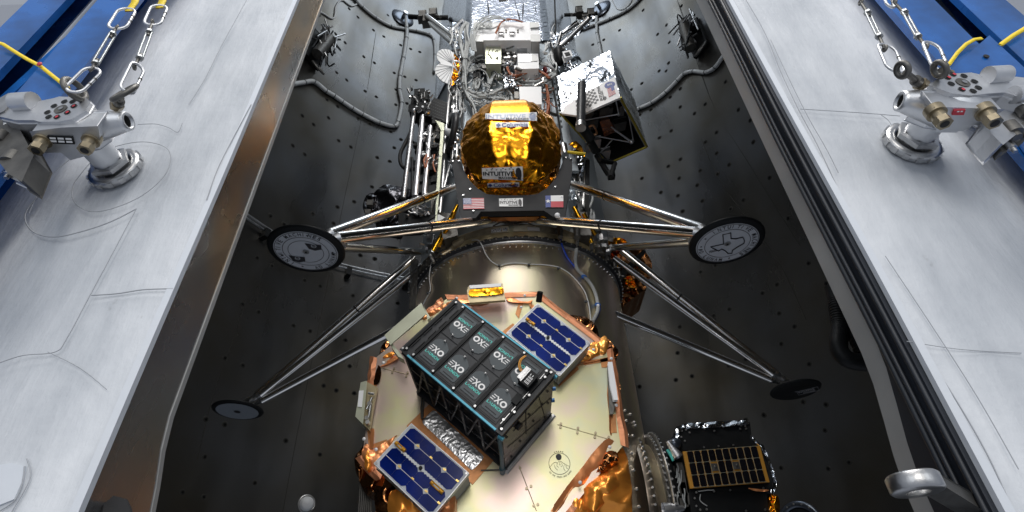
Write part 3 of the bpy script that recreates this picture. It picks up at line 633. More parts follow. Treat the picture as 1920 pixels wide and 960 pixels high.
# ================================================================== hoist fittings bolted to the white skin
def fitting(sd, base, top, outline, nose, side_low, bolts, eyes, plate_px, plate_m, clevis, label, red):
    O = PC(*base, (sd * SX, CY), CY - (.868 if sd < 0 else .825), True); n = Vector((O.x - sd * SX, O.y - CY, 0)).normalized()
    tx = Vector((-n.y, n.x, 0)); Z = Vector((0, 0, 1))
    L_ = lambda px, py, h: PP(px, py, O + n * h, n)
    t = thing('hoist_fitting', label, 'lifting fitting', O, 'hoist fittings bolted to the white skin')
    # collar on the skin and spindle
    mb = MB(); mb.lathe([(.040, .004), (.056, .004), (.060, .010), (.058, .022), (.046, .026), (.040, .022)], O - n * .004, n, 48); obj('collar', mb, STEEL, t)
    mb = MB(); u, v, d = frame_of(n)
    for i in range(14):
        a = i * math.pi / 7; mb.box(O + n * .011 + (u * math.cos(a) + v * math.sin(a)) * .0595, (.005, .012, .012), u * math.cos(a) + v * math.sin(a), -u * math.sin(a) + v * math.cos(a), n)
    obj('collar_tooth', mb, STEEL, t)
    mb = MB(); mb.lathe([(.034, .024), (.045, .026), (.045, .036), (.034, .038)], O, n, 6, smooth=False); obj('lock_nut', mb, STEEL, t)
    mb = MB(); mb.lathe([(.031, .0), (.031, .11)], O, n, 40); obj('spindle', mb, STEEL2, t)
    H = .182; B = .098
    top_pts = [L_(x, y, H) for x, y in outline]; bot = [p - n * (H - B) for p in top_pts]
    # body: top face slightly inset over a deeper block
    cen = sum(top_pts, Vector()) / len(top_pts); mid = [cen + (p - cen) * 1.03 - n * .010 for p in top_pts]
    mb = MB(); mb.prism(top_pts, mid); mb.prism(mid, [cen + (p - cen) * .97 - n * (H - B) for p in top_pts]); obj('body', mb, STEEL2, t, .002)
    # nose cone: hollow tube pointing sideways
    hN = .140; e = L_(nose[0], nose[1], hN); s0 = L_(nose[2], nose[3], hN); ax = (e - s0).normalized(); R1 = .0200; R0 = .040
    ln = (e - s0).length
    mb = MB(); mb.lathe([(R0 * .9, -.02), (R0, -.0), (R0, ln * .22), (R1 * 1.06, ln * .93), (R1, ln), (R1 * .72, ln + .001), (R1 * .70, ln * .3), (0, ln * .3)], s0, ax, 48); obj('nose_cone', mb, STEEL2, t)
    mb = MB(); mb.lathe([(R1 * .69, ln * .96), (R1 * .69, ln * .35), (0, ln * .35)], s0, ax, 32); obj('bore', mb, DSTEEL, t)
    # circle of holes on the top face
    c = L_(top[0], top[1], H + .0015); u2 = tx; mb = MB(); mb.disc(c, n, .0135, 24); obj('centre_hole', mb, DSTEEL, t)
    mb = MB(); mb.disc(c + n * .002 + tx * .002, n, .005, 16); obj('centre_pin', mb, STEEL, t)
    for k in range(8):
        a = k * math.pi / 4 + .2; q = c + (tx * math.cos(a) + Z * math.sin(a)) * .0275; mb = MB(); mb.disc(q, n, .0066, 16); h = obj('indicator_hole', mb, BLACK, t)
        if k in red: mb = MB(); mb.disc(q + n * .001 + tx * .0015 - Z * .001, n, .0035, 12); obj('red_mark', mb, REDPR, h)
    # bolts on the underside (they point down)
    zf = min(min(p.z for p in mid) + .004, s0.z - R0 + .001)
    for bx, by, tx_, ty_ in bolts:
        p0 = PZ(bx, by, zf); p1 = p0 + Vector((0, 0, -.034))
        mb = MB(); mb.cyl(p0 + Vector((0, 0, .01)), p0 + Vector((0, 0, -.006)), .0175, n=24); mb.cyl(p0 + Vector((0, 0, -.006)), p0 + Vector((0, 0, -.020)), .0125, n=24); mb.cyl(p0 + Vector((0, 0, -.020)), p1, .0145, n=6, smooth=False); o = obj('bolt', mb, BRASS, t)
        mb = MB(); mb.disc(p1 + Vector((0, 0, -.0008)), (0, 0, -1), .008, 16); obj('bolt_bore', mb, BLACKM, o)
    # lower flat block
    SL = [PZ(x, y, zf - .001) for x, y in side_low]; SL = [p - n * max(0, (p - O).dot(n) - (H - .008)) for p in SL]
    mb = MB(); mb.prism(SL, [p + Vector((0, 0, .05)) for p in SL]); obj('underside', mb, STEEL2, t, .002)
    mb = MB(); mb.prism([PZ(x, y, zf - .004) for x, y in plate_px], [PZ(x, y, zf - .004) + Vector((0, 0, .003)) for x, y in plate_px]); pl = obj('name_plate', mb, plate_m, t)
    mb = MB(); pts = [PZ(x, y, zf - .0055) for x, y in plate_px]
    if plate_m is BLACK:
        for k in range(3):
            for j in range(2):
                f = lambda a, b: pts[0].lerp(pts[1], a).lerp(pts[3].lerp(pts[2], a), b)
                mb.add([f(.08 + .31 * k, .15 + .4 * j), f(.08 + .31 * k + .24, .15 + .4 * j), f(.08 + .31 * k + .24, .4 + .4 * j), f(.08 + .31 * k, .4 + .4 * j)], [(0, 1, 2, 3)])
    else:
        f = lambda a, b: pts[0].lerp(pts[1], a).lerp(pts[3].lerp(pts[2], a), b)
        for k in (0, 1): mb.add([f(.3 + .3 * k, .15), f(.5 + .3 * k, .15), f(.5 + .3 * k, .4), f(.3 + .3 * k, .4)], [(0, 1, 2, 3)])
    obj('plate_print', mb, WINK, pl)
    for kind, pts, d0, d1, m in clevis:
        if kind == 'slab': mb = MB(); mb.prism([L_(x, y, d0) for x, y in pts], [L_(x, y, d0) - n * (d0 - d1) for x, y in pts]); obj('clevis_plate', mb, m, t, .003)
        elif kind == 'drum': a = L_(*pts[0], d0); b = L_(*pts[1], d0); mb = MB(); mb.cyl(a, b, d1, n=28); obj('roller', mb, m, t, .002)
        elif kind == 'pin': a = L_(*pts[0], d0); mb = MB(); mb.cyl(a, a + Vector((0, 0, -.025)), d1, n=20); mb.cyl(a + Vector((0, 0, -.025)), a + Vector((0, 0, -.035)), d1 * .55, n=16); obj('clevis_pin', mb, m, t)
    for (cx, cy, bx, by, R, rr, axv) in eyes:
        c = L_(cx, cy, .20); b = L_(bx, by, .165); mb = MB(); axd = (n * axv[0] + tx * axv[1] + Z * axv[2]); mb.torus(c, axd, R, rr, 32, 12); mb.cyl(b, c + (b - c).normalized() * R, rr * 1.1, rr * 1.1); mb.cyl(b + (c - b) * .15, b + (c - b) * .3, rr * 2, rr * 1.9); o = obj('eye_bolt', mb, DSTEEL, t)
        mb = MB(); mb.cyl(b - (c - b).normalized() * .012, b + (c - b).normalized() * .006, rr * 2.4, n=6, smooth=False); obj('eye_nut', mb, BRASS, o)
    return t
fitting(-1, (222, 322), (113, 204), [(0, 215), (17, 200), (55, 194), (100, 185), (110, 182), (160, 184), (168, 192), (160, 206), (135, 222), (110, 227), (75, 227), (65, 224), (30, 224), (0, 217)],
        (241, 227, 128, 245), [(50, 240), (110, 234), (182, 238), (186, 262), (172, 288), (132, 299), (115, 285), (77, 285)], [(82, 262, 59, 275), (172, 262, 162, 270)],
        [(233, 174, 220, 196, .026, .0055, (1, -.3, .25)), (140, 168, 143, 186, .024, .0062, (.25, .9, .3))], [(88, 255), (136, 257), (140, 271), (92, 269)], BLACK,
        [('slab', [(-10, 216), (22, 220), (60, 292), (40, 337), (20, 325), (-10, 290)], .15, .10, DSTEEL), ('slab', [(-10, 190), (15, 176), (28, 181), (5, 208), (-10, 214)], .185, .16, STEEL), ('drum', [(28, 192), (62, 190)], .19, .020, STEEL2),
         ('slab', [(22, 305), (40, 300), (57, 312), (36, 338), (18, 330)], .12, .10, STEEL2), ('pin', [(6, 250)], .150, .014, DSTEEL), ('pin', [(30, 290)], .140, .017, DSTEEL), ('pin', [(28, 312)], .125, .008, STEEL), ('drum', [(-8, 300), (22, 288)], .135, .009, DSTEEL)],
        'silver hoist fitting with a circle of holes on the left half, black label under it', (0, 6, 7))
fitting(1, (1705, 275), (1806, 154), [(1762, 148), (1772, 140), (1822, 137), (1845, 142), (1890, 143), (1925, 147), (1925, 185), (1884, 172), (1852, 174), (1819, 178), (1785, 174), (1744, 159)],
        (1686, 189, 1796, 208), [(1752, 212), (1766, 185), (1880, 178), (1894, 192), (1837, 233), (1804, 234), (1794, 247), (1758, 247)], [(1754, 211, 0, 0), (1846, 210, 0, 0)],
        [(1692, 131, 1726, 158, .013, .0055, (.15, .95, .3)), (1762, 130, 1775, 142, .014, .0058, (.3, .9, .3))], [(1789, 207), (1811, 206), (1807, 216), (1785, 216)], REDPR,
        [('slab', [(1925, 165), (1890, 170), (1862, 215), (1848, 232), (1862, 250), (1880, 268), (1925, 232)], .15, .10, STEEL2), ('drum', [(1852, 141), (1888, 139)], .19, .017, STEEL2), ('drum', [(1900, 178), (1935, 176)], .18, .017, STEEL2),
         ('slab', [(1868, 258), (1885, 245), (1925, 262), (1925, 250), (1880, 282)], .12, .10, DSTEEL), ('pin', [(1915, 200)], .16, .014, DSTEEL), ('pin', [(1888, 235)], .145, .015, DSTEEL), ('pin', [(1884, 262)], .125, .008, STEEL), ('pin', [(1910, 238)], .14, .011, DSTEEL)],
        'silver hoist fitting with a circle of holes on the right half, red sticker under it', (2, 3, 5))
# rigging chains
def link(parent, c, along, length, width, r, m, tilt=0):
    c = Vector(c); along = Vector(along).normalized(); s = along.cross(Vector((0, 1, 0))).normalized(); s = (s * math.cos(tilt) + Vector((0, 1, 0)) * math.sin(tilt)).normalized()
    pts = []; hl = length / 2; hw = width / 2; cr = min(hw * .95, hl * .6)
    for (sx, sy, a0) in ((1, 1, 0), (-1, 1, 90), (-1, -1, 180), (1, -1, 270)):
        for k in range(5):
            a = math.radians(a0 + k * 22.5); pts.append(c + s * (sx * (hw - cr) + cr * math.cos(a)) + along * (sy * (hl - cr) + cr * math.sin(a)))
    mb = MB(); mb.tube(pts, r, 10, False, True); o = obj('quick_link', mb, m, parent)
    mb = MB()
    for k in (-.22, .22): q = c + s * hw + along * (hl * k); mb.cyl(q - along * .0016, q + along * .0016, r * 1.25, n=12)
    obj('link_sleeve', mb, DSTEEL, o)
def rig(label, Y, top_link, knot, tb, eye, bot_link, strap_px, w0=.021):
    t = thing('rigging_chain', label, 'chain', P(*eye, Y), 'rigging chains on the hoist fittings')
    if top_link: a = P(*top_link[0], Y); b = P(*top_link[1], Y); link(t, (a + b) / 2, b - a, (b - a).length, top_link[2], .0031, STEEL2, top_link[3])
    a = P(*tb[0], Y); b = P(*tb[1], Y); d = (b - a).normalized(); s = d.cross(Vector((0, 1, 0))).normalized(); tl = math.radians(tb[2]); s = s * math.cos(tl) + Vector((0, 1, 0)) * math.sin(tl)
    mb = MB()
    for q in (-1, 1): mb.cyl(a + s * q * .0052, b + s * q * .0052, .0026, n=8)
    mb.cyl(a - d * .004, a + d * .003, .008, n=6, smooth=False); mb.cyl(b - d * .003, b + d * .004, .008, n=6, smooth=False); obj('turnbuckle', mb, ZINC, t)
    k = P(*knot, Y); e = P(*eye, Y); mb = MB(); mb.cyl(k, a + d * .014, .0034, n=10); mb.cyl(b - d * .014, e, .0034, n=10); obj('threaded_rod', mb, DSTEEL, t)
    mb = MB(); mb.torus(k, s, .0055, .0030, 20, 8); mb.torus(e, s, .0055, .0030, 20, 8); obj('rod_eye', mb, DSTEEL, t)
    a = P(*bot_link[0], Y); b = P(*bot_link[1], Y); link(t, (a + b) / 2, b - a, (b - a).length, bot_link[2], .0031, STEEL2, bot_link[3])
    if strap_px:
        o = strap(strap_px, Y, .017, 'x'); del o['label'], o['category']; o.name = 'sling_end'; o.location = LOC['yellow_strap'] if False else o.location; c = o.location.copy(); o.parent = t; o.location = c - LOC[t.name]
rig('left chain of the left fitting, ending in a yellow sling over the blue column', .665, [(240, 16), (217, 54), .040, .15], (218, 52), [(211, 64), (179, 118), 60], (172, 129), [(178, 128), (134, 172), .036, .2], [(256, -14), (252, 4), (240, 20)])
rig('right chain of the left fitting, ending in a yellow sling over the white skin', .665, [(300, 10), (284, 47), .036, .2], (286, 42), [(280, 60), (262, 108), 15], (252, 125), [(260, 122), (236, 172), .026, 1.0], [(308, -14), (304, 2), (298, 14)])
rig('left chain of the right fitting, hanging over the white skin', .665, None, (1614, 4), [(1627, 24), (1648, 68), 10], (1659, 91), [(1660, 84), (1682, 135), .040, .2], None)
rig('right chain of the right fitting, hanging beside the blue column', .665, [(1658, -22), (1671, 13), .022, .3], (1677, 5), [(1696, 23), (1721, 68), 10], (1736, 88), [(1744, 80), (1766, 133), .038, .2], None)
# ================================================================== ADAPTER RING (the big cylinder)
AX = .03; AY = 3.65; RR = .79; ZT = 3.955
ring = thing('adapter_ring', 'big metal cylinder with a bolted rim, standing behind the foil-edged plate', 'adapter ring', (AX, AY, 1.0))
AO = Vector((AX, AY, 0))
mb = MB(); mb.lathe([(RR, .9), (RR, 1.6), (RR, 2.4), (RR, 3.2), (RR, ZT - .012)], AO, n=128); obj('barrel', mb, IRID, ring)
mb = MB(); mb.lathe([(RR + .0, ZT - .012), (RR + .004, ZT - .010), (RR + .010, ZT + .0), (RR + .012, ZT + .010)], AO, n=128); obj('rim_lip', mb, STEEL, ring)
mb = MB(); mb.lathe([(RR + .008, ZT + .0), (RR + .030, ZT + .006), (RR + .031, ZT + .022), (RR + .018, ZT + .026), (RR - .03, ZT + .03)], AO, n=128); obj('rim_flange', mb, CHAR, ring)
mb = MB(); m2 = MB()
for i in range(72):
    a = math.radians(-200 + 220 * i / 72); d = Vector((math.cos(a), math.sin(a), 0))
    c = AO + d * (RR + .001) + Vector((0, 0, ZT - .034)); mb.cyl(c, c + d * .009, .0065, .0035, n=8)
    c = AO + d * (RR + .029) + Vector((0, 0, ZT + .013)); m2.cyl(c, c + d * .008, .0055, n=6)
obj('rivet', mb, STEEL, ring); obj('rim_bolt', m2, STEEL, ring)
mb = MB(); mb.lathe([(RR + .012, ZT + .022), (RR + .014, ZT + .030), (RR + .008, ZT + .055), (RR + .016, ZT + .075), (RR + .012, ZT + .083), (RR - .02, ZT + .088)], AO, n=128); obj('clamp_band', mb, IRID2, ring)
mb = MB()
for i in range(72):
    a = 2 * math.pi * i / 72; d = Vector((math.cos(a), math.sin(a), 0)); tn = Vector((-d.y, d.x, 0)); mb.box(AO + d * (RR + .010) + Vector((0, 0, ZT + .042)), (.026, .005, .006), tn, d)
obj('clamp_slot', mb, BLACKM, ring)
mb = MB(); mb.lathe([(RR - .02, ZT + .085), (RR + .006, ZT + .090), (RR + .006, ZT + .128), (RR + .018, ZT + .132), (RR + .018, ZT + .142), (RR - .05, ZT + .146)], AO, n=128); obj('upper_ring', mb, BRASS, ring)
mb = MB()
for i, (a0, a1) in enumerate(((-102, -97), (-96.5, -94), (-84, -78))):
    mb.lathe([(RR + .010, ZT + .094), (RR + .010, ZT + .124)], AO, n=6, a0=math.radians(a0), a1=math.radians(a1))
sl = obj('scale_label', mb, WINK, ring)
mb = MB()
for k in range(10):
    a = math.radians(-101.5 + k * .75 + (k // 7) * .6); d = Vector((math.cos(a), math.sin(a), 0)); mb.box(AO + d * (RR + .012) + Vector((0, 0, ZT + .10 + .008 * (k % 3))), (.004, .002, .008), (-d.y, d.x, 0), d)
obj('scale_print', mb, INK, sl)
mb = MB(); mb.box(AO + Vector((-.03, -(RR + .022), ZT + .105)), (.028, .014, .06)); obj('clamp_tab', mb, PALEG, ring)
# struts / hardware round the rim left and right
rnd = random.Random(5)
mb = MB()
for a in (-150, -143, -135, -44, -36, -28, -20, -160, -168):
    ar = math.radians(a); d = Vector((math.cos(ar), math.sin(ar), 0)); c = AO + d * (RR + .02) + Vector((0, 0, ZT + .06)); tn = Vector((-d.y, d.x, 0))
    mb.box(c, (.05, .05, .06), tn, d); mb.cyl(c + tn * .02, c + tn * .09 + Vector((0, 0, .02)), .012); mb.cyl(c, c + d * .05 - Vector((0, 0, .03)), .009)
obj('separation_fitting', mb, DSTEEL, ring, .003)
mb = MB()
for x0, y0, x1, y1 in ((860, 462, 830, 478), (846, 470, 868, 455)):
    mb.cyl(P(x0, y0, 3.0), P(x1, y1, 3.02), .022)
mb.cyl(P(872, 452, 2.95), P(852, 462, 2.98), .035); obj('connector', mb, BRASS, ring)
# side port on the right with the small satellite
PZc = 2.42; PO = Vector((.70, AY - .10, PZc))
sp = thing('side_port', 'round metal port barrel with bolted flanges, on the right of the big cylinder', 'port', PO)
mb = MB(); mb.lathe([(.42, -.02), (.42, .03), (.40, .035), (.37, .045), (.355, .10)], PO, (1, 0, .0), 72); obj('barrel', mb, IRID, sp)
mb = MB(); mb.lathe([(.355, .09), (.40, .092), (.40, .11), (.36, .112), (.41, .115), (.415, .135), (.36, .138)], PO, (1, 0, 0), 72); obj('flange', mb, DSTEEL, sp)
mb = MB(); mb.lathe([(.36, .112), (.425, .118), (.425, .124), (.36, .126)], PO, (1, 0, 0), 72); obj('bright_band', mb, STEEL, sp)
mb = MB(); mb.lathe([(.355, .135), (.33, .17), (.22, .24)], PO, (1, 0, 0), 72); obj('cone', mb, GRAPH, sp)
mb = MB()
for i in range(32):
    a = math.pi * i / 32 + math.pi * .5; d = Vector((0, math.cos(a), math.sin(a)))
    for r_, h in ((.432, .012), (.408, .10), (.423, .128)): c = PO + d * (r_ - .01) + Vector((h, 0, 0)); mb.cyl(c, c + d * .018, .007, n=6)
obj('bolt', mb, STEEL, sp)

# ---- small satellite on the side port
SY = 3.18
sat = thing('small_satellite', 'black box satellite carrying an amber framed solar panel, at the lower right', 'satellite', P(1350, 900, SY + .2))
off = lambda l: [(x / 4.8 + 1180, y / 4.8 + 760) for x, y in l]
mb = MB(); mb.pix(off([(430, 195), (1080, 155), (1095, 290), (1180, 360), (480, 400), (420, 330)]), SY, .5); obj('upper_body', mb, BLACK, sat, .004)
mb = MB(); mb.pix(off([(460, 400), (1200, 355), (1330, 700), (1290, 790), (560, 745)]), SY + .012, .5); obj('middle_body', mb, BLACK, sat, .004)
mb = MB(); mb.pix(off([(545, 750), (1230, 760), (1260, 1150), (575, 1150)]), SY + .02, .5); obj('lower_body', mb, BLACK, sat, .004)
q = [P(*c, SY - .02) for c in off([(480, 415), (1175, 362), (1262, 690), (545, 748)])]
mb = MB(); mb.ext(q, (0, .012, 0)); sp_ = obj('solar_panel', mb, AMBER, sat)
bil = lambda q, a, b: q[0].lerp(q[1], a).lerp(q[3].lerp(q[2], a), b)
mb = MB()
for j in range(3):
    for i in range(10):
        if j == 1 and i in (3, 6): continue
        gx = .045 + .915 * i / 10; w_ = .082; a0 = gx + .004; a1 = gx + w_; b0 = .02 + .325 * j; b1 = b0 + .31
        cc = .012; pts = [(a0 + cc, b0), (a1 - cc, b0), (a1, b0 + cc * 3), (a1, b1 - cc * 3), (a1 - cc, b1), (a0 + cc, b1), (a0, b1 - cc * 3), (a0, b0 + cc * 3)]
        mb.ext([bil(q, a, b) + Vector((0, -.004, 0)) for a, b in pts], (0, .003, 0))
obj('solar_cells', mb, CELLK, sp_)
mb = MB()
for i in range(1, 10):
    gx = .045 + .915 * i / 10 - .002; mb.tube([bil(q, gx, .02) - Vector((0, .003, 0)), bil(q, gx, .98) - Vector((0, .003, 0))], .0012, 5, False)
for j in (0, 1, 2, 3): b = .012 + .325 * j; mb.tube([bil(q, .04, b) - Vector((0, .003, 0)), bil(q, .96, b) - Vector((0, .003, 0))], .0012, 5, False)
obj('grid_line', mb, PALEG, sp_)
for gx in (3, 6):
    a = .045 + .915 * gx / 10 + .04; c = bil(q, a, .5); mb = MB(); mb.box(c - Vector((0, .004, 0)), (.035, .006, .04)); mb.sphere(c - Vector((0, .01, 0)), .008, 6); obj('sensor', mb, DSTEEL, sp_)
mb = MB()
for x, y in off([(470, 232), (507, 222), (675, 212), (845, 198), (763, 232), (1004, 187), (1040, 188), (995, 215), (1048, 212), (540, 248), (465, 287), (668, 380), (800, 370), (932, 360), (497, 322), (585, 838), (600, 908), (635, 942), (693, 938), (600, 786), (760, 776), (1203, 746), (1220, 940), (1258, 940), (905, 765), (1048, 952)]):
    c = P(x, y, SY - .002 if y < 835 else SY + .004); mb.cyl(c, c - Vector((0, .008, 0)), .0055, n=10)
obj('bolt', mb, STEEL, sat)
mb = crumple(off([(380, 300), (430, 195), (480, 165), (1050, 128), (1085, 155), (1080, 175), (470, 215), (440, 290), (400, 340)]), SY - .01, 3, 26, .02, 0, 1, .1); obj('silver_wrap', mb, SILVER, sat)
mb = crumple(off([(1085, 290), (1100, 270), (1180, 350), (1250, 440), (1330, 690), (1300, 800), (1260, 810), (1300, 690), (1230, 460), (1170, 370)]), SY - .01, 4, 26, .02, 0, 1, .1); obj('silver_wrap', mb, SILVER, sat)
mb = crumple(off([(1255, 800), (1330, 790), (1360, 880), (1345, 1000), (1270, 1000)]), SY, 5, 30, .03, .02, 1, .1); obj('gold_wrap', mb, GOLD, sat)
mb = crumple(off([(1050, 738), (1150, 752), (1270, 760), (1240, 778), (1120, 772)]), SY - .012, 6, 10, .008); obj('copper_wrap', mb, COPPER, sat)
mb = MB(); a = P(1254, 831, SY - .02); b = P(*off([(345, 325)])[0], SY - .02); mb.lathe([(.012, .0), (.018, .03), (.028, .075), (.032, .1)], b, (a - b), 24); obj('thruster', mb, STEEL2, sat)
mb = MB(); mb.sphere(P(*off([(405, 350)])[0], SY), .045, 10, (1, 1, .8)); obj('blue_valve', mb, PORTM, sat)
mb = MB(); mb.tube([P(*p, SY - .02) for p in off([(340, 400), (365, 440), (395, 500)])], .008, 8); obj('teal_tube', mb, TEAL, sat)
mb = MB(); a = P(1258, 955, SY - .02); b = P(1282, 953, SY - .02); mb.lathe([(.012, .0), (.02, .03), (.034, .07), (.038, .11)], b, (a - b), 24); obj('thruster', mb, STEEL2, sat)
mb = MB()
for x, y, w_, h_ in ((1268, 868, 12, 60), (1276, 905, 8, 30), (1284, 925, 10, 20), (1272, 935, 16, 14)): mb.pix([(x, y), (x + w_, y), (x + w_ + h_ * .15, y + h_), (x + h_ * .15, y + h_)], SY + .05, .06)
obj('side_equipment', mb, DSTEEL, sat, .003)
mb = MB(); rnd = random.Random(2)
for i in range(10): x = 1262 + rnd.random() * 22; y = 860 + rnd.random() * 70; mb.tube([P(x + rnd.uniform(-3, 3), y + k * 9, SY + .02) for k in range(4)], .004, 6)
mb.tube([P(*p, SY - .0) for p in off([(640, 800), (635, 850), (660, 880), (700, 905)])], .003, 6); mb.tube([P(*p, SY - .0) for p in off([(620, 775), (690, 765), (760, 762)])], .003, 6)
obj('wire', mb, WIREG, sat)

# cables lying on the barrel
def on_barrel(px, py, off=.008): return PC(px, py, (AX, AY), RR + off, True)
def bcable(name, pts, r, m, label, ties=(), tm=TIE):
    o = tag(obj(name, MB().tube([on_barrel(x, y, r + .004) if y > 452 + abs(x - 968) ** 2 / 420 else P(x, y, 2.82 + abs(x - 968) ** 2 / 90000) for x, y in pts], r, 8), m), label, 'cable')
    for x, y in ties:
        c = on_barrel(x, y, r + .004); mb = MB(); mb.torus(c, (.3, 0, 1), r * 1.25, r * .4, 12, 6); mb.box(c + Vector((-.01, -.006, -.008)), (.014, .012, .012)); obj('tie', mb, tm, o)
    return o
k4 = lambda l: [(x / 4 + 760, y / 4 + 380) for x, y in l]
bcable('white_wire', k4([(500, 282), (545, 282), (575, 320), (600, 380), (640, 435), (685, 465), (715, 470), (760, 458), (820, 453), (880, 455), (938, 462), (1040, 466), (1110, 475), (1157, 487), (1230, 530), (1290, 590), (1335, 650), (1358, 700), (1380, 790), (1392, 890)]), .0042, WIREW, 'thin white wire arching across the front of the big cylinder', k4([(715, 470), (938, 462), (1157, 490), (1362, 738)]))
bcable('white_wire', k4([(345, 348), (290, 375), (215, 420), (190, 480), (180, 560), (188, 640), (178, 680), (150, 730), (132, 765)]), .0042, WIREW, 'thin white wire down the left side of the big cylinder', k4([(180, 676)]))
bcable('cable_bundle', k4([(1290, 225), (1290, 290), (1280, 380), (1275, 440), (1290, 500), (1340, 550), (1390, 610), (1425, 680), (1443, 760), (1440, 820), (1405, 890)]), .0125, WIREG, 'thick grey cable bundle with blue ties on the right of the big cylinder', k4([(1340, 555), (1443, 765)]), TIEB)
bcable('blue_cable', k4([(1162, 235), (1170, 300), (1195, 370), (1225, 425), (1275, 485)]), .007, WIREB, 'deep blue cable from the rim to the grey cable bundle')
bcable('blue_cable', k4([(1452, 765), (1458, 800), (1440, 850), (1412, 895)]), .006, WIREB, 'short blue cable below the lower tie of the grey bundle')

# ================================================================== LANDER
LZ0 = ZT + .17
lander = thing('lunar_lander', 'tall silver and white lunar lander with long polished legs, standing on the big cylinder', 'lander', (AX, AY, LZ0))
HX = .80
def hexpts(R, z, rot=0): return [Vector((AX + R * math.cos(math.radians(60 * k + rot)), AY + R * math.sin(math.radians(60 * k + rot)), z)) for k in range(6)]
mb = MB(); mb.prism(hexpts(HX, LZ0 + .05)[::-1], hexpts(HX, 6.75)[::-1]); obj('hex_body', mb, PANELB, lander, .01)
# silver blanket: upper part of the body, finely crinkled
mb = MB(); vs = []; rows = 26; per = 84
for i in range(rows + 1):
    z = 6.55 + 3.8 * i / rows
    for k in range(per):
        a = 2 * math.pi * k / per; sec = math.radians(60); aa = (a % sec) - sec / 2; r = (HX + .022) * math.cos(sec / 2) / math.cos(aa)
        r += .010 * noise.noise(Vector((math.cos(a) * 7, math.sin(a) * 7, z * 3))) + .006 * noise.noise(Vector((math.cos(a) * 22, math.sin(a) * 22, z * 9)))
        vs.append((AX + r * math.cos(a), AY + r * math.sin(a), z))
mb.add(vs, [(i * per + k, i * per + (k + 1) % per, (i + 1) * per + (k + 1) % per, (i + 1) * per + k) for i in range(rows) for k in range(per)], True)
mb.add(vs[-per:], [tuple(range(per))]); obj('silver_blanket', mb, SILVERS, lander)
FY = AY - HX * math.cos(math.radians(30)) # front face depth 2.957
mb = MB()
for pts in ([(914, 0), (917, 30)], [(964, 0), (975, 38)], [(981, 0), (980, 38)], [(1003, 0), (1005, 25)], [(1040, 0), (1042, 66)]): mb.tube([P(x, y, FY - .012) for x, y in pts], .009, 6)
obj('blanket_seam', mb, BLACK, lander)
mb = MB(); mb.pix([(935, -4), (958, -4), (958, 2), (935, 2)], FY - .02, .01); obj('blanket_slot', mb, BLACKM, lander)
# black corner slots and side strips on the front face
mb = MB(); mb.pix([(867, 150), (869.5, 150), (866, 300), (862.5, 300)], FY - .006, .005); mb.pix([(1033, 148), (1036, 148), (1062, 300), (1058, 300)], FY - .006, .005); obj('corner_slot', mb, BLACKM, lander)
mb = MB(); mb.pix([(1037, 150), (1047, 150), (1085, 320), (1066, 320)], FY + .01, .03); obj('side_rail', mb, PANELB, lander)
mb = MB()
for i in range(9): t_ = i / 8; x = lerp(1039, 1052, t_); y = lerp(155, 235, t_); mb.pix([(x, y), (x + 2.6, y + .4), (x + 2.9, y + 4), (x + .4, y + 3.6)], FY + .006, .004)
obj('rail_slot', mb, BLACKM, lander)
# ---- side clutter behind: silver wrapped structure left and right of the front face
mb = crumple([(838, 45), (862, 60), (868, 120), (862, 200), (858, 300), (845, 300), (838, 210), (850, 150), (846, 90)], lambda x, y: 3.12, 11, 70, .05, 0, 1, .05); obj('silver_wrap', mb, SILVER, lander)
mb = crumple([(1012, 46), (1046, 60), (1054, 110), (1046, 150), (1034, 140), (1020, 90)], lambda x, y: 3.08, 12, 50, .05, 0, 1, .05); obj('silver_wrap', mb, SILVER, lander)
mb = MB()
for (x0, y0, x1, y1, r) in ((845, 150, 832, 290, .02), (852, 100, 848, 300, .016), (858, 60, 856, 210, .013), (843, 60, 868, 38, .02), (1030, 140, 1052, 62, .018), (1020, 60, 1032, 145, .012), (1047, 95, 1042, 140, .02), (838, 240, 824, 410, .016), (846, 300, 822, 395, .012), (1078, 300, 1090, 400, .018), (1068, 250, 1078, 345, .012), (1100, 300, 1090, 430, .02)):
    mb.cyl(P(x0, y0, 3.08), P(x1, y1, 3.02), r, n=10)
obj('frame_tube', mb, STEEL, lander)

# ---- big white electronics box at the top
def ebox(name, pts, Y, back, m, parent=lander, bevel=.004): mb = MB(); mb.pix(pts, Y, back); return obj(name, mb, m, parent, bevel)
EY = 2.72
eb = ebox('electronics_box', [(889, 42), (1010, 42), (1010, 75), (888, 75)], EY, .17, WHITE2)
for pts in ([(889, 43), (905, 43), (905, 50), (888, 51)], [(994, 42), (1009, 42), (1010, 50), (995, 51)], [(888, 66), (905, 66), (905, 77), (888, 77)], [(996, 65), (1012, 65), (1012, 77), (996, 77)]):
    mb = MB(); mb.pix(pts, EY - .02, .2); f = obj('corner_foot', mb, GREYMET, eb, .006); cx = sum(p[0] for p in pts) / 4; cy = sum(p[1] for p in pts) / 4
for cx in (939, 960):
    mb = MB(); mb.pix([(cx - 5, 52), (cx + 5, 52), (cx + 5, 59), (cx - 5, 59)], EY - .03, .03); obj('small_box', mb, WHITE2, eb, .003)
    mb = MB(); mb.pix([(cx - 4, 60), (cx + 4, 60), (cx + 4, 64), (cx - 4, 64)], EY - .02, .02); obj('connector', mb, STEEL, eb)
mb = MB()
for x, y in ((949, 57), (949, 61), (971, 57), (971, 61), (944, 69)): c = P(x, y, EY - .001); mb.cyl(c, c - Vector((0, .01, 0)), .009, n=10)
obj('bolt', mb, DSTEEL, eb)
b2 = ebox('instrument_box', [(911, 88), (939, 88), (939, 119), (911, 119)], 2.78, .16, PALEG)
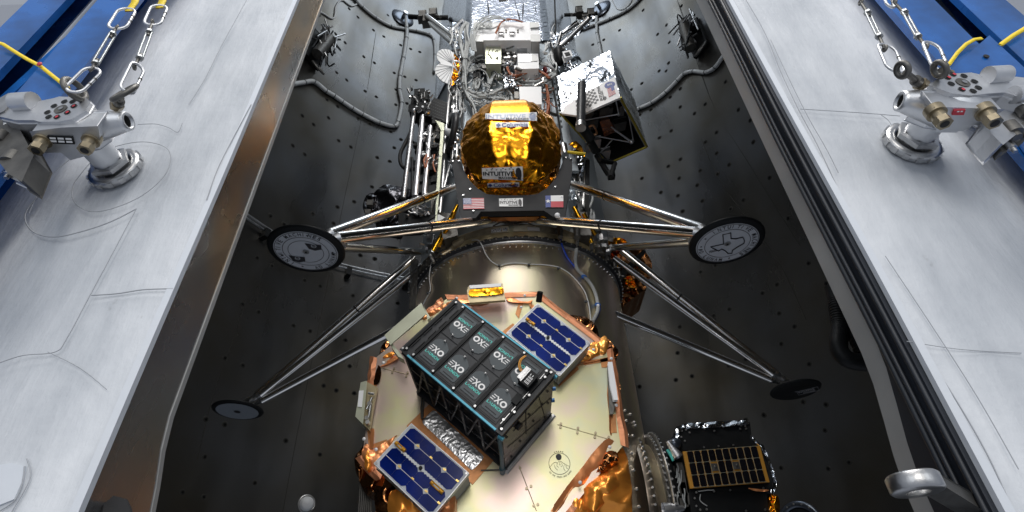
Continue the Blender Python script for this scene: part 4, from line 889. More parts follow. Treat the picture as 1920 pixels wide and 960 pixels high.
mb = MB(); mb.pix([(911, 84), (939, 84), (939, 87), (911, 87)], 2.77, .15); obj('box_lid', mb, STEEL2, b2)
mb = MB(); rnd = random.Random(4)
for _ in range(9): x, y = rnd.uniform(913, 933), rnd.uniform(92, 114); mb.tube([P(x, y, 2.776), P(x + rnd.uniform(-2, 6), y + rnd.uniform(-6, 6), 2.776)], .003, 5)
obj('scribble_wire', mb, DSTEEL, b2)
b3 = ebox('mirror_box', [(970, 77), (998, 77), (999, 89), (970, 92)], 2.80, .14, STEEL2)
b4 = ebox('electronics_box', [(971, 101), (1008, 101), (1010, 128), (972, 129)], 2.78, .16, WHITE2)
mb = MB(); mb.pix([(972, 102), (996, 102), (996, 115), (972, 116)], 2.775, .01); obj('mirror_tile', mb, STEEL2, b4); mb = MB(); mb.pix([(996, 103), (1007, 103), (1008, 114), (996, 115)], 2.774, .01); obj('grey_tile', mb, GREYMET, b4)
b5 = ebox('electronics_box', [(974, 163), (1014, 163), (1015, 195), (976, 195)], 2.76, .18, WHITE2)
mb = MB()
for i in range(6): mb.pix([(978 + i * 6.4, 196.5), (981.5 + i * 6.4, 196.5), (981.8 + i * 6.4, 202), (978.3 + i * 6.4, 202)], 2.79, .03)
obj('connector', mb, STEEL, b5)
b6 = ebox('electronics_box', [(904, 201), (963, 199), (963, 230), (905, 230)], 2.78, .16, WHITE2)
mb = MB()
for i in range(8): mb.pix([(906 + i * 7, 199), (910 + i * 7, 199), (910 + i * 7, 202.5), (906 + i * 7, 202.5)], 2.79, .02)
obj('connector', mb, STEEL2, b6)
mb = crumple([(940, 139), (966, 138), (968, 166), (942, 169)], 2.84, 21, 40, .025, .03, 1, .08); obj('silver_wrap', mb, SILVER, lander)
b7 = ebox('dark_connector_box', [(888, 134), (900, 134), (901, 145), (888, 145)], 2.86, .09, BLACK)
ebox('dark_connector_box', [(891, 113), (906, 113), (906, 121), (891, 121)], 2.86, .09, BLACK)
ebox('small_white_box', [(965, 123), (971, 123), (971, 128), (965, 128)], 2.80, .1, WHITE2)
mb = MB()
for x, y, w_, h_ in ((941, 84, 9, 14), (952, 79, 7, 9), (962, 80, 6, 12), (953, 93, 6, 7), (943, 100, 8, 8), (961, 101, 7, 7), (957, 108, 5, 8), (941, 112, 7, 6), (965, 172, 7, 12), (967, 186, 6, 8), (957, 168, 6, 8), (905, 122, 8, 5), (917, 121, 6, 4)): mb.pix([(x, y), (x + w_, y), (x + w_, y + h_), (x, y + h_)], 2.86 - .04 * ((x * 7) % 3) / 3, .08)
obj('valve_block', mb, DSTEEL, lander, .003)
mb = MB()
for x, y in ((953, 105), (964, 103), (954, 112), (965, 111), (948, 90), (957, 88), (944, 96)): c = P(x, y, 2.83); mb.cyl(c, c + Vector((0, -.03, 0)), .02, .016, 12)
obj('valve_cap', mb, STEEL, lander)
# ---- wire harness
kk = lambda l: [(x / 6.857 + 820, y / 6.857 + 90) for x, y in l]
H = [(kk([(375, -330), (370, -200), (390, -80), (370, 60), (350, 200), (350, 350), (345, 480), (380, 600), (440, 700), (480, 800), (500, 960)]), .014, 3),
     (kk([(395, 300), (480, 240), (600, 215), (700, 220), (850, 210), (960, 190), (1020, 140)]), .009, 3),
     (kk([(580, 90), (500, 110), (420, 160), (380, 230), (360, 330)]), .015, 2),
     (kk([(590, 210), (560, 170), (500, 165), (440, 200), (400, 240)]), .012, 1),
     (kk([(400, 300), (520, 270), (600, 300), (650, 380), (660, 480), (640, 560)]), .009, 2),
     (kk([(750, 230), (740, 310), (700, 400), (670, 480), (655, 560)]), .009, 2),
     (kk([(370, 520), (450, 570), (560, 590), (680, 590), (790, 540), (860, 520), (930, 580), (950, 640), (960, 720)]), .012, 3),
     (kk([(380, 560), (470, 620), (600, 640), (760, 640), (880, 660), (940, 700)]), .010, 3),
     (kk([(390, 640), (500, 690), (640, 700), (760, 690), (860, 720)]), .009, 2),
     (kk([(1040, 410), (1150, 430), (1280, 430), (1400, 390), (1520, 330)]), .015, 3),
     (kk([(1040, 460), (1200, 470), (1320, 450), (1430, 400)]), .012, 2),
     (kk([(1310, 200), (1400, 210), (1460, 240), (1500, 300)]), .016, 3),
     (kk([(520, 400), (500, 450), (480, 520)]), .010, 2), (kk([(540, 400), (540, 470), (500, 530)]), .010, 2), (kk([(470, 400), (460, 470), (455, 530)]), .009, 1),
     (kk([(880, -10), (890, -60), (960, -110), (1010, -130)]), .008, 1), (kk([(890, -60), (885, 60), (870, 200)]), .008, 1),
     (kk([(330, 130), (310, 0), (290, -130), (320, -260), (380, -330)]), .012, 2),
     (kk([(300, 480), (260, 480), (250, 510), (300, 570), (330, 550)]), .006, 1),
     (kk([(820, 520), (880, 560), (920, 640), (880, 720)]), .010, 1), (kk([(980, 620), (930, 640), (1000, 800)]), .007, 1), (kk([(700, 700), (760, 590), (840, 650)]), .007, 2), (kk([(560, 650), (540, 690), (600, 740)]), .007, 2),
     (kk([(720, 740), (700, 680), (780, 600), (850, 560)]), .008, 1), (kk([(860, 740), (900, 660), (920, 600)]), .009, 2), (kk([(780, 740), (800, 690), (820, 650)]), .007, 1)]
rnd = random.Random(12)
for pts, r, n_ in H:
    r *= .74; n_ += 1 if n_ > 1 else 0
    mb = MB()
    for j in range(n_):
        dx = (j - (n_ - 1) / 2) * r * 235; mb.tube([P(x + dx * .7 + rnd.uniform(-.8, .8), y + dx * .5 + rnd.uniform(-.8, .8), 2.90 - rnd.uniform(0, .035) - .01 * j) for x, y in pts], r, 8)
    obj('wire_harness', mb, WIREG, lander)
mb = MB()
for _ in range(34):                              # loose thinner leads
    x = rnd.uniform(885, 960); y = rnd.uniform(170, 197); pts = [(x, y)]
    for k in range(4): x += rnd.uniform(-9, 9); y += rnd.uniform(-8, 7); pts.append((min(963, max(876, x)), min(199, max(160, y))))
    mb.tube([P(a, b, 2.89 - rnd.uniform(0, .05)) for a, b in pts], rnd.uniform(.004, .007), 6)
for _ in range(16):
    x = rnd.uniform(877, 935); y = rnd.uniform(112, 132); pts = [(x, y)]
    for k in range(3): x += rnd.uniform(-4, 14); y += rnd.uniform(-5, 6); pts.append((min(960, x), y))
    mb.tube([P(a, b, 2.90 - rnd.uniform(0, .04)) for a, b in pts], rnd.uniform(.004, .007), 6)
obj('loose_lead', mb, WIREG, lander)
mb = MB()
for _ in range(14):
    j = lambda: rnd.uniform(-2, 2)
    mb.tube([P(x + j(), y + j(), 2.88 - rnd.uniform(0, .06)) for x, y in kk([(900, 250), (930, 330), (1010, 360), (1120, 330), (1250, 290), (1350, 320), (1440, 380)])], .0055, 6)
for _ in range(14):
    j = lambda: rnd.uniform(-2.5, 2.5)
    mb.tube([P(x + j(), y + j(), 2.88 - rnd.uniform(0, .06)) for x, y in kk([(1000, 760), (1080, 810), (1180, 760), (1290, 780), (1400, 850), (1430, 760), (1420, 600), (1400, 480)])], .0055, 6)
for _ in range(6):
    j = lambda: rnd.uniform(-1.5, 1.5)
    mb.tube([P(x + j(), y + j(), EY - .03 - rnd.uniform(0, .03)) for x, y in ((930, 62), (936, 48), (942, 40), (955, 36), (968, 38), (980, 42))], .004, 6)
obj('rust_wire_bundle', mb, WIREO, lander)
mb = MB()
for s_ in range(5):
    mb.tube([P(x + s_ * 2.2, y + s_ * 1.3 + (s_ % 2), EY - .02 - .01 * s_) for x, y in ((884, 92), (882, 62), (893, 42), (912, 31), (935, 30), (942, 34))], .005, 8)
for s_ in range(3): mb.tube([P(x + s_ * 2.6, y + s_ * 1.2, EY - .04) for x, y in ((903, 33), (914, 36), (917, 46), (908, 50), (902, 44))], .004, 8)
mb.tube([P(x, y, EY - .03) for x, y in ((893, 50), (910, 54), (925, 53), (933, 49))], .007, 8)
obj('wire_harness', mb, WIREG, lander)
mb = MB()
for x0, y0, x1, y1 in ((1022, 60, 1024, 80), (1020, 78, 1018, 95)): mb.cyl(P(x0, y0, 2.98), P(x1, y1, 2.98), .014, n=8)
mb.tube([P(x, y, 2.95) for x, y in kk([(1380, 260), (1420, 330), (1440, 380)])], .02, 8); obj('red_cover', mb, WIRER, lander)
mb = MB()
for x, y in kk([(345, 335), (350, 470), (400, 650), (640, 225), (740, 240), (725, 330), (660, 490), (640, 640), (930, 630), (370, 160), (510, 840), (560, 690), (950, 640), (1430, 390)]): c = P(x, y, 2.868); mb.torus(c, (.3, 0, 1), .024, .004, 12, 6)
mb.tube([P(*p, 2.85) for p in kk([(640, 570), (650, 650)])], .008, 6); obj('cable_tie', mb, TIE, lander)
def clutter(x0, x1, y0, y1, Y, n, seed, smin=.012, smax=.05):
    r = random.Random(seed)
    for k in range(n):
        x, y = r.uniform(x0, x1), r.uniform(y0, y1); c = P(x, y, Y + r.uniform(-.06, .06)); a = Vector((1, r.uniform(-.6, .6), r.uniform(-.6, .6))).normalized(); kind = r.random()
        mb = MB(); nm, mt = r.choice((('clamp', STEEL), ('clamp', SILVER), ('plug', DSTEEL), ('small_box', WHITE2), ('clamp', CHROME)))
        if kind < .5: mb.box(c, (r.uniform(smin, smax), r.uniform(smin, smax), r.uniform(smin, smax)), a)
        else: mb.cyl(c, c + a * r.uniform(.02, .09), r.uniform(.006, .016), n=8)
        obj(nm, mb, mt, lander)
clutter(842, 868, 50, 300, 3.02, 44, 1); clutter(890, 1010, 78, 84, 2.80, 14, 6, .01, .03); clutter(880, 970, 118, 170, 2.88, 22, 7, .008, .022); clutter(1000, 1030, 130, 165, 2.86, 12, 8, .008, .025); clutter(1012, 1050, 60, 150, 3.0, 26, 2); clutter(940, 975, 78, 135, 2.84, 16, 3, .01, .035); clutter(1015, 1032, 150, 230, 2.88, 12, 4, .01, .03); clutter(905, 972, 168, 200, 2.86, 10, 5, .01, .025)
for sd_, l in enumerate(([(846, 40), (866, 46), (872, 90), (866, 140), (852, 120)], [(852, 140), (868, 130), (868, 190), (860, 240), (850, 220)], [(840, 230), (862, 220), (860, 300), (848, 330), (838, 300)], [(1012, 40), (1034, 44), (1040, 80), (1024, 96)], [(1026, 92), (1046, 84), (1050, 130), (1036, 150), (1026, 130)], [(1062, 300), (1082, 310), (1094, 360), (1088, 400), (1070, 380)], [(942, 100), (968, 98), (970, 122), (946, 128)])):
    mb = crumple(l, 3.06 if sd_ < 6 else 2.87, 300 + sd_, 22, .04, .02, .6, .08); obj('silver_wrap', mb, SILVER, lander)
mb = MB(); rnd = random.Random(77)
for _ in range(40):
    x = rnd.choice((rnd.uniform(842, 870), rnd.uniform(1014, 1046))); y = rnd.uniform(44, 200 if x < 900 else 150); mb.tube([P(x, y, 2.97), P(x + rnd.uniform(-6, 6), y + 12, 2.95), P(x + rnd.uniform(-8, 8), y + 26, 2.96)], rnd.uniform(.004, .008), 6)
obj('wire_harness', mb, WIREW, lander)
for mt_, box_, n_, s_ in ((WIREW, (885, 1030, 120, 165), 34, 81), (WIREG, (872, 1000, 80, 130), 34, 82), (WIREO, (965, 1030, 130, 215), 26, 83), (DSTEEL, (880, 1030, 60, 200), 24, 84)):
    rnd = random.Random(s_); mb = MB()
    for _ in range(n_):
        x, y = rnd.uniform(*box_[:2]), rnd.uniform(*box_[2:]); dx, dy = rnd.uniform(-9, 9), rnd.uniform(-7, 7); mb.tube([P(x, y, 2.90), P(x + dx, y + dy + 3, 2.86 - rnd.uniform(0, .05)), P(x + dx * 2, y + dy * 2, 2.87), P(x + dx * 2 + rnd.uniform(-5, 5), y + dy * 2 + rnd.uniform(-5, 5), 2.91)], rnd.uniform(.0025, .0045), 5)
    obj('fine_wiring', mb, mt_, lander)
# red/white bits on right of the front face
# ---- white fan shields on the left
k3 = lambda l: [(x / 3.2 + 800, y / 3.2) for x, y in l]
fan = k3([(60, 325), (72, 305), (92, 295), (115, 294), (140, 300), (160, 318), (160, 400), (155, 440), (140, 475), (127, 501), (95, 488), (70, 465), (53, 440), (50, 415), (58, 395), (72, 385), (86, 380), (70, 362), (61, 345)])
mb = MB(); mb.pix(fan, 2.95, .012); fo = obj('fan_shield', mb, WHITE2, lander)
mb = MB()
for (hx, hy, l) in ((160, 385, [(62, 330), (70, 312), (85, 300), (103, 295), (122, 296), (140, 302)]), (158, 400, [(127, 500), (108, 492), (88, 478), (70, 463), (58, 444), (52, 425), (58, 400), (75, 386)])):
    for a in l: mb.tube([P(*k3([(hx, hy)])[0], 2.947), P(*k3([a])[0], 2.947)], .0022, 4)
obj('fan_rib', mb, SEAM, fo)
mb = crumple(k3([(150, 310), (175, 330), (215, 380), (205, 430), (170, 500), (150, 520), (135, 500), (158, 440)]), 3.0, 31, 24, .03, 0, 1); obj('gold_wrap', mb, GOLD, lander)

# ---- gold wrapped tank
TC = Vector((.02, 2.66, 4.635)); nu, nv = 150, 120
def tank_mesh(crease):
    tk = MB(); vs = []
    for i in range(nv + 1):
        th = math.pi * i / nv
        for k in range(nu):
            ph = 2 * math.pi * k / nu; d = Vector((math.sin(th) * math.sin(ph), -math.sin(th) * math.cos(ph), math.cos(th)))
            hxy = math.hypot(d.x, d.y); fa = (ph + math.pi / 8) % (math.pi / 4) - math.pi / 8; oc_ = hxy * math.cos(fa) / .96; r = 1 / (oc_ ** 2.6 + abs(d.z) ** 2.6) ** (1 / 2.6)
            dr = .025
            if crease:
                side = min(1, max(0, (abs(d.x) * r - .40) / .06)); low = min(1, max(0, (-d.z * r - .16 - .10 * noise.noise(d * 4)) / .10)) if d.y < 0 else 1
                band = math.exp(-((d.z * r + .12 + .08 * noise.noise(Vector((d.x * 6, 0, 2)))) / .05) ** 2)
                a_ = min(1, max(side, low, .5 * band, .0))
                q = d * 2.6 + Vector(noise.noise_vector(d * 3.0)) * .35
                f1 = noise.voronoi(q)[0]; f2 = noise.voronoi(q * 2.4 + Vector((3, 1, 7)))[0]
                dr = a_ * (.085 * (f1[1] - f1[0]) + .045 * (f2[1] - f2[0]) - .012)
                # the front band is pressed nearly flat
            p = Vector((d.x * .355, d.y * .30, d.z * .40)) * (r + dr)
            if d.y < 0 and not side_only: p.y = max(p.y, -.31)
            vs.append(TC + p)
    tk.add(vs, [(i * nu + k, i * nu + (k + 1) % nu, (i + 1) * nu + (k + 1) % nu, (i + 1) * nu + k) for i in range(nv) for k in range(nu)], True); return tk
side_only = True
tk = tank_mesh(True)
tank = obj('gold_tank', tk, GOLD, lander)
from mathutils.bvhtree import BVHTree
smooth_tk = tank_mesh(False)
bv = BVHTree.FromPolygons([tuple(v) for v in smooth_tk.v], smooth_tk.f)
def on_tank(px, py, off=.0):
    d = ray(px, py); h = bv.ray_cast(CAM, d)
    return (h[0] if h[0] else P(px, py, 2.5)) - d * off
def head_logo(mb, a, X, Y, w_, h_):             # black profile of a head, facing left
    pts = [(.25, 0), (.35, .22), (.12, .20), (.10, .34), (.0, .40), (.10, .52), (.08, .72), (.22, .92), (.5, 1), (.8, .93), (.97, .7), (.97, .35), (.85, .12), (.9, 0)]
    mb.add([a + X * (w_ * p) + Y * (h_ * q) for p, q in pts], [tuple(range(len(pts)))])
def im_marks(mb, a, X, Y, W, Hh):
    mb.text('INTUITIVE', a + X * (.02 * W) + Y * (.30 * Hh), X, Y, .76 * W, .36 * Hh, .03)
    mb.text('MACHINES', a + X * (.40 * W) + Y * (.05 * Hh), X, Y, .42 * W, .19 * Hh, .03)
    head_logo(mb, a + X * (.81 * W) + Y * (.04 * Hh), X, Y, .16 * W, .90 * Hh)
    for p, q in ((.10, .78), (.22, .80), (.24, .90), (.34, .78), (.45, .76), (.50, .88), (.56, .79), (.66, .82), (.70, .92), (.75, .76)): c = a + X * (p * W) + Y * (q * Hh); s_ = .036 * W; mb.add([c, c + X * s_, c + X * s_ + Y * s_ * .8 * Hh / W * 2.2, c + Y * s_ * .8 * Hh / W * 2.2], [(0, 1, 2, 3)])
def im_logo(parent, q, o, n, plate=WINK, ink=INK, two=True):
    """the lander maker's mark in a quad of photo pixels (tl, tr, br, bl) on plane (o, n)"""
    tl, tr, br, bl = [PP(*p, o, n) for p in q]
    mb = MB(); mb.add([tl, tr, br, bl], [(0, 1, 2, 3)]); L = obj('logo_sticker', mb, plate, parent)
    e = n.normalized() * .0022; X = (br - bl); Y = (tl - bl); W = X.length; Hh = Y.length
    mb = MB(); im_marks(mb, bl + e, X.normalized(), Y.normalized(), W, Hh); obj('logo_print', mb, ink, L); return L
ONE = Vector((1, 0, 0)); TWO = Vector((0, 1, 0))
def wrap(flat, q, off):                         # bend a flat drawing (0..1 square) over the front of the tank, inside a pixel quad tl tr br bl
    for i, v in enumerate(flat.v):
        a, b = v.x, 1 - v.y; x = lerp(lerp(q[0][0], q[1][0], a), lerp(q[3][0], q[2][0], a), b); y = lerp(lerp(q[0][1], q[1][1], a), lerp(q[3][1], q[2][1], a), b); flat.v[i] = on_tank(x, y, off)
    return flat
def sticker(q, m, nx=14, ny=5, off=.004):
    mb = MB(); V = [Vector((a / nx, 1 - b / ny, 0)) for b in range(ny + 1) for a in range(nx + 1)]
    mb.add(V, [(j * (nx + 1) + i, j * (nx + 1) + i + 1, (j + 1) * (nx + 1) + i + 1, (j + 1) * (nx + 1) + i) for j in range(ny) for i in range(nx)], True); return wrap(mb, q, off)
k5 = lambda l: [(x / 3.693 + 820, y / 3.693 + 180) for x, y in l]
q = k5([(308, 500), (590, 488), (595, 586), (312, 573)]); L = obj('logo_sticker', sticker(q, WINK), WINK, tank)
mb = MB(); im_marks(mb, Vector((0, 0, 0)), ONE, TWO, 1, 1); obj('logo_print', wrap(mb, q, .008), INK, L)
for q in (k5([(345, 604), (566, 598), (568, 630), (350, 634)]), k5([(402, 184), (632, 180), (634, 213), (404, 218)])):
    L = obj('word_sticker', sticker(q, WINK, 12, 3), WINK, tank); mb = MB(); mb.text('Columbia', Vector((.19, .10, 0)), ONE, TWO, .79, .82, .02); mb.add([Vector(p) for p in ((.01, .5, 0), (.085, .12, 0), (.16, .5, 0), (.085, .88, 0))], [(0, 1, 2, 3)]); obj('word_print', wrap(mb, q, .008), BLUEPR, L)
q = k5([(332, 120), (690, 112), (690, 172), (332, 158)]); L = obj('logo_sticker', sticker(q, WINK), WINK, tank)
mb = MB(); mb.text('INTUITIVE', Vector((.01, .15, 0)), ONE, TWO, .77, .62, .015); head_logo(mb, Vector((.84, .1, 0)), ONE, TWO, .14, .85); obj('faded_print', wrap(mb, q, .008), mat('faded_blue_print', (.42, .47, .62), .5), L)
mb = MB(); mb.text('MACHINES', Vector((.40, -.02, 0)), ONE, TWO, .44, .34, .03); obj('logo_print', wrap(mb, q, .010), INK, L)

# ---- grey cradle plate below the tank, with flags
CYD = 2.60
pl_out = k5([(103, 452), (122, 445), (165, 462), (180, 515), (225, 590), (280, 645), (345, 682), (430, 690), (600, 690), (690, 682), (760, 640), (825, 570), (865, 470), (880, 432), (932, 430), (930, 520), (905, 690), (880, 838), (800, 832), (738, 790), (300, 797), (265, 842), (165, 850)])
mb = MB(); mb.pix(pl_out, CYD, .05); cr = obj('cradle_plate', mb, GRAPH, lander, .003)
mb = MB(); mb.pix(k5([(300, 799), (738, 792), (800, 834), (265, 844)]), CYD + .10, .04); obj('cradle_recess', mb, BROWNF, lander)
mb = MB()
for x, y in k5([(150, 453), (180, 690), (890, 430), (922, 438), (108, 455), (228, 648), (815, 633), (250, 800), (860, 700)]): c = P(x, y, CYD); mb.cyl(c, c - Vector((0, .008, 0)), .006, n=8)
obj('bolt', mb, STEEL, cr)
FN = Vector((0, -1, 0)); FO = Vector((0, CYD - .004, 0))
def fquad(q, m, name, parent, e=0): mb = MB(); mb.ext([P(*p, CYD - .004 - e) for p in q], (0, .002, 0)); return obj(name, mb, m, parent)
us = k5([(178, 708), (322, 706), (325, 780), (180, 783)]); fl = fquad(us, WINK, 'striped_flag', cr)
Q = [P(*p, CYD - .0055) for p in us]; mb = MB()
for k in range(0, 13, 2): mb.add([bil(Q, 0, k / 13), bil(Q, 1, k / 13), bil(Q, 1, (k + 1) / 13), bil(Q, 0, (k + 1) / 13)], [(0, 1, 2, 3)])
obj('red_stripe', mb, REDPR, fl)
Q2 = [P(*p, CYD - .007) for p in us]; mb = MB(); mb.add([bil(Q2, 0, 0), bil(Q2, .4, 0), bil(Q2, .4, 7 / 13), bil(Q2, 0, 7 / 13)], [(0, 1, 2, 3)]); obj('blue_canton', mb, BLUEPR, fl)
mb = MB()
for r_ in range(9):
    for c_ in range(6 - r_ % 2): p = bil(Q2, .035 + .066 * c_ + (.033 if r_ % 2 else 0), .03 + .058 * r_); mb.disc(p - Vector((0, .001, 0)), (0, 1, 0), .0028, 5)
obj('star', mb, WINK, fl)
tx = k5([(748, 690), (872, 687), (873, 770), (750, 770)]); fl = fquad(tx, WINK, 'single_star_flag', cr); Q = [P(*p, CYD - .0055) for p in tx]
mb = MB(); mb.add([bil(Q, 0, 0), bil(Q, .3, 0), bil(Q, .3, 1), bil(Q, 0, 1)], [(0, 1, 2, 3)]); obj('blue_bar', mb, BLUEPR, fl)
mb = MB(); mb.add([bil(Q, .3, .5), bil(Q, 1, .5), bil(Q, 1, 1), bil(Q, .3, 1)], [(0, 1, 2, 3)]); obj('red_bar', mb, REDPR, fl)
c = bil(Q, .15, .5) - Vector((0, .002, 0)); mb = MB(); mb.add([c + Vector((math.sin(i * math.pi / 5), 0, math.cos(i * math.pi / 5))) * (.019 if i % 2 == 0 else .0075) for i in range(10)], [tuple(range(10))]); obj('star', mb, WINK, fl)
im_logo(cr, k5([(427, 710), (592, 706), (592, 766), (429, 764)]), FO, FN)
# plates closing the sides under the cradle, gold struts
mb = MB(); mb.pix([(822, 398), (852, 402), (858, 440), (832, 448)], 2.9, .3); mb.pix([(1072, 400), (1100, 398), (1108, 440), (1084, 440)], 2.9, .3); obj('base_bracket', mb, DSTEEL, lander, .004)
for pts in (((812, 470), (858, 385)), ((834, 440), (852, 398)), ((822, 462), (842, 420)), ((1110, 455), (1076, 388)), ((1116, 440), (1094, 400)), ((1098, 436), (1086, 408))):
    mb = MB(); a = P(*pts[0], 2.98); b = P(*pts[1], 2.86); mb.cyl(a, b, .016, n=12); obj('gold_strut', mb, GOLDS, lander)
mb = MB(); rnd = random.Random(9)
for _ in range(26):
    x = rnd.choice((rnd.uniform(800, 850), rnd.uniform(1080, 1150))); y = rnd.uniform(415, 475); c = P(x, y, 3.06 + rnd.uniform(-.05, .1)); mb.box(c, (rnd.uniform(.02, .05), .04, rnd.uniform(.02, .06)), Vector((1, rnd.uniform(-.5, .5), rnd.uniform(-.5, .5))).normalized())
for _ in range(20):
    x = rnd.choice((rnd.uniform(790, 850), rnd.uniform(1085, 1150))); y = rnd.uniform(400, 480); a = P(x, y, 3.02); mb.cyl(a, P(x + rnd.uniform(-12, 12), y + rnd.uniform(-18, 18), 3.0), rnd.uniform(.005, .012), n=8)
obj('base_hardware', mb, STEEL, lander)
mb = MB()
for _ in range(16):
    x = rnd.uniform(1075, 1112); y = rnd.uniform(330, 420); mb.tube([P(x, y, 3.05), P(x + rnd.uniform(-8, 8), y + 14, 3.0), P(x + rnd.uniform(-8, 8), y + 30, 3.0)], rnd.uniform(.006, .012), 6)
for _ in range(12):
    x = rnd.uniform(810, 856); y = rnd.uniform(200, 330); mb.tube([P(x, y, 3.12), P(x + rnd.uniform(-7, 7), y + 18, 3.1), P(x + rnd.uniform(-7, 7), y + 40, 3.1)], rnd.uniform(.005, .012), 6)
obj('loose_lead', mb, WIREG, lander)
mb = MB(); mb.pix([(1098, 300), (1106, 300), (1104, 420), (1096, 420)], 2.98, .05); obj('dark_post', mb, BLACK, lander)
mb = MB(); mb.pix([(1055, 262), (1068, 260), (1080, 330), (1060, 330)], 3.05, .1); mb.pix([(1085, 350), (1098, 345), (1102, 400), (1088, 400)], 3.1, .1); obj('side_box', mb, STEEL2, lander, .004)
mb = crumple([(1060, 280), (1085, 270), (1100, 300), (1092, 350), (1070, 330)], 3.15, 41, 24, .05, 0, 1); obj('silver_wrap', mb, SILVER, lander)
mb = MB(); mb.cyl(P(1056, 272, 2.9), P(1060, 290, 2.9), .03, n=12); mb.cyl(P(857, 258, 2.9), P(856, 296, 2.9), .010, n=10); mb.sphere(P(858, 262, 2.88), .02); mb.sphere(P(856, 296, 2.86), .03); obj('valve', mb, STEEL, lander)
# rods at top corners (side radiators / struts going to the round ports)
for pts in (((800, 30), (858, 75)), ((806, 44), (852, 84)), ((1030, 82), (1085, 40)), ((1046, 92), (1104, 34))):
    mb = MB(); mb.cyl(P(*pts[0], 3.3), P(*pts[1], 3.05), .028, n=12); obj('umbilical_strut', mb, CHROME, lander)
mb = MB()
for x, y in ((792, 32), (800, 40), (812, 28), (1108, 28), (1098, 38), (1086, 24)):
    mb.box(P(x, y, 3.35), (.09, .09, .13), Vector((1, .2, .5)).normalized()); mb.cyl(P(x, y, 3.35), P(x + (14 if x < 900 else -14), y + 4, 3.3), .016)
obj('umbilical_clamp', mb, DSTEEL, lander, .006)
mb = crumple([(1060, 70), (1100, 28), (1118, 30), (1090, 62), (1056, 90)], 3.3, 43, 24, .06, 0, 1); obj('silver_wrap', mb, SILVER, lander)
mb = MB(); mb.tube([P(x, y, 3.4) for x, y in ((766, 31), (800, 33), (840, 33))], .03, 8); mb.tube([P(x, y, 3.4) for x, y in ((1058, 28), (1090, 27), (1120, 25))], .022, 8); obj('umbilical_hose', mb, BLACK, lander)
# black oval lens and small boxes at the right
mb = MB(); mb.sphere(P(1048, 105, 2.95), .13, 16, (.42, .6, 1)); obj('black_dome', mb, BLACK, lander)
mb = crumple([(1058, 90), (1078, 92), (1090, 105), (1094, 130), (1075, 138), (1060, 135)], 2.92, 45, 40, .04, .04, 1, .12); obj('silver_wrap', mb, SILVER, lander)
mb = MB(); mb.pix([(1055, 97), (1069, 94), (1073, 104), (1059, 108)], 2.84, .05); f = obj('camera_frame', mb, WHITE2, lander, .004); mb = MB(); mb.pix([(1058, 99), (1067, 97), (1070, 103), (1061, 105)], 2.835, .01); obj('camera_lens', mb, BLACKM, f)
# ring antenna on the left side
mb = MB(); c = P(847, 250, 2.98); ax = Vector((-.92, -.35, 0)); mb.lathe([(.10, .0), (.115, .03), (.165, .03), (.18, .0), (.16, -.02)], c, ax, 40); ra = obj('ring_antenna', mb, CHAR, lander)
mb = MB(); mb.lathe([(0, .01), (.1, .01)], c, ax, 32); obj('antenna_dish', mb, PORTM, ra); mb = MB(); mb.cyl(c, c + ax * .09, .035, .03); obj('antenna_feed', mb, WHITE2, ra)

# ---- legs
def strut(p, q, r, collars=()):
    mb = MB(); mb.cyl(p, q, r, n=28, caps=True); o = obj('leg_strut', mb, CHROME, lander); d = (Vector(q) - Vector(p)).normalized()
    mb = MB(); p = Vector(p); q = Vector(q)
    mb.cyl(p, p - d * .035, r, r * .35, 20); mb.cyl(p - d * .03, p - d * .06, r * .4, n=12)
    obj('strut_end', mb, STEEL2, o)
    for t_ in collars: c = Vector(p).lerp(Vector(q), t_); mb = MB(); mb.cyl(c - d * .006, c + d * .006, r * 1.04, n=28); obj('strut_joint', mb, BLACK, o)
    return o
PADZ = 3.2
hubs = {}
for k, (px, py) in {'FL': (575, 467), 'FR': (1362, 452), 'BL': (446, 768), 'BR': (1491, 730)}.items():
    hubs[k] = PZ(px, py, PADZ)
SR = .030
A_FL = P(622, 441, 2.02); A_FR = P(1312, 432, 2.06); A_BL = P(482, 741, 3.66); A_BR = P(1456, 702, 3.66)
strut(A_FL + Vector((-.01, 0, .005)), P(855, 350, 2.95), SR, (.62,)); strut(A_FL + Vector((.03, .0, -.02)), P(948, 408, 2.86), SR, (.45,)); strut(A_FL + Vector((.04, .05, -.035)), P(797, 473, 3.2), .024)
strut(A_FR + Vector((.01, 0, .005)), P(1066, 343, 2.95), SR, (.62,)); strut(A_FR + Vector((-.02, .0, -.015)), P(978, 409, 2.86), SR, (.45,)); strut(A_FR + Vector((-.03, .05, -.03)), P(1130, 466, 3.2), .024)
strut(A_BL, P(778, 483, 3.45), SR, (.6,)); strut(A_BL + Vector((.04, -.03, -.01)), P(793, 498, 3.3), .024); strut(A_BL + Vector((.05, 0, -.04)), P(790, 592, 3.25), .026)
strut(A_BR, P(1166, 470, 3.45), SR, (.6,)); strut(A_BR + Vector((-.04, -.03, -.01)), P(1150, 484, 3.3), .024); strut(A_BR + Vector((-.05, 0, -.04)), P(1150, 588, 3.25), .026)
DN = Vector((0, 0, -1))
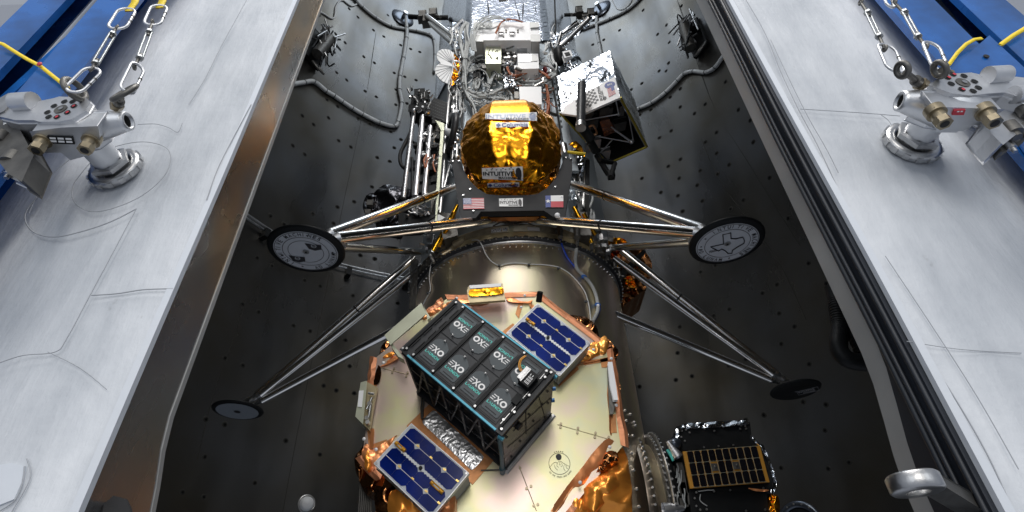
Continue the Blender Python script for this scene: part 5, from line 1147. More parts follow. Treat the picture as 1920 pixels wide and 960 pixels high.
def pad(key, apex, kind):
    c = hubs[key]; R = .172
    mb = MB(); mb.lathe([(0, -.012), (R * .3, -.012), (R * .93, -.011), (R * .99, -.006), (R, .0), (R * .97, .004), (R * .5, .008), (0, .008)], c, (0, 0, 1), 64)
    p = obj('foot_pad', mb, BLACK, lander)
    mb = MB(); mb.tube([c + Vector((0, 0, .03)), (c + Vector((0, 0, .05))).lerp(apex, .5), apex], .016, 10, False); mb.sphere(c + Vector((0, 0, .035)), .04, 8, (1, 1, .6)); obj('ankle', mb, STEEL, p)
    zf = c.z - .0145
    f = lambda r, a: Vector((c.x + r * math.cos(a), c.y + r * math.sin(a), zf))
    def dsk(r, r_in, m, name, e=0, par=None):
        mb = MB(); mb.disc(Vector((c.x, c.y, zf - e)), DN, r, 64, r_in); return obj(name, mb, m, par or p)
    if kind in ('texas', 'patch'):
        d0 = dsk(R * .82, 0, WHITEPAD, 'pad_face', .0); dsk(R * .085, 0, STEEL, 'hub', .004, d0); dsk(R * .03, 0, BLACKM, 'hub_hole', .006, d0)
        mb = MB(); mb.disc(Vector((c.x, c.y, zf - .002)), DN, R * .80, 64, R * .785); mb.disc(Vector((c.x, c.y, zf - .002)), DN, R * .60, 64, R * .585)
        if kind == 'patch': mb.disc(Vector((c.x, c.y, zf - .002)), DN, R * .46, 64, R * .447)
        # circular lettering, read from below
        # screen-right on this disc seen from below = +x ; screen-up = nearer the camera (-y)
        def ring_text(s, a0, r, size, flip):
            # a measured from screen-up, clockwise
            n_ = len(s); adv = size * .92 / r; st = a0 - adv * (n_ - 1) / 2 * (1 if not flip else -1)
            for i, ch in enumerate(s):
                if ch == ' ': continue
                a = st + adv * i * (1 if not flip else -1)
                rad = Vector((math.sin(a), -math.cos(a), 0)); tan = Vector((math.cos(a), math.sin(a), 0))
                if flip: Xd, Yd = -tan, -rad
                else: Xd, Yd = tan, rad
                pos = Vector((c.x, c.y, zf - .002)) + rad * (r if not flip else r + size) - Xd * size * .36
                mb.text(ch, pos, Xd, Yd, size * (.66 if ch not in 'I*' else .13), size, .012)
        s = R * .125
        if kind == 'texas':
            ring_text('INTUITIVE MACHINES', math.radians(45), R * .64, s, False); ring_text('AD LUNAM', math.radians(215), R * .64, s, True)
            for a in (-70, 160, -110, 262): 
                rad = Vector((math.sin(math.radians(a)), -math.cos(math.radians(a)), 0)); q = Vector((c.x, c.y, zf - .002)) + rad * R * .69; mb.box(q, (.010, .003, .0004)); mb.box(q, (.003, .010, .0006))
            T = [(-.10, .42), (.10, .42), (.10, .16), (.22, .10), (.40, .10), (.44, -.08), (.42, -.20), (.24, -.32), (.12, -.42), (.10, -.56), (.0, -.52), (-.08, -.34), (-.16, -.24), (-.24, -.30), (-.36, -.14), (-.44, -.02), (-.10, -.02)]
            rot = math.radians(-18); fx = Vector((math.cos(rot), math.sin(rot), 0)); fy = Vector((math.sin(rot), -math.cos(rot), 0))
            C0 = Vector((c.x, c.y, zf - .003)) + fy * R * .05; pts = [C0 + fx * (a * R * 1.0) + fy * (b * R * .95) for a, b in T]; mb.tube(pts, .0026, 5, False, True)
            mb.text('TEXAS', C0 + fx * (-.50 * R) + fy * (-.30 * R), (fx * .99 + fy * .1).normalized(), fy, .22 * R, .09 * R, .03)
        else:
            ring_text('INTUITIVE MACHINES', math.radians(-42), R * .64, s, False); ring_text('AD LUNAM', math.radians(138), R * .64, s, True)
            for a in (20, -100, 96, 205):
                rad = Vector((math.sin(math.radians(a)), -math.cos(math.radians(a)), 0)); q = Vector((c.x, c.y, zf - .002)) + rad * R * .69; mb.box(q, (.010, .003, .0004)); mb.box(q, (.003, .010, .0006))
            for (ax_, ay_, rt) in ((-.30, -.24, .2), (.28, .24, .0)):
                C0 = Vector((c.x + ax_ * R, c.y - ay_ * R, zf - .003)); hexa = [C0 + Vector((a * R, -b * R, 0)) for a, b in ((-.2, .12), (.0, .05), (.2, .02), (.16, -.16), (-.02, -.2), (-.16, -.12))]; mb.add(hexa, [tuple(range(6))])
        obj('pad_print', mb, INK, d0)
        if kind == 'patch':
            mb = MB()
            for ax_, ay_ in ((-.30, -.24), (.28, .24)): C0 = Vector((c.x + ax_ * R, c.y - ay_ * R, zf - .0045)); mb.disc(C0, DN, R * .07, 20, R * .055); mb.box(C0 + Vector((0, 0, 0)), (.02, .002, .0004))
            obj('patch_emblem', mb, WHITEPAD, d0)
    elif kind == 'mesh':
        d0 = dsk(R * .82, 0, MESHPAD, 'pad_face'); dsk(R * .13, 0, INK, 'hub', .003, d0)
    else:
        m_ = MB(); c0 = Vector((c.x, c.y, zf - .003)); th = math.radians(-32); fx = Vector((math.cos(th), math.sin(th), 0)); fy = Vector((math.sin(th), -math.cos(th), 0)); b0 = c0 + fx * R * .02 - fy * R * .45
        for k in range(4):
            a = [b0, b0 + fx * R * .80, b0 + fx * R * .80 + fy * R * .42, b0 + fy * R * .42]
            m_.tube([a[k], a[(k + 1) % 4]], .0012, 5, False)
        m_.text('INTUITIVE', b0 + fx * R * .04 + fy * R * .20, fx, fy, .62 * R, .16 * R, .03); m_.text('MACHINES', b0 + fx * R * .20 + fy * R * .04, fx, fy, .46 * R, .12 * R, .02); m_.disc(c0, DN, R * .05, 12, R * .03)
        obj('pad_print', m_, mat('grey_print', (.32, .32, .34), .5), p)
    return p
WHITEPAD = mat('pad_grey_white', (.62, .65, .70), .5, 0, .1, 8)
MESHPAD = mat('pad_mesh_grey', (.26, .29, .33), .55, 0, .1, 60, .4, 240)
pad('FL', A_FL, 'patch'); pad('FR', A_FR, 'texas'); pad('BL', A_BL, 'mesh'); pad('BR', A_BR, 'logo')
# centre bracket where the front struts meet
mb = MB()
for s_ in (-1, 1): a = P(963 + s_ * 4, 415, 2.80); b = P(963 + s_ * 20, 404, 2.84); mb.cyl(a, b, .026, n=14); mb.sphere(P(963 + s_ * 17, 412, 2.8), .022)
mb.pix([(948, 402), (978, 402), (968, 424), (958, 424)], 2.86, .05); mb.tube([P(x, y, 2.79) for x, y in ((925, 424), (940, 417), (963, 422), (985, 417), (1002, 424))], .006, 6); obj('strut_bracket', mb, DSTEEL, lander, .003)
mb = MB(); mb.cyl(P(1048, 420, 2.86), P(1051, 445, 2.84), .018, n=12); mb.cyl(P(1082, 422, 2.88), P(1082, 446, 2.86), .022, n=12); mb.cyl(P(1048, 430, 2.86), P(1049, 434, 2.86), .028, n=12); obj('umbilical_plug', mb, DSTEEL, lander)
mb = MB(); mb.sphere(P(1045, 404, 2.58), .018, 8); obj('white_cap', mb, WHITE2, lander)

# ================================================================== gold foil box behind the ring, right
fx_ = thing('foil_box', 'brown and gold foil box with black straps behind the right side of the big cylinder', 'box', P(1180, 520, 3.9))
kr = lambda l: [(x / 4 + 1060, y / 4 + 380) for x, y in l]
mb = crumple(kr([(290, 290), (380, 255), (590, 350), (650, 440), (650, 510), (610, 640), (380, 815), (350, 800), (330, 700), (340, 420)]), lambda x, y: 3.75, 51, 34, .05, 0, 0, .35); obj('foil_side', mb, BROWNF, fx_)
mb = crumple(kr([(285, 300), (340, 262), (430, 262), (480, 300), (420, 330), (340, 350)]), 3.68, 52, 26, .03); obj('foil_fold', mb, GOLD, fx_)
mb = crumple(kr([(320, 405), (360, 420), (400, 470), (395, 500), (360, 500), (335, 460)]), 3.62, 53, 22, .03); obj('foil_fold', mb, GOLDS, fx_)
mb = crumple(kr([(440, 560), (490, 540), (520, 590), (540, 640), (480, 640), (450, 610)]), 3.66, 54, 30, .03); obj('foil_fold', mb, GOLD, fx_)
mb = MB(); mb.pix(kr([(365, 560), (590, 345), (605, 362), (375, 640)]), 3.62, .03); obj('black_strap', mb, BLACK, fx_)
mb = MB()
for i in range(4): mb.pix(kr([(372, 655 + i * 14), (415, 660 + i * 14), (415, 667 + i * 14), (372, 662 + i * 14)]), 3.6, .02)
obj('silver_clip', mb, STEEL, fx_)
# ================================================================== drill mast on the left of the lander
kd = lambda l: [(x / 3.43 + 740, y / 3.43 + 150) for x, y in l]
DY = 2.72
dm = thing('drill_mast', 'dark drill mast with bright rails and a ribbed screw, left of the gold tank', 'drill', P(800, 330, DY))
mb = MB(); rnd = random.Random(15)
for x, y, w_, h_ in ((130, 60, 60, 140), (110, 100, 60, 70), (95, 160, 40, 40), (150, 150, 70, 60), (200, 70, 18, 50), (185, 200, 50, 30)): mb.pix(kd([(x, y), (x + w_, y - 6), (x + w_ - 4, y + h_), (x - 4, y + h_)]), DY - .01 * rnd.random(), .12)
obj('drill_head', mb, BLACK, dm, .006)
mb = MB()
for _ in range(26): x, y = kd([(rnd.uniform(95, 230), rnd.uniform(60, 230))])[0]; c = P(x, y, DY - .02); mb.cyl(c, c + Vector((rnd.uniform(-.03, .03), -.02, rnd.uniform(-.03, .04))), rnd.uniform(.005, .011), n=8)
obj('head_fitting', mb, STEEL, dm)
a, b = P(*kd([(124, 195)])[0], DY), P(*kd([(55, 765)])[0], DY); mb = MB(); mb.cyl(a, b, .014, n=14); sc = obj('lead_screw', mb, DSTEEL, dm); mb = MB()
for i in range(64): c = a.lerp(b, i / 64); d = (b - a).normalized(); mb.cyl(c, c + d * .009, .019, .019, 12)
obj('screw_thread', mb, STEEL2, sc)
for p0, p1, r in (((180, 235), (132, 750), .022), ((200, 80), (185, 200), .022), ((230, 300), (192, 740), .018), ((212, 300), (180, 740), .006), ((112, 500), (112, 750), .010)):
    mb = MB(); mb.cyl(P(*kd([p0])[0], DY + .02), P(*kd([p1])[0], DY + .02), r, n=16); obj('guide_rail', mb, STEEL2 if r > .015 else BLACK, dm)
mb = MB(); mb.pix(kd([(255, 115), (335, 145), (328, 270), (225, 240), (220, 165)]), DY + .06, .02); bp_ = obj('perforated_panel', mb, BLACK, dm, .003); mb = MB()
for i in range(7):
    for j in range(7): x = 240 + i * 13 + j * -1.5; y = 130 + j * 19 + i * 5; mb.disc(P(*kd([(x, y)])[0], DY + .057), (0, 1, 0), .0065, 8)
obj('panel_dot', mb, CHAR, bp_)
mb = MB(); mb.pix(kd([(298, 300), (318, 302), (288, 700), (270, 915), (260, 915), (268, 700), (285, 480)]), DY + .0, .03); mb.pix(kd([(262, 258), (318, 278), (318, 325), (300, 325)]), DY - .004, .02); obj('pale_green_bar', mb, PALEG, dm)
mb = MB(); mb.pix(kd([(250, 250), (290, 290), (280, 480), (262, 700), (240, 900), (228, 900), (245, 600)]), DY + .08, .04); obj('inner_bar', mb, DSTEEL, dm)
mb = MB()
for _ in range(60):
    y = rnd.uniform(240, 740); x = rnd.uniform(150, 290) - (y - 240) * .06; x, y = kd([(x, y)])[0]; c = P(x, y, DY + rnd.uniform(.04, .12)); mb.box(c, (rnd.uniform(.02, .07), .03, rnd.uniform(.02, .09)), Vector((1, 0, rnd.uniform(-.3, .3))).normalized())
obj('drill_carriage', mb, BLACK, dm, .003)
mb = MB()
for _ in range(30):
    y = rnd.uniform(330, 560); x = rnd.choice((rnd.uniform(175, 235), rnd.uniform(240, 275))); x, y = kd([(x, y)])[0]; c = P(x, y, DY + .01); mb.cyl(c, c + Vector((rnd.uniform(-.03, .03), -.01, rnd.uniform(-.04, .04))), rnd.uniform(.005, .010), n=8)
obj('drill_fitting', mb, STEEL, dm)
mb = MB()
for _ in range(5): j = lambda: rnd.uniform(-5, 5); mb.tube([P(*p, DY) for p in kd([(205 + j(), 480 + j()), (190 + j(), 520 + j()), (200 + j(), 560 + j()), (215 + j(), 500 + j())])], .004, 6)
for _ in range(4): j = lambda: rnd.uniform(-4, 4); mb.tube([P(*p, DY) for p in kd([(255 + j(), 480 + j()), (248 + j(), 540 + j()), (262 + j(), 590 + j())])], .004, 6)
obj('copper_wire', mb, WIREO, dm)
W = [P(*p, DY + .03) for p in kd([(100, 340), (75, 390), (40, 460), (33, 510), (45, 550), (75, 572), (105, 572), (130, 560)])]
mb = MB(); mb.tube(W, .013, 8, True); mb.tube([p + Vector((0, .012, .006)) for p in W], .013, 8, True); obj('ribbon_cable', mb, BLACKM, dm)
# black foil package at its foot
k4b = lambda l: [(x / 3.43 + 660, y / 3.43 + 160) for x, y in l]
mb = crumple(k4b([(140, 685), (210, 632), (380, 665), (385, 700), (300, 760), (300, 905), (190, 880), (120, 820)]), DY + .02, 61, 26, .03, .02, 1, .15); blkf = mat('black_foil', (.03, .03, .035), .2, .9, foil=.3, foil_scale=10); obj('black_package', mb, blkf, dm)
mb = crumple(k4b([(60, 790), (85, 705), (140, 680), (165, 720), (150, 810), (90, 830)]), DY - .02, 62, 16, .03, .02, 1, .1); obj('black_package', mb, blkf, dm)
mb = MB(); mb.pix(k4b([(95, 735), (135, 735), (132, 768), (92, 768)]), DY - .06, .03); mb.pix(k4b([(80, 795), (120, 795), (115, 825), (85, 825)]), DY - .06, .03); obj('package_window', mb, DSTEEL, dm)
mb = MB(); mb.pix(k4b([(305, 820), (420, 835), (540, 835), (430, 900), (300, 905)]), DY + .0, .1); obj('foot_block', mb, BLACK, dm, .004)
mb = MB()
for _ in range(22): x, y = k4b([(rnd.uniform(360, 500), rnd.uniform(780, 840))])[0]; c = P(x, y, DY - .01); mb.cyl(c, c + Vector((rnd.uniform(-.04, .04), -.01, rnd.uniform(-.03, .03))), rnd.uniform(.006, .012), n=8)
obj('foot_fitting', mb, STEEL, dm)
mb = MB(); mb.pix(k4b([(440, 890), (470, 845), (560, 830), (600, 850), (545, 880)]), DY + .02, .1); obj('foot_bracket', mb, GREYMET, dm)

# ================================================================== open payload box on the right of the lander
C_ = P(1163, 183, 2.6); z0 = C_.z; D_ = PZ(1050, 212, z0); E_ = PZ(1213, 275, z0); F_ = PZ(1139, 307, z0); B_ = P(1143, 95, C_.y); A_ = P(1044, 144, D_.y)
A_.x, A_.y = D_.x, D_.y
pb = thing('payload_box', 'open silver wrapped box with a checkered white face, right of the gold tank', 'payload box', (C_ + D_ + E_ + F_) / 4 + Vector((0, 0, .3)))
Bb = E_ + (B_ - C_); Ab = F_ + (A_ - D_)
def wallq(name, q, m, th, par=pb, n=14, amp=.006, seed=0):
    a, b, c, d = q; nr = (b - a).cross(d - a).normalized(); mb = MB(); r = random.Random(seed); vs = []
    for j in range(n + 1):
        for i in range(n + 1):
            p = a.lerp(b, i / n).lerp(d.lerp(c, i / n), j / n); k = 0 if i in (0, n) or j in (0, n) else noise.noise(p * 6) * amp * 2 + noise.noise(p * 15) * amp * .7
            vs.append(p + nr * k)
    mb.add(vs, [(j * (n + 1) + i, j * (n + 1) + i + 1, (j + 1) * (n + 1) + i + 1, (j + 1) * (n + 1) + i) for j in range(n) for i in range(n)], True)
    e = [p - nr * th for p in q]; mb.add(e, [(3, 2, 1, 0)]); 
    for i in range(4): mb.add([q[i], q[(i + 1) % 4], e[(i + 1) % 4], e[i]], [(3, 2, 1, 0)])
    return obj(name, mb, m, par)
front = wallq('front_wall', [D_, C_, B_, A_], SILVER, .015, n=24, amp=.007)
side = wallq('side_wall', [C_, E_, Bb, B_], SILVER, .015)
wallq('back_wall', [E_, F_, Ab, Bb], BLACK, .012, amp=0); wallq('inner_wall', [F_, D_, A_, Ab], BLACK, .012, amp=0)
mid_ = (D_ + C_ + E_ + F_) / 4; up_ = Vector((0, 0, 1))
mb = MB(); mb.prism([p.lerp(mid_, .03) + up_ * .42 for p in (D_, C_, E_, F_)], [p.lerp(mid_, .03) + up_ * .44 for p in (D_, C_, E_, F_)]); obj('inner_deck', mb, BLACK, pb)
for a, b in ((D_, C_), (C_, E_), (E_, F_), (F_, D_)):
    mb = MB(); mb.cyl(a, b, .011, n=6); obj('rim_bar', mb, STEEL2 if a is D_ else mat('gold_edge', (.45, .36, .05), .4, .6), pb)
# front decal: white with checker, lettering, round badge, flag
nf = (C_ - D_).cross(B_ - C_).normalized(); nf = nf if nf.y < 0 else -nf
of = D_ + nf * .022
kp = lambda l: [(x / 3.69 + 1020, y / 3.69 + 80) for x, y in l]
mb = MB(); q = [PP(*p, of, nf) for p in kp([(120, 488), (148, 436), (300, 335), (490, 235), (527, 378), (270, 492), (235, 505)])]; mb.ext(q, -nf * .018); dec = obj('white_decal', mb, WINK, front)
o1 = of + nf * .002; X = (C_ - D_).normalized()
def pq(pts): return [PP(*p, o1, nf) for p in kp(pts)]
Q = pq([(215, 375), (345, 318), (385, 410), (225, 485)]); mb = MB()
for j in range(8):
    for i in range(9):
        if (i + j) % 2 or (i in (3, 4) and False): continue
        if i < 2 and j < 1: continue
        mb.add([bil(Q, i / 9, j / 8), bil(Q, (i + 1) / 9, j / 8), bil(Q, (i + 1) / 9, (j + 1) / 8), bil(Q, i / 9, (j + 1) / 8)], [(0, 1, 2, 3)])
obj('checker', mb, INK, dec)
a, b, c = pq([(408, 398), (385, 300), (388, 403)]); mb = MB(); Xd = (b - a); Yd = (c - a); mb.text('INTUITIVE', a, Xd.normalized(), Yd.normalized(), Xd.length, Yd.length, .03)
a, b, c = pq([(420, 388), (405, 330), (408, 392)]); mb.text('MACHINES', a, (b - a).normalized(), (c - a).normalized(), (b - a).length, (c - a).length, .02)
a = pq([(436, 395)])[0]; head_logo(mb, a, (pq([(428, 360)])[0] - a).normalized(), (pq([(412, 402)])[0] - a).normalized(), .05, .03)
obj('logo_print', mb, INK, dec)
c = pq([(455, 292)])[0]; mb = MB(); mb.disc(c, nf, .042, 28); bd = obj('round_badge', mb, BLUEPR, dec); mb = MB(); a, b, c2 = pq([(440, 301), (472, 290), (438, 289)]); e = nf * .0015; mb.text('NASA', a + e, (b - a).normalized(), (c2 - a).normalized(), (b - a).length, (c2 - a).length, .02); obj('badge_print', mb, WINK, bd)
Q = pq([(437, 322), (483, 302), (496, 352), (448, 378)]); mb = MB(); mb.add([p + nf * .001 for p in Q], [(0, 1, 2, 3)]); fl = obj('striped_flag', mb, WINK, dec); mb = MB()
for k in range(0, 13, 2): mb.add([bil(Q, 0, k / 13) + nf * .002, bil(Q, 1, k / 13) + nf * .002, bil(Q, 1, (k + 1) / 13) + nf * .002, bil(Q, 0, (k + 1) / 13) + nf * .002], [(0, 1, 2, 3)])
obj('red_stripe', mb, REDPR, fl); mb = MB(); mb.add([bil(Q, .55, 0) + nf * .003, bil(Q, 1, 0) + nf * .003, bil(Q, 1, .5) + nf * .003, bil(Q, .55, .5) + nf * .003], [(0, 1, 2, 3)]); obj('blue_canton', mb, BLUEPR, fl)
# inside equipment seen through the open bottom
inn = lambda px, py, h: PZ(px, py, z0 + h)
mb = MB(); rnd = random.Random(31)
for _ in range(16): x = rnd.uniform(1068, 1165); y = rnd.uniform(200, 235); p = inn(x, y, .2); mb.box(p, (rnd.uniform(.04, .1), rnd.uniform(.04, .1), rnd.uniform(.04, .12)), X)
obj('equipment', mb, DSTEEL, pb, .004)
mb = MB(); mb.prism([inn(x, y, .10) for x, y in ((1125, 228), (1142, 224), (1154, 246), (1134, 256))], [inn(x, y, .10) + up_ * .14 for x, y in ((1125, 228), (1142, 224), (1154, 246), (1134, 256))]); obj('copper_box', mb, mat('rosy_copper', (.55, .30, .22), .25, 1, .3, 20), pb, .004)
mb = MB(); pts = [inn(x, y, .02) for x, y in ((1105, 238), (1111, 235), (1115, 238), (1119, 249), (1117, 252), (1111, 252), (1107, 248))]; mb.tube(pts, .009, 8, True, True); obj('copper_ring', mb, mat('copper_edge', (.8, .45, .25), .3, 1), pb)
mb = MB()
for a, b in (((1146, 238), (1184, 265)), ((1152, 244), (1183, 266)), ((1122, 256), (1184, 267)), ((1179, 218), (1188, 266)), ((1155, 190), (1160, 214)), ((1148, 262), (1122, 290)), ((1098, 225), (1160, 214))): mb.cyl(inn(*a, .05), inn(*b, .03), .006, n=8)
mb.sphere(inn(1184, 266, .02), .02); mb.sphere(inn(1160, 214, .04), .016); obj('support_wire', mb, STEEL2, pb)
mb = MB()
for x, y, r in ((1116, 268, .05), (1106, 275, .045), (1132, 290, .06)): c = inn(x, y, .06); mb.box(c, (r * 1.6, r * 1.8, .05), X)
obj('white_block', mb, STEEL2, pb, .004)
mb = MB(); mb.cyl(P(1091, 158, 2.52), P(1089, 234, 2.50), .033, n=24); t_ = obj('black_tube', mb, CHAR, pb); mb = MB(); mb.cyl(P(1089, 232, 2.5), P(1089, 240, 2.5), .037, n=24); mb.cyl(P(1092, 152, 2.54), P(1091, 158, 2.52), .022, n=16); obj('tube_end', mb, STEEL, t_)
mb = MB(); mb.cyl(P(1090, 236, 2.53), P(1117, 284, 2.75), .030, n=16); mb.cyl(P(1090, 236, 2.53), P(1108, 262, 2.62), .038, n=16); obj('black_arm', mb, BLACK, pb)
mb = MB()
for a, b in (((1117, 284), (1145, 332)), ((1145, 332), (1153, 306)), ((1124, 300), (1152, 306)), ((1117, 290), (1140, 328))): mb.cyl(P(*a, 2.8), P(*b, 2.9), .018, n=8)
mb.box(P(1146, 328, 2.88), (.05, .05, .06)); obj('landing_leg', mb, BLACK, pb)
mb = MB(); mb.cyl(P(1064, 285, 2.8), P(1098, 289, 2.8), .012, n=8); obj('yellow_wire', mb, YEL, pb)
mb = crumple(kp([(165, 700), (220, 680), (262, 715), (285, 790), (230, 740)]), 2.85, 71, 10, .02); obj('amber_flap', mb, GOLD, pb)

# ================================================================== foil edged port plate
PY = 2.50; PCX, PCZ, AP = -.12, 2.685, .59
plate = thing('port_plate', 'eight sided pale gold plate edged with crumpled copper foil, in the lower middle', 'port plate', (PCX, PY + .03, PCZ))
oc = [Vector((PCX + AP / math.cos(math.pi / 8) * math.cos(math.radians(22.5 + 45 * k)), PY, PCZ + AP / math.cos(math.pi / 8) * math.sin(math.radians(22.5 + 45 * k)))) for k in range(8)]
mb = MB(); mb.ext(oc, (0, .03, 0)); obj('octagon_panel', mb, PLATE, plate)
mb = MB(); mb.lathe([(.38, .03), (.38, .30), (.34, .5)], (PCX + .02, PY, PCZ), (0, 1, 0), 64); obj('port_barrel', mb, IRID, plate)
kc = lambda l: [(x / 2.285 + 660, y / 2.285 + 540) for x, y in l]
mb = MB()
for pts in ([(880, 585), (1115, 652)], [(715, 760), (790, 955)], [(115, 340), (245, 372)], [(300, 430), (302, 560)]): mb.tube([P(*p, PY - .0005) for p in kc(pts)], .0018, 5, False)
obj('panel_joint', mb, IRID2, plate)
mb = MB()
for x, y in kc([(895, 583), (893, 597), (968, 601), (965, 621), (1043, 622), (1040, 640), (767, 850), (748, 860), (779, 933), (796, 928), (181, 347), (173, 363), (239, 364), (233, 379), (720, 772), (1100, 640)]): c = P(x, y, PY); mb.cyl(c, c - Vector((0, .006, 0)), .0062, n=8)
obj('screw', mb, BRASS, plate)
# tape pieces round the edge
RIMT = mat('peach_copper_tape', (.72, .30, .15), .42, .5, .2, 16, foil=.1, foil_scale=14)
tape_quads = [[(640, 190), (690, 150), (700, 165), (655, 205)], [(700, 110), (715, 60), (735, 60), (715, 130)], [(775, 65), (760, 130), (785, 90)], [(885, 400), (965, 335), (972, 348), (885, 425)], [(985, 315), (1105, 295), (1108, 312), (995, 330)], [(1063, 305), (1105, 295), (1110, 340), (1070, 340)],
              [(1100, 545), (1130, 540), (1135, 620), (1105, 620)], [(975, 780), (1055, 690), (1072, 700), (992, 792)], [(850, 955), (935, 838), (950, 850), (870, 965)], [(78, 672), (150, 648), (145, 668), (80, 690)], [(80, 615), (65, 612), (72, 690), (84, 690)], [(98, 375), (110, 378), (105, 420), (92, 420)], [(150, 318), (195, 285), (200, 297), (165, 325)], [(450, 45), (560, 38), (562, 52), (455, 60)]]
for i, qd in enumerate(tape_quads): mb = MB(); mb.ext([P(*p, PY - .003) for p in kc(qd)], (0, .002, 0)); obj('tape_strip', mb, TAPE, plate)
# copper tape border bent over the rim, one strip per edge
for k, (t0, t1) in {0: (.02, .98), 1: (.0, 1), 2: (.05, .30), 3: (.0, .35), 4: (.0, 1), 5: (.05, 1), 6: (.0, .3), 7: (.0, 1)}.items():
    a, b = oc[k], oc[(k + 1) % 8]; cp = Vector((PCX, PY, PCZ)); n_ = 7; r = random.Random(500 + k); mb = MB(); vs = []
    for j, (sc_, dy) in enumerate(((.985, -.004), (1.02, -.006), (1.05, .004), (1.055, .05))):
        for i in range(n_ + 1):
            p = a.lerp(b, lerp(t0, t1, i / n_)); q_ = cp + (p - cp) * (sc_ + (r.uniform(-.008, .008) if j else 0)); q_.y = PY + dy + (r.uniform(-.004, .004) if j else 0); vs.append(q_)
    mb.add(vs, [(j * (n_ + 1) + i, j * (n_ + 1) + i + 1, (j + 1) * (n_ + 1) + i + 1, (j + 1) * (n_ + 1) + i) for j in range(3) for i in range(n_)]); obj('edge_tape', mb, RIMT, plate)
# foil skirt: crumpled strips folding back from the edges
def skirt(a, b, wd, m, seed, back=.16, lift=.0):
    """strip from edge a to b (pixels), fans out by wd and folds back"""
    r = random.Random(seed); A0 = P(*a, PY - .006); B0 = P(*b, PY - .006); out = ((A0 + B0) / 2 - Vector((PCX, PY, PCZ))); out.y = 0; out.normalize(); n = max(3, int((B0 - A0).length / .06)); rows = 3; vs = []
    for j in range(rows + 1):
        for i in range(n + 1):
            p = A0.lerp(B0, i / n); t = j / rows; o_ = wd * (1 - (1 - min(1, t * 1.7)) ** 2) - .02 * (j == 0); bk = back * max(0, t - .25) / .75
            p = p + out * (o_ + (r.uniform(-.22, .22) * wd if 0 < j else r.uniform(-.006, .006))) + Vector((0, bk + (r.uniform(-.02, .02) if j else 0) - .006, 0)) + (B0 - A0).normalized() * r.uniform(-.01, .01)
            vs.append(p)
    fs = []
    for j in range(rows):
        for i in range(n):
            q_ = (j * (n + 1) + i, j * (n + 1) + i + 1, (j + 1) * (n + 1) + i + 1, (j + 1) * (n + 1) + i)
            fs += [(q_[0], q_[1], q_[2]), (q_[0], q_[2], q_[3])] if r.random() < .5 else [(q_[0], q_[1], q_[3]), (q_[1], q_[2], q_[3])]
    mb = MB(); mb.add(vs, fs); return obj('foil_skirt', mb, m, plate)
E8 = kc([(460, 55), (740, 30), (1095, 290), (1118, 640), (870, 960), (560, 1140), (85, 680), (95, 360), (200, 270)])
skirt(kc([(430, 60)])[0], kc([(600, 45)])[0], .03, COPPER, 1, .08); skirt(kc([(655, 45)])[0], kc([(775, 60)])[0], .028, COPPER, 2, .08); skirt(kc([(760, 60)])[0], kc([(800, 100)])[0], .03, COPPER, 3)
skirt(kc([(960, 330)])[0], kc([(1100, 300)])[0], .04, COPPER, 4); skirt(kc([(1108, 300)])[0], kc([(1118, 640)])[0], .035, COPPER, 5, .14); skirt(kc([(1115, 640)])[0], kc([(860, 965)])[0], .05, COPPER, 6, .10)
skirt(kc([(75, 690)])[0], kc([(78, 600)])[0], .03, COPPER, 7); skirt(kc([(95, 420)])[0], kc([(115, 330)])[0], .03, BROWNF, 8); skirt(kc([(115, 335)])[0], kc([(205, 285)])[0], .03, COPPER, 9); skirt(kc([(480, 800)])[0], kc([(440, 960)])[0], .02, COPPER, 10, .05)
def foil(name, l, m, Y, seed, n=40, amp=.03, bulge=.02, k=kc, back=.08): return obj(name, crumple(k(l), Y, seed, n, amp, bulge, .8, back), m, plate)
foil('foil_fold', [(890, 130), (920, 115), (1000, 120), (1050, 160), (1062, 215), (1010, 215), (960, 170)], BROWNF, 2.56, 81, 16, .02, .03)
foil('foil_fold', [(895, 125), (910, 118), (1030, 210), (1020, 225), (985, 200)], COPPER, 2.53, 82, 6, .008, .01)
foil('foil_fold', [(1000, 230), (1060, 225), (1085, 195), (1105, 245), (1090, 280), (1030, 305), (975, 325), (1010, 270)], mat('bright_copper_foil', (.98, .45, .10), .3, .7, foil=.12, foil_scale=6), 2.50, 83, 20, .022, .02)
foil('foil_fold', [(1070, 200), (1110, 230), (1145, 265), (1138, 300), (1110, 300), (1090, 270)], BROWNF, 2.56, 84, 18, .03, .02)
foil('foil_fold', [(985, 300), (1040, 250), (1000, 235), (930, 330), (905, 375), (930, 350)], COPPER, 2.52, 85, 10, .015, .01)
foil('foil_fold', [(1115, 330), (1150, 420), (1158, 560), (1165, 650), (1140, 720), (1112, 660), (1130, 560), (1120, 440)], BROWNF, 2.58, 86, 16, .03, .02)
foil('foil_fold', [(1112, 545), (1140, 540), (1150, 590), (1155, 650), (1120, 655), (1105, 625)], COPPER, 2.52, 87, 10, .02, .01)
ORG = mat('orange_foil', (1.0, .38, .06), .28, .6, foil=.22, foil_scale=5)
foil('foil_sheet', [(1130, 655), (1160, 680), (1185, 740), (1198, 850), (1200, 1000), (860, 1000), (900, 930), (985, 830), (1070, 740)], ORG, 2.54, 88, 24, .06, .05)
foil('foil_sheet', [(1090, 700), (1125, 690), (1150, 740), (1090, 790), (1040, 800)], BROWNF, 2.50, 89, 22, .03, .03)
foil('foil_sheet', [(1000, 850), (1060, 800), (1130, 790), (1150, 840), (1100, 900), (1050, 960), (980, 990)], ORG, 2.48, 90, 18, .02, .05)
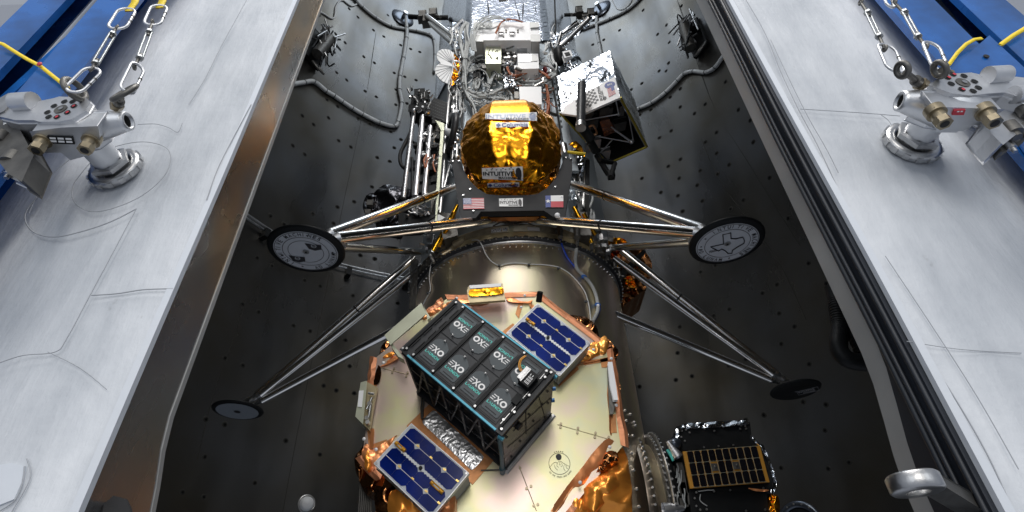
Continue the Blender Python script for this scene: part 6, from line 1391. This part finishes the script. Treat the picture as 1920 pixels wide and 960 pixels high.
foil('foil_sheet', [(75, 615), (85, 690), (90, 745), (120, 800), (100, 890), (60, 890), (15, 790), (8, 720), (40, 690), (50, 640)], BROWNF, 2.55, 91, 18, .05, .03)
foil('foil_fold', [(40, 700), (60, 660), (90, 690), (130, 665), (200, 625), (130, 720), (75, 800), (50, 770)], COPPER, 2.50, 92, 12, .03, .02)
foil('foil_fold', [(60, 700), (72, 690), (80, 740), (86, 775), (60, 790), (50, 740)], ORG, 2.47, 93, 8, .01, .01)
foil('foil_sheet', [(90, 770), (160, 800), (350, 975), (330, 1020), (110, 1020), (95, 900)], BROWNF, 2.50, 94, 22, .05, .03)
foil('foil_sheet', [(160, 870), (230, 850), (300, 900), (340, 970), (300, 1020), (170, 1020), (150, 940)], ORG, 2.44, 95, 26, .04, .04)
foil('foil_sheet', [(445, 880), (400, 890), (370, 940), (380, 1010), (430, 1010), (440, 950)], COPPER, 2.42, 96, 20, .03, .03)
foil('foil_fold', [(130, 240), (155, 215), (200, 260), (215, 290), (150, 315), (120, 320), (115, 280)], BROWNF, 2.53, 97, 16, .03, .02)
foil('foil_fold', [(125, 300), (165, 270), (200, 275), (165, 300)], ORG, 2.50, 98, 8, .015, .01)
foil('foil_fold', [(285, 120), (340, 95), (380, 70), (460, 45), (470, 60), (400, 85), (330, 130), (300, 140)], COPPER, 2.50, 99, 18, .015, .02)
mb = MB()
for x, y in kc([(1055, 72), (725, 80), (740, 30), (448, 42), (610, 35), (645, 30), (1035, 262), (1133, 500), (1105, 680), (978, 832), (1055, 912), (50, 645), (133, 318), (102, 690), (295, 928), (240, 150), (1112, 300), (800, 50)]): c = P(x, y, 2.44); mb.lathe([(0, 0), (.007, .002), (.008, .005)], c, (0, 1, 0), 12)
obj('white_button', mb, WINK, plate)
# silver insulation panel framed in amber tape
k8 = lambda l: [(x / 4.8 + 660, y / 4.8 + 760) for x, y in l]
mb = MB(); mb.ext([P(*p, PY - .006) for p in k8([(490, 185), (715, -30), (1305, 460), (1085, 712)])], (0, .004, 0)); fr = obj('tape_frame', mb, TAPE, plate)
mb = crumple(k8([(620, 145), (735, 35), (1195, 465), (1080, 590)]), PY - .012, 101, 30, .0016, .002, 0, .004); obj('silver_panel', mb, SHEET, plate)
mb = MB(); c = P(*k8([(1215, 420)])[0], PY - .012); mb.cyl(c, c - Vector((0, .006, 0)), .008, n=10); obj('screw', mb, STEEL, plate)
mb = MB(); mb.tube([P(*p, PY - .01) for p in k8([(1160, 585), (1290, 580), (1400, 575)])], .003, 6); mb.tube([P(*p, PY - .02) for p in k8([(625, 120), (622, 20), (628, -80)])], .004, 6, False); mb.tube([P(*p, PY - .02) for p in k8([(636, 120), (640, 20), (648, -80)])], .004, 6, False); obj('edge_wire', mb, DSTEEL, plate)
# brackets that stand up from the plate edge
def bracket(front, label_q, Y, back, lab, m=PALEG, inner=None):
    mb = MB(); mb.pix(front, Y, .006); b = obj('upright_bracket', mb, m, plate, .001)
    mb = MB(); A1 = P(*front[-1], Y + .004); B1 = P(*front[-2], Y + .004); mb.add([A1, B1, B1 + Vector((0, back, 0)), A1 + Vector((0, back, 0))], [(0, 1, 2, 3)]); obj('bracket_base', mb, m, b)
    if label_q: mb = MB(); mb.ext([P(*p, Y - .004) for p in label_q], (0, .002, 0)); obj('white_label', mb, WINK, b)
    return b
bracket(kc([(38, 405), (62, 398), (55, 480), (45, 580), (15, 550)]), kc([(30, 440), (50, 438), (42, 510), (24, 508)]), 2.40, .1, '')
mb = MB(); mb.pix(kc([(60, 400), (108, 425), (75, 610), (45, 580), (52, 490)]), 2.46, .02); obj('dark_cavity', mb, IRID2, plate)
mb = MB()
for a, b in (((85, 470), (62, 520)), ((80, 500), (70, 560)), ((70, 450), (95, 455))): mb.cyl(P(*kc([a])[0], 2.43), P(*kc([b])[0], 2.43), .006, n=8)
for x, y in kc([(66, 562), (70, 580), (78, 500)]): c = P(x, y, 2.44); mb.cyl(c, c - Vector((0, .02, 0)), .010, n=10)
obj('cavity_fitting', mb, STEEL, plate)
mb = MB(); mb.pix([(876, 545), (880, 536), (942, 532), (947, 562), (880, 567)], 2.42, .02); cb = obj('connector_box', mb, IRID2, plate, .002); mb = MB(); mb.pix([(880, 535), (940, 531), (939, 537), (881, 541)], 2.415, .03); obj('box_lid', mb, WINK, cb)
mb = crumple([(878, 543), (944, 538), (946, 551), (879, 556)], 2.412, 105, 14, .006); obj('gold_wrap', mb, GOLD, cb)
k6 = lambda l: [(x / 6 + 660, y / 6 + 540) for x, y in l]
mb = MB(); mb.prism([P(*p, 2.30) for p in k6([(365, 530), (780, 165), (835, 290), (430, 640)])][:4], [P(*p, 2.30) + Vector((0, .006, .0)) for p in k6([(365, 530), (780, 165), (835, 290), (430, 640)])]); ub = obj('upright_bracket', mb, PALEG, plate)
mb = MB(); mb.pix(k6([(800, 190), (830, 250), (882, 330), (850, 360), (835, 290)]), 2.32, .05); mb.pix(k6([(430, 600), (470, 640), (560, 760), (580, 800), (520, 770), (440, 660)]), 2.32, .05); obj('bracket_gusset', mb, PALEG, ub)
mb = MB(); mb.pix(kc([(1098, 318), (1114, 318), (1130, 420), (1138, 478), (1122, 478), (1108, 420)]), 2.42, .02); rb = obj('edge_box', mb, WHITE2, plate, .002)
mb = MB(); mb.pix(kc([(1094, 330), (1108, 418), (1122, 480), (1132, 486), (1118, 540), (1105, 540)]), 2.46, .02); obj('dark_cavity', mb, DSTEEL, plate)
mb = MB(); mb.cyl(P(1010, 566, 2.44), P(1013, 547, 2.40), .016, .015, 20); tb_ = obj('black_stub', mb, BLACK, plate)

# ================================================================== dispenser box with eight printed doors
BC = Vector((-.16, 2.05, 2.658)); U = Vector((.742, 0, -.670)).normalized(); V = Vector((.670, 0, .742)).normalized(); Nn = Vector((0, -1, 0))
B = lambda u, v, d=0: BC + U * u + V * v + Nn * d
U0, U1, V0, V1, DEP = -.285, .280, -.166, .166, .445
disp = thing('satellite_dispenser', 'black dispenser box with eight printed doors and light blue rails, bolted to the plate', 'dispenser', BC + Vector((0, .2, 0)))
def bb(u0, u1, v0, v1, d0, d1): m = MB(); return bbm(m, u0, u1, v0, v1, d0, d1)
def bbm(m, u0, u1, v0, v1, d0, d1): return m.prism([B(u0, v0, d1), B(u1, v0, d1), B(u1, v1, d1), B(u0, v1, d1)], [B(u0, v0, d0), B(u1, v0, d0), B(u1, v1, d0), B(u0, v1, d0)])
obj('front_frame', bb(U0, U1, V0, V1, -.035, 0), CHAR, disp, .003)
obj('end_panel', bb(U1 - .012, U1 - .002, V0 + .004, V1 - .004, -DEP, -.035), mat('smoked_panel', (.10, .09, .08), .26, .7, .3, 8), disp, .002)
obj('end_panel', bb(U0 + .004, U0 + .014, V0 + .004, V1 - .004, -DEP, -.035), CHAR, disp, .002)
obj('back_panel', bb(U0, U1, V0, V1, -DEP, -DEP + .02), CHAR, disp, .002)
obj('inner_case', bb(U0 + .02, U1 - .02, V0 + .03, V1 - .03, -DEP + .02, -.04), BLACK, disp)
for v in (V0 + .008, V1 - .008):                # open truss along the two long sides
    m = MB()
    for i in range(6):
        u = lerp(U0 + .012, U1 - .02, i / 5); bbm(m, u - .007, u + .007, v - .006, v + .006, -DEP, -.035)
    for i in range(5):
        u = lerp(U0 + .012, U1 - .02, i / 5); u2 = lerp(U0 + .012, U1 - .02, (i + 1) / 5); m.cyl(B(u, v, -DEP + .02), B(u2, v, -.04), .006, n=6)
    for d in (-.16, -.30): bbm(m, U0 + .01, U1 - .01, v - .004, v + .004, d - .006, d + .006)
    obj('truss_side', m, CHAR, disp)
    m = MB()
    for i in range(9): u = lerp(U0 + .05, U1 - .05, i / 8); c = B(u, v, -.1 - .22 * ((i * 3) % 5) / 4); m.cyl(c, c + V * (-.014 if v < 0 else .014), .007, n=10)
    obj('side_knob', m, BLACK, disp)
for v0, v1 in ((V0 - .003, V0 + .003), (V1 - .002, V1 + .003)):
    obj('blue_rail', bb(U0 + .045, U1 - .03, v0, v1, -.008, .004), CYAN, disp, .001)
for u, v in ((U1 - .004, V0 - .002), (U1 - .004, V1 - .002)): m = MB(); m.cyl(B(u - .01, v, -.03), B(u + .014, v, -.03), .009, n=14); obj('blue_cap', m, CYAN, disp)
m = MB()
for d in (-.16, -.28): m.cyl(B(U1 - .008, V1 - .004, d), B(U1 + .003, V1 + .008, d), .009, n=12)
obj('blue_knob', m, mat('dark_blue_knob', (.03, .12, .28), .35, .3), disp)
# ribs between door columns
m = MB()
for u in (-.270, -.219, -.103, .013, .129): bbm(m, u - .0045, u + .0045, V0 + .008, V1 - .008, .0, .010)
for u in (.258,): bbm(m, u - .003, u + .003, V0 + .01, V1 - .01, 0, .012)
obj('door_rib', m, BLACK, disp, .0015)
m = MB()
for u in (-.258, -.232, -.209, -.113, -.093, .003, .023, .119, .139, .245):
    for k, (v0, v1) in enumerate(((-.13, -.075), (-.055, -.008), (.010, .055), (.075, .13))):
        bbm(m, u - .002, u + .002, v0, v1, .001, .006)
obj('door_groove', m, BLACKM, disp)
door_letters = []
EXO_W, EXO_H = .073, .025
for r_ in (0, 1):
    for c_ in range(4):
        uc = -.161 + .1155 * c_; s = 1 if r_ == 0 else -1; q = lambda u, v, d: B(uc + s * u, s * v, d)
        # v measured for the lower row (negative side); the upper row is the same door turned round
        m = MB(); o_ = [(-.049, -.150), (.049, -.150), (.049, -.004), (-.049, -.004)]; m.prism([q(u, v, .004) for u, v in o_], [q(u, v, -.001) for u, v in o_]); dr = obj('door', m, BLACK if False else CHAR, disp, .001)
        sh = [(-.042, -.128), (-.038, -.133), (.036, -.133), (.041, -.128), (.042, -.052), (.038, -.040), (.018, -.026), (.004, -.021), (-.014, -.020), (-.028, -.026), (-.040, -.040), (-.042, -.052)]
        m = MB(); m.prism([q(u, v, .0065) for u, v in sh], [q(u, v, .003) for u, v in sh]); pn = obj('door_plate', m, TILE, dr)
        m = MB(); bbm(m, *sorted((uc - s * .028, uc + s * .028)), *sorted((s * -.124, s * -.1215)), .0066, .0078); bbm(m, *sorted((uc - s * .045, uc + s * .045)), *sorted((s * -.146, s * -.1445)), .004, .0055); obj('groove', m, BLACKM, dr)
        Xd, Yd = U * s, V * s; e = .0075; m = MB()
        for k, (a0, a1) in enumerate(((.004, .021), (.001, .018), (.0, .016))): 
            vv = -.0615 - k * .0098; m.add([q(-.037 + a0, vv, e), q(-.037 + a1, vv, e), q(-.037 + a1, vv - .0036, e), q(-.037 + a0, vv - .0036, e)], [(0, 1, 2, 3)])
        m.text('X', q(-.0175, -.0868, e), Xd, Yd, .0260, .0270, .035); m.text('O', q(.0085, -.0875, e), Xd, Yd, .0300, .0280, .045); obj('white_letters', m, WINK, pn)
        m = MB(); m.text('L', q(-.037, -.1065, e), Xd, Yd, .0080, .0118, .03)
        a = q(-.0275, -.1065, e); m.add([a, a + Xd * .0018, a + Xd * .0055 + Yd * .0085, a + Xd * .0092, a + Xd * .011, a + Xd * .0062 + Yd * .011, a + Xd * .0048 + Yd * .011], [(0, 1, 2, 6), (2, 3, 4, 5), (2, 5, 6)])
        m.text('UNCH', q(-.0145, -.1067, e), Xd, Yd, .052, .0122, .03, spacing=1.1); obj('teal_letters', m, TEAL, pn)
        m = MB(); c = q(-.002, -.021, .006); m.cyl(c, c + Nn * .006, .0058, .005, 14); c = q(-.002, -.021, .012); m.sphere(c, .0046, 6); obj('door_knob', m, STEEL, dr)
m = MB()
for u, v in ((-.262, .148), (-.262, -.148), (-.222, .150), (-.219, -.150), (-.103, .150), (-.103, -.150), (.013, .150), (.013, -.150), (.129, .150), (.129, -.150), (.262, .12), (.262, .02), (.262, -.07), (.268, .152), (.268, -.152), (-.275, -.158), (.25, -.12), (.25, .145)):
    c = B(u, v, .006); m.cyl(c, c + Nn * .008, .0052, n=10)
obj('frame_screw', m, STEEL, disp)
m = MB()
for v0, v1 in ((-.14, -.085), (-.075, -.05), (-.02, .03), (.10, .13)): bbm(m, .250, .2525, v0, v1, .004, .011)
obj('hinge_bar', m, STEEL, disp)
obj('latch', bb(.225, .250, -.045, -.005, .004, .020), BLACK, disp, .002)
# module with the grey top and orange wire
m = bb(.196, .248, .030, .092, .008, .050); mod = obj('release_module', m, BLACK, disp, .002)
obj('module_lid', bb(.190, .205, .034, .092, .050, .056), STEEL, mod, .001)
obj('module_plate', bb(.205, .212, .030, .094, .050, .054), STEEL, mod)
m = MB()
for k in range(4):
    for j in range(4 - k % 2): m.add([B(.222 + .0055 * k, .036 + .012 * j, .0505), B(.2245 + .0055 * k, .036 + .012 * j, .0505), B(.2245 + .0055 * k, .045 + .012 * j, .0505), B(.222 + .0055 * k, .045 + .012 * j, .0505)], [(0, 1, 2, 3)])
obj('module_print', m, WINK, mod)
m = MB(); m.tube([P(x, y, 2.03) for x, y in ((985, 667), (976, 674), (973, 684), (975, 694), (985, 700))], .0035, 8); m.tube([P(x, y, 2.02) for x, y in ((987, 667), (978, 675), (976, 684), (978, 693), (986, 699))], .002, 6); obj('orange_wire', m, mat('orange_wire', (.62, .28, .04), .5), mod)
# details on the end panel
m = MB(); E = lambda v, d: B(U1 - .0005, v, d)
for a, b in (((-.1, -.10), (.15, -.22)), ((-.14, -.20), (.08, -.33)), ((-.02, -.04), (-.02, -.30)), ((.06, -.04), (.12, -.40))): m.tube([E(*a), E(*b)], .0012, 4, False)
for v, d in ((.12, -.10), (.09, -.18), (.13, -.24), (.0, -.12), (-.12, -.36), (.11, -.36), (-.14, -.08), (.03, -.25), (-.06, -.30)): m.cyl(E(v, d), E(v, d) + U * .003, .0055, n=10)
obj('panel_marks', m, BLACKM, disp)
m = MB(); m.cyl(E(-.07, -.10), E(-.07, -.10) + U * .012, .016, n=20); obj('black_plug', m, BLACKM, disp)
m = MB(); m.tube([B(U1 + .012, V0, -DEP + .004), B(U1 + .012, V1 + .008, -DEP + .004)], .005, 8, False); bbm(m, U1, U1 + .018, V0 - .004, V1 + .010, -DEP - .004, -DEP + .002); obj('base_flange', m, STEEL, disp)
m = MB(); m.tube([B(U1 - .01, V0 - .004, -.04), B(U1 - .002, V0 - .01, -.2), B(U1 - .006, V0 - .012, -DEP + .01)], .009, 8); m.cyl(B(U1 - .006, V0 - .012, -DEP + .06), B(U1 - .006, V0 - .012, -DEP + .0), .013, n=12); obj('teal_cable', m, mat('dark_teal', (.02, .10, .13), .4), disp)

# ================================================================== two solar panelled satellites beside the dispenser
def cubesat(qpx, Y, depth, label, nf=0):
    q = [P(*p, Y) for p in qpx]                # tl(top end of the short side), tr, br, bl : long side tl->tr
    c = sum(q, Vector()) / 4; X = ((q[1] - q[0]) + (q[2] - q[3])) / 2; W = X.length; X.normalize(); Yv = ((q[0] - q[3]) + (q[1] - q[2])) / 2; Yv = (Yv - X * Yv.dot(X)); Hh = Yv.length; Yv.normalize()
    g = lambda u, v, d=0: c + X * ((u - .5) * W) + Yv * ((v - .5) * Hh) + Nn * d
    t = thing('cube_satellite', label, 'cube satellite', c + Vector((0, depth / 2, 0)), 'solar panelled satellites on the plate')
    pr = lambda m, u0, u1, v0, v1, d0, d1: m.prism([g(u0, v0, d1), g(u1, v0, d1), g(u1, v1, d1), g(u0, v1, d1)], [g(u0, v0, d0), g(u1, v0, d0), g(u1, v1, d0), g(u0, v1, d0)])
    obj('body', pr(MB(), .01, .99, .015, .985, -depth, -.012), GREYMET, t, .002); obj('solar_board', pr(MB(), 0, 1, 0, 1, -.010, 0), SUBST, t)
    m = MB()
    for v0 in (-.008, .998): pr(m, -.005, 1.005, v0, v0 + .010, -.03, .002)
    for u0 in (-.006, .998): pr(m, u0, u0 + .008, -.005, 1.005, -.03, .002)
    obj('edge_rail', m, STEEL2, t)
    m = MB(); rr = random.Random(nf)
    for j in range(4):
        for i in range(4):
            u0 = .037 + i * .233; v0 = (.035, .26, .525, .755)[j]; cw, ch = .230, .219
            if j == 1: ch = .216
            k1 = .045; k2 = .06
            shp = [(0, k2), (k1, 0), (cw - k1, 0), (cw, k2), (cw, ch - k2), (cw - k1, ch), (k1, ch), (0, ch - k2)]
            # one long corner is uncut, so neighbours interlock
            if (i + j) % 2: shp = [(0, 0), (cw - k1, 0), (cw, k2), (cw, ch), (k1, ch), (0, ch - k2)]
            else: shp = [(k1, 0), (cw, 0), (cw, ch - k2), (cw - k1, ch), (0, ch), (0, k2)]
            ts = .015
            m.prism([g(u0 + a, v0 + b, .0025) for a, b in shp], [g(u0 + a, v0 + b, .0) for a, b in shp])
    cells = obj('solar_cells', m, CELL, t)
    m = MB()
    for v_ in (.2525, .752):
        pr(m, .04, .96, v_ - .004, v_ + .004, .0026, .0034)
    for v_ in (.030, .972):
        for i in range(40): u_ = .05 + i * .0228; pr(m, u_, u_ + .007, v_ - .006, v_ + .006, .002, .0032)
    pr(m, .16, .90, .478, .512, .0005, .005)
    for i in range(16): u_ = .17 + i * .045; pr(m, u_, u_ + .02, .465, .525, .001, .006)
    obj('bus_strip', m, WHITE2, t)
    m = MB()
    for u_ in (.275, .51, .742, .955):
        for v_ in (.2525, .752):
            for dd in (-.009, .009): m.cyl(g(u_ + dd, v_ + .012, .002), g(u_ + dd, v_ + .012, .006), .0042, n=8)
    obj('gold_contact', m, mat('gold_contact', (.85, .6, .2), .3, 1), t)
    for (u0, u1, v0, v1) in (((.06, .22, .50, .56),) if nf == 0 else ((.03, .20, .50, .57), (.72, .92, .40, .47))):
        obj('hinge_pin', pr(MB(), u0, u1, v0, v1, .002, .008), GREYMET, t)
        m = MB(); m.cyl(g(u0, (v0 + v1) / 2, .011), g(u0 + .04, (v0 + v1) / 2, .011), .009, n=10); m.cyl(g(u1 - .05, (v0 + v1) / 2, .011), g(u1, (v0 + v1) / 2, .011), .009, n=10); m.cyl(g(u0, v0 + .01, .009), g(u1, v0 + .01, .009), .003, n=8); m.cyl(g(u0, v1 - .01, .009), g(u1, v1 - .01, .009), .003, n=8); obj('amber_fitting', m, mat('amber_fitting', (.75, .36, .03), .3, .4), t)
    m = MB(); m.cyl(g(.5, .495, .004), g(.5, .495, .012), .008, n=12); obj('sun_sensor', m, BLACK, t)
    m = MB()
    for i in range(5): pr(m, .1 + i * .18, .16 + i * .18, -.03, -.008, -.03, -.015); pr(m, .05 + .19 * i, .12 + .19 * i, -.02, -.006, -.06, -.045)
    pr(m, .02, .98, -.035, -.012, -.05, -.04); obj('side_hardware', m, DSTEEL, t)
    m = MB()
    for u_, v_ in ((.02, .03), (.98, .03), (.02, .97), (.98, .97)): m.cyl(g(u_, v_, 0), g(u_, v_, .004), .005, n=10)
    obj('corner_screw', m, STEEL, t)
    return t
cubesat([(1008, 568), (1107, 645), (1049, 703), (950, 627)], 2.38, .10, 'satellite with all blue solar cells beside the upper right edge of the dispenser', 0)
cubesat([(775, 796), (877, 888), (811, 970), (698, 868)], 2.34, .14, 'satellite with blue and black solar cells at the bottom left of the plate', 1)

# ---- round line drawing printed on the plate
m = MB(); cc = P(1049, 869, PY - .0015); Rr = .048
def circ(r, th, n=40): m.disc(cc, (0, -1, 0), r, n, r - th)
circ(Rr, .002)
at = lambda x, y: cc + Vector((x * Rr, -.0005, y * Rr))
cm = [at(-.02 + .27 * math.cos(i * math.pi / 10), .60 + .30 * math.sin(i * math.pi / 10)) for i in range(20)]; m.add(cm, [tuple(range(20))])
for l in ([(-.95, -.35), (-.6, .02), (-.35, .12), (-.2, .0), (-.25, -.2), (-.1, -.35)], [(-.2, .05), (-.05, .18), (.05, .08), (.0, -.1), (.12, -.12)], [(.05, .2), (.25, .12), (.4, .0), (.9, -.3)], [(-.5, -.1), (-.4, -.4), (-.2, -.6)], [(.45, -.1), (.35, -.45), (.5, -.7)], [(.2, .05), (.25, -.2), (.1, -.3)], [(.6, -.1), (.6, -.4), (.75, -.5)]): m.tube([at(*p) for p in l], .0006, 4)
for i in range(5): a = math.radians(110 - i * 10); m.box(at(1.12 * math.cos(a), 1.12 * math.sin(a)), (.005, .001, .003))
s_ = 'TO THE MOON AND BACK'
for i, ch in enumerate(s_):
    if ch == ' ': continue
    a = math.radians(218 + i * 5.6); rad = Vector((math.cos(a), 0, math.sin(a))); tn = Vector((-math.sin(a), 0, math.cos(a))); m.text(ch, cc + rad * (Rr * 1.28) - tn * .003 - Vector((0, .0005, 0)), tn, -rad, None if ch != 'I' else .001, .0065)
tag(obj('round_emblem', m, INK), None, None); bpy.data.objects['round_emblem'].parent = plate; bpy.data.objects['round_emblem'].location -= LOC[plate.name]
# hanging cable bundle at lower left behind the foil
mb = MB()
for i in range(7): mb.tube([P(676 + i * 3.4, 905, 2.62), P(674 + i * 3.6, 935, 2.62), P(672 + i * 3.8, 975, 2.62)], .005, 6)
tag(obj('cable_bundle', mb, DSTEEL), 'dark ribbon of cables hanging behind the foil at the bottom left of the plate', 'cable')
mb = MB()
for i in range(6): mb.tube([P(772 + i * 2.2, 470 + 4 * i, 3.2), P(770 + i * 2.4, 520, 3.2), P(768 + i * 2, 580, 3.2)], .004, 6)
tag(obj('cable_bundle', mb, DSTEEL), 'thin dark cables dropping beside the left rim of the big cylinder', 'cable')
# rails around the octagon hidden; chain of bolts beside plate on the right
mb = MB()
for x, y in ((1172, 770), (1181, 777), (1174, 789), (1188, 792), (1177, 817), (1186, 817), (1183, 850), (1187, 882), (1193, 917), (1197, 950), (1190, 798)): c = on_barrel(x, y, .0); n_ = Vector((c.x - AX, c.y - AY, 0)).normalized(); mb.cyl(c, c + n_ * .012, .009, .007, 10)
obj('ring_bolt', mb, STEEL, ring)

SC.render.engine = 'CYCLES'
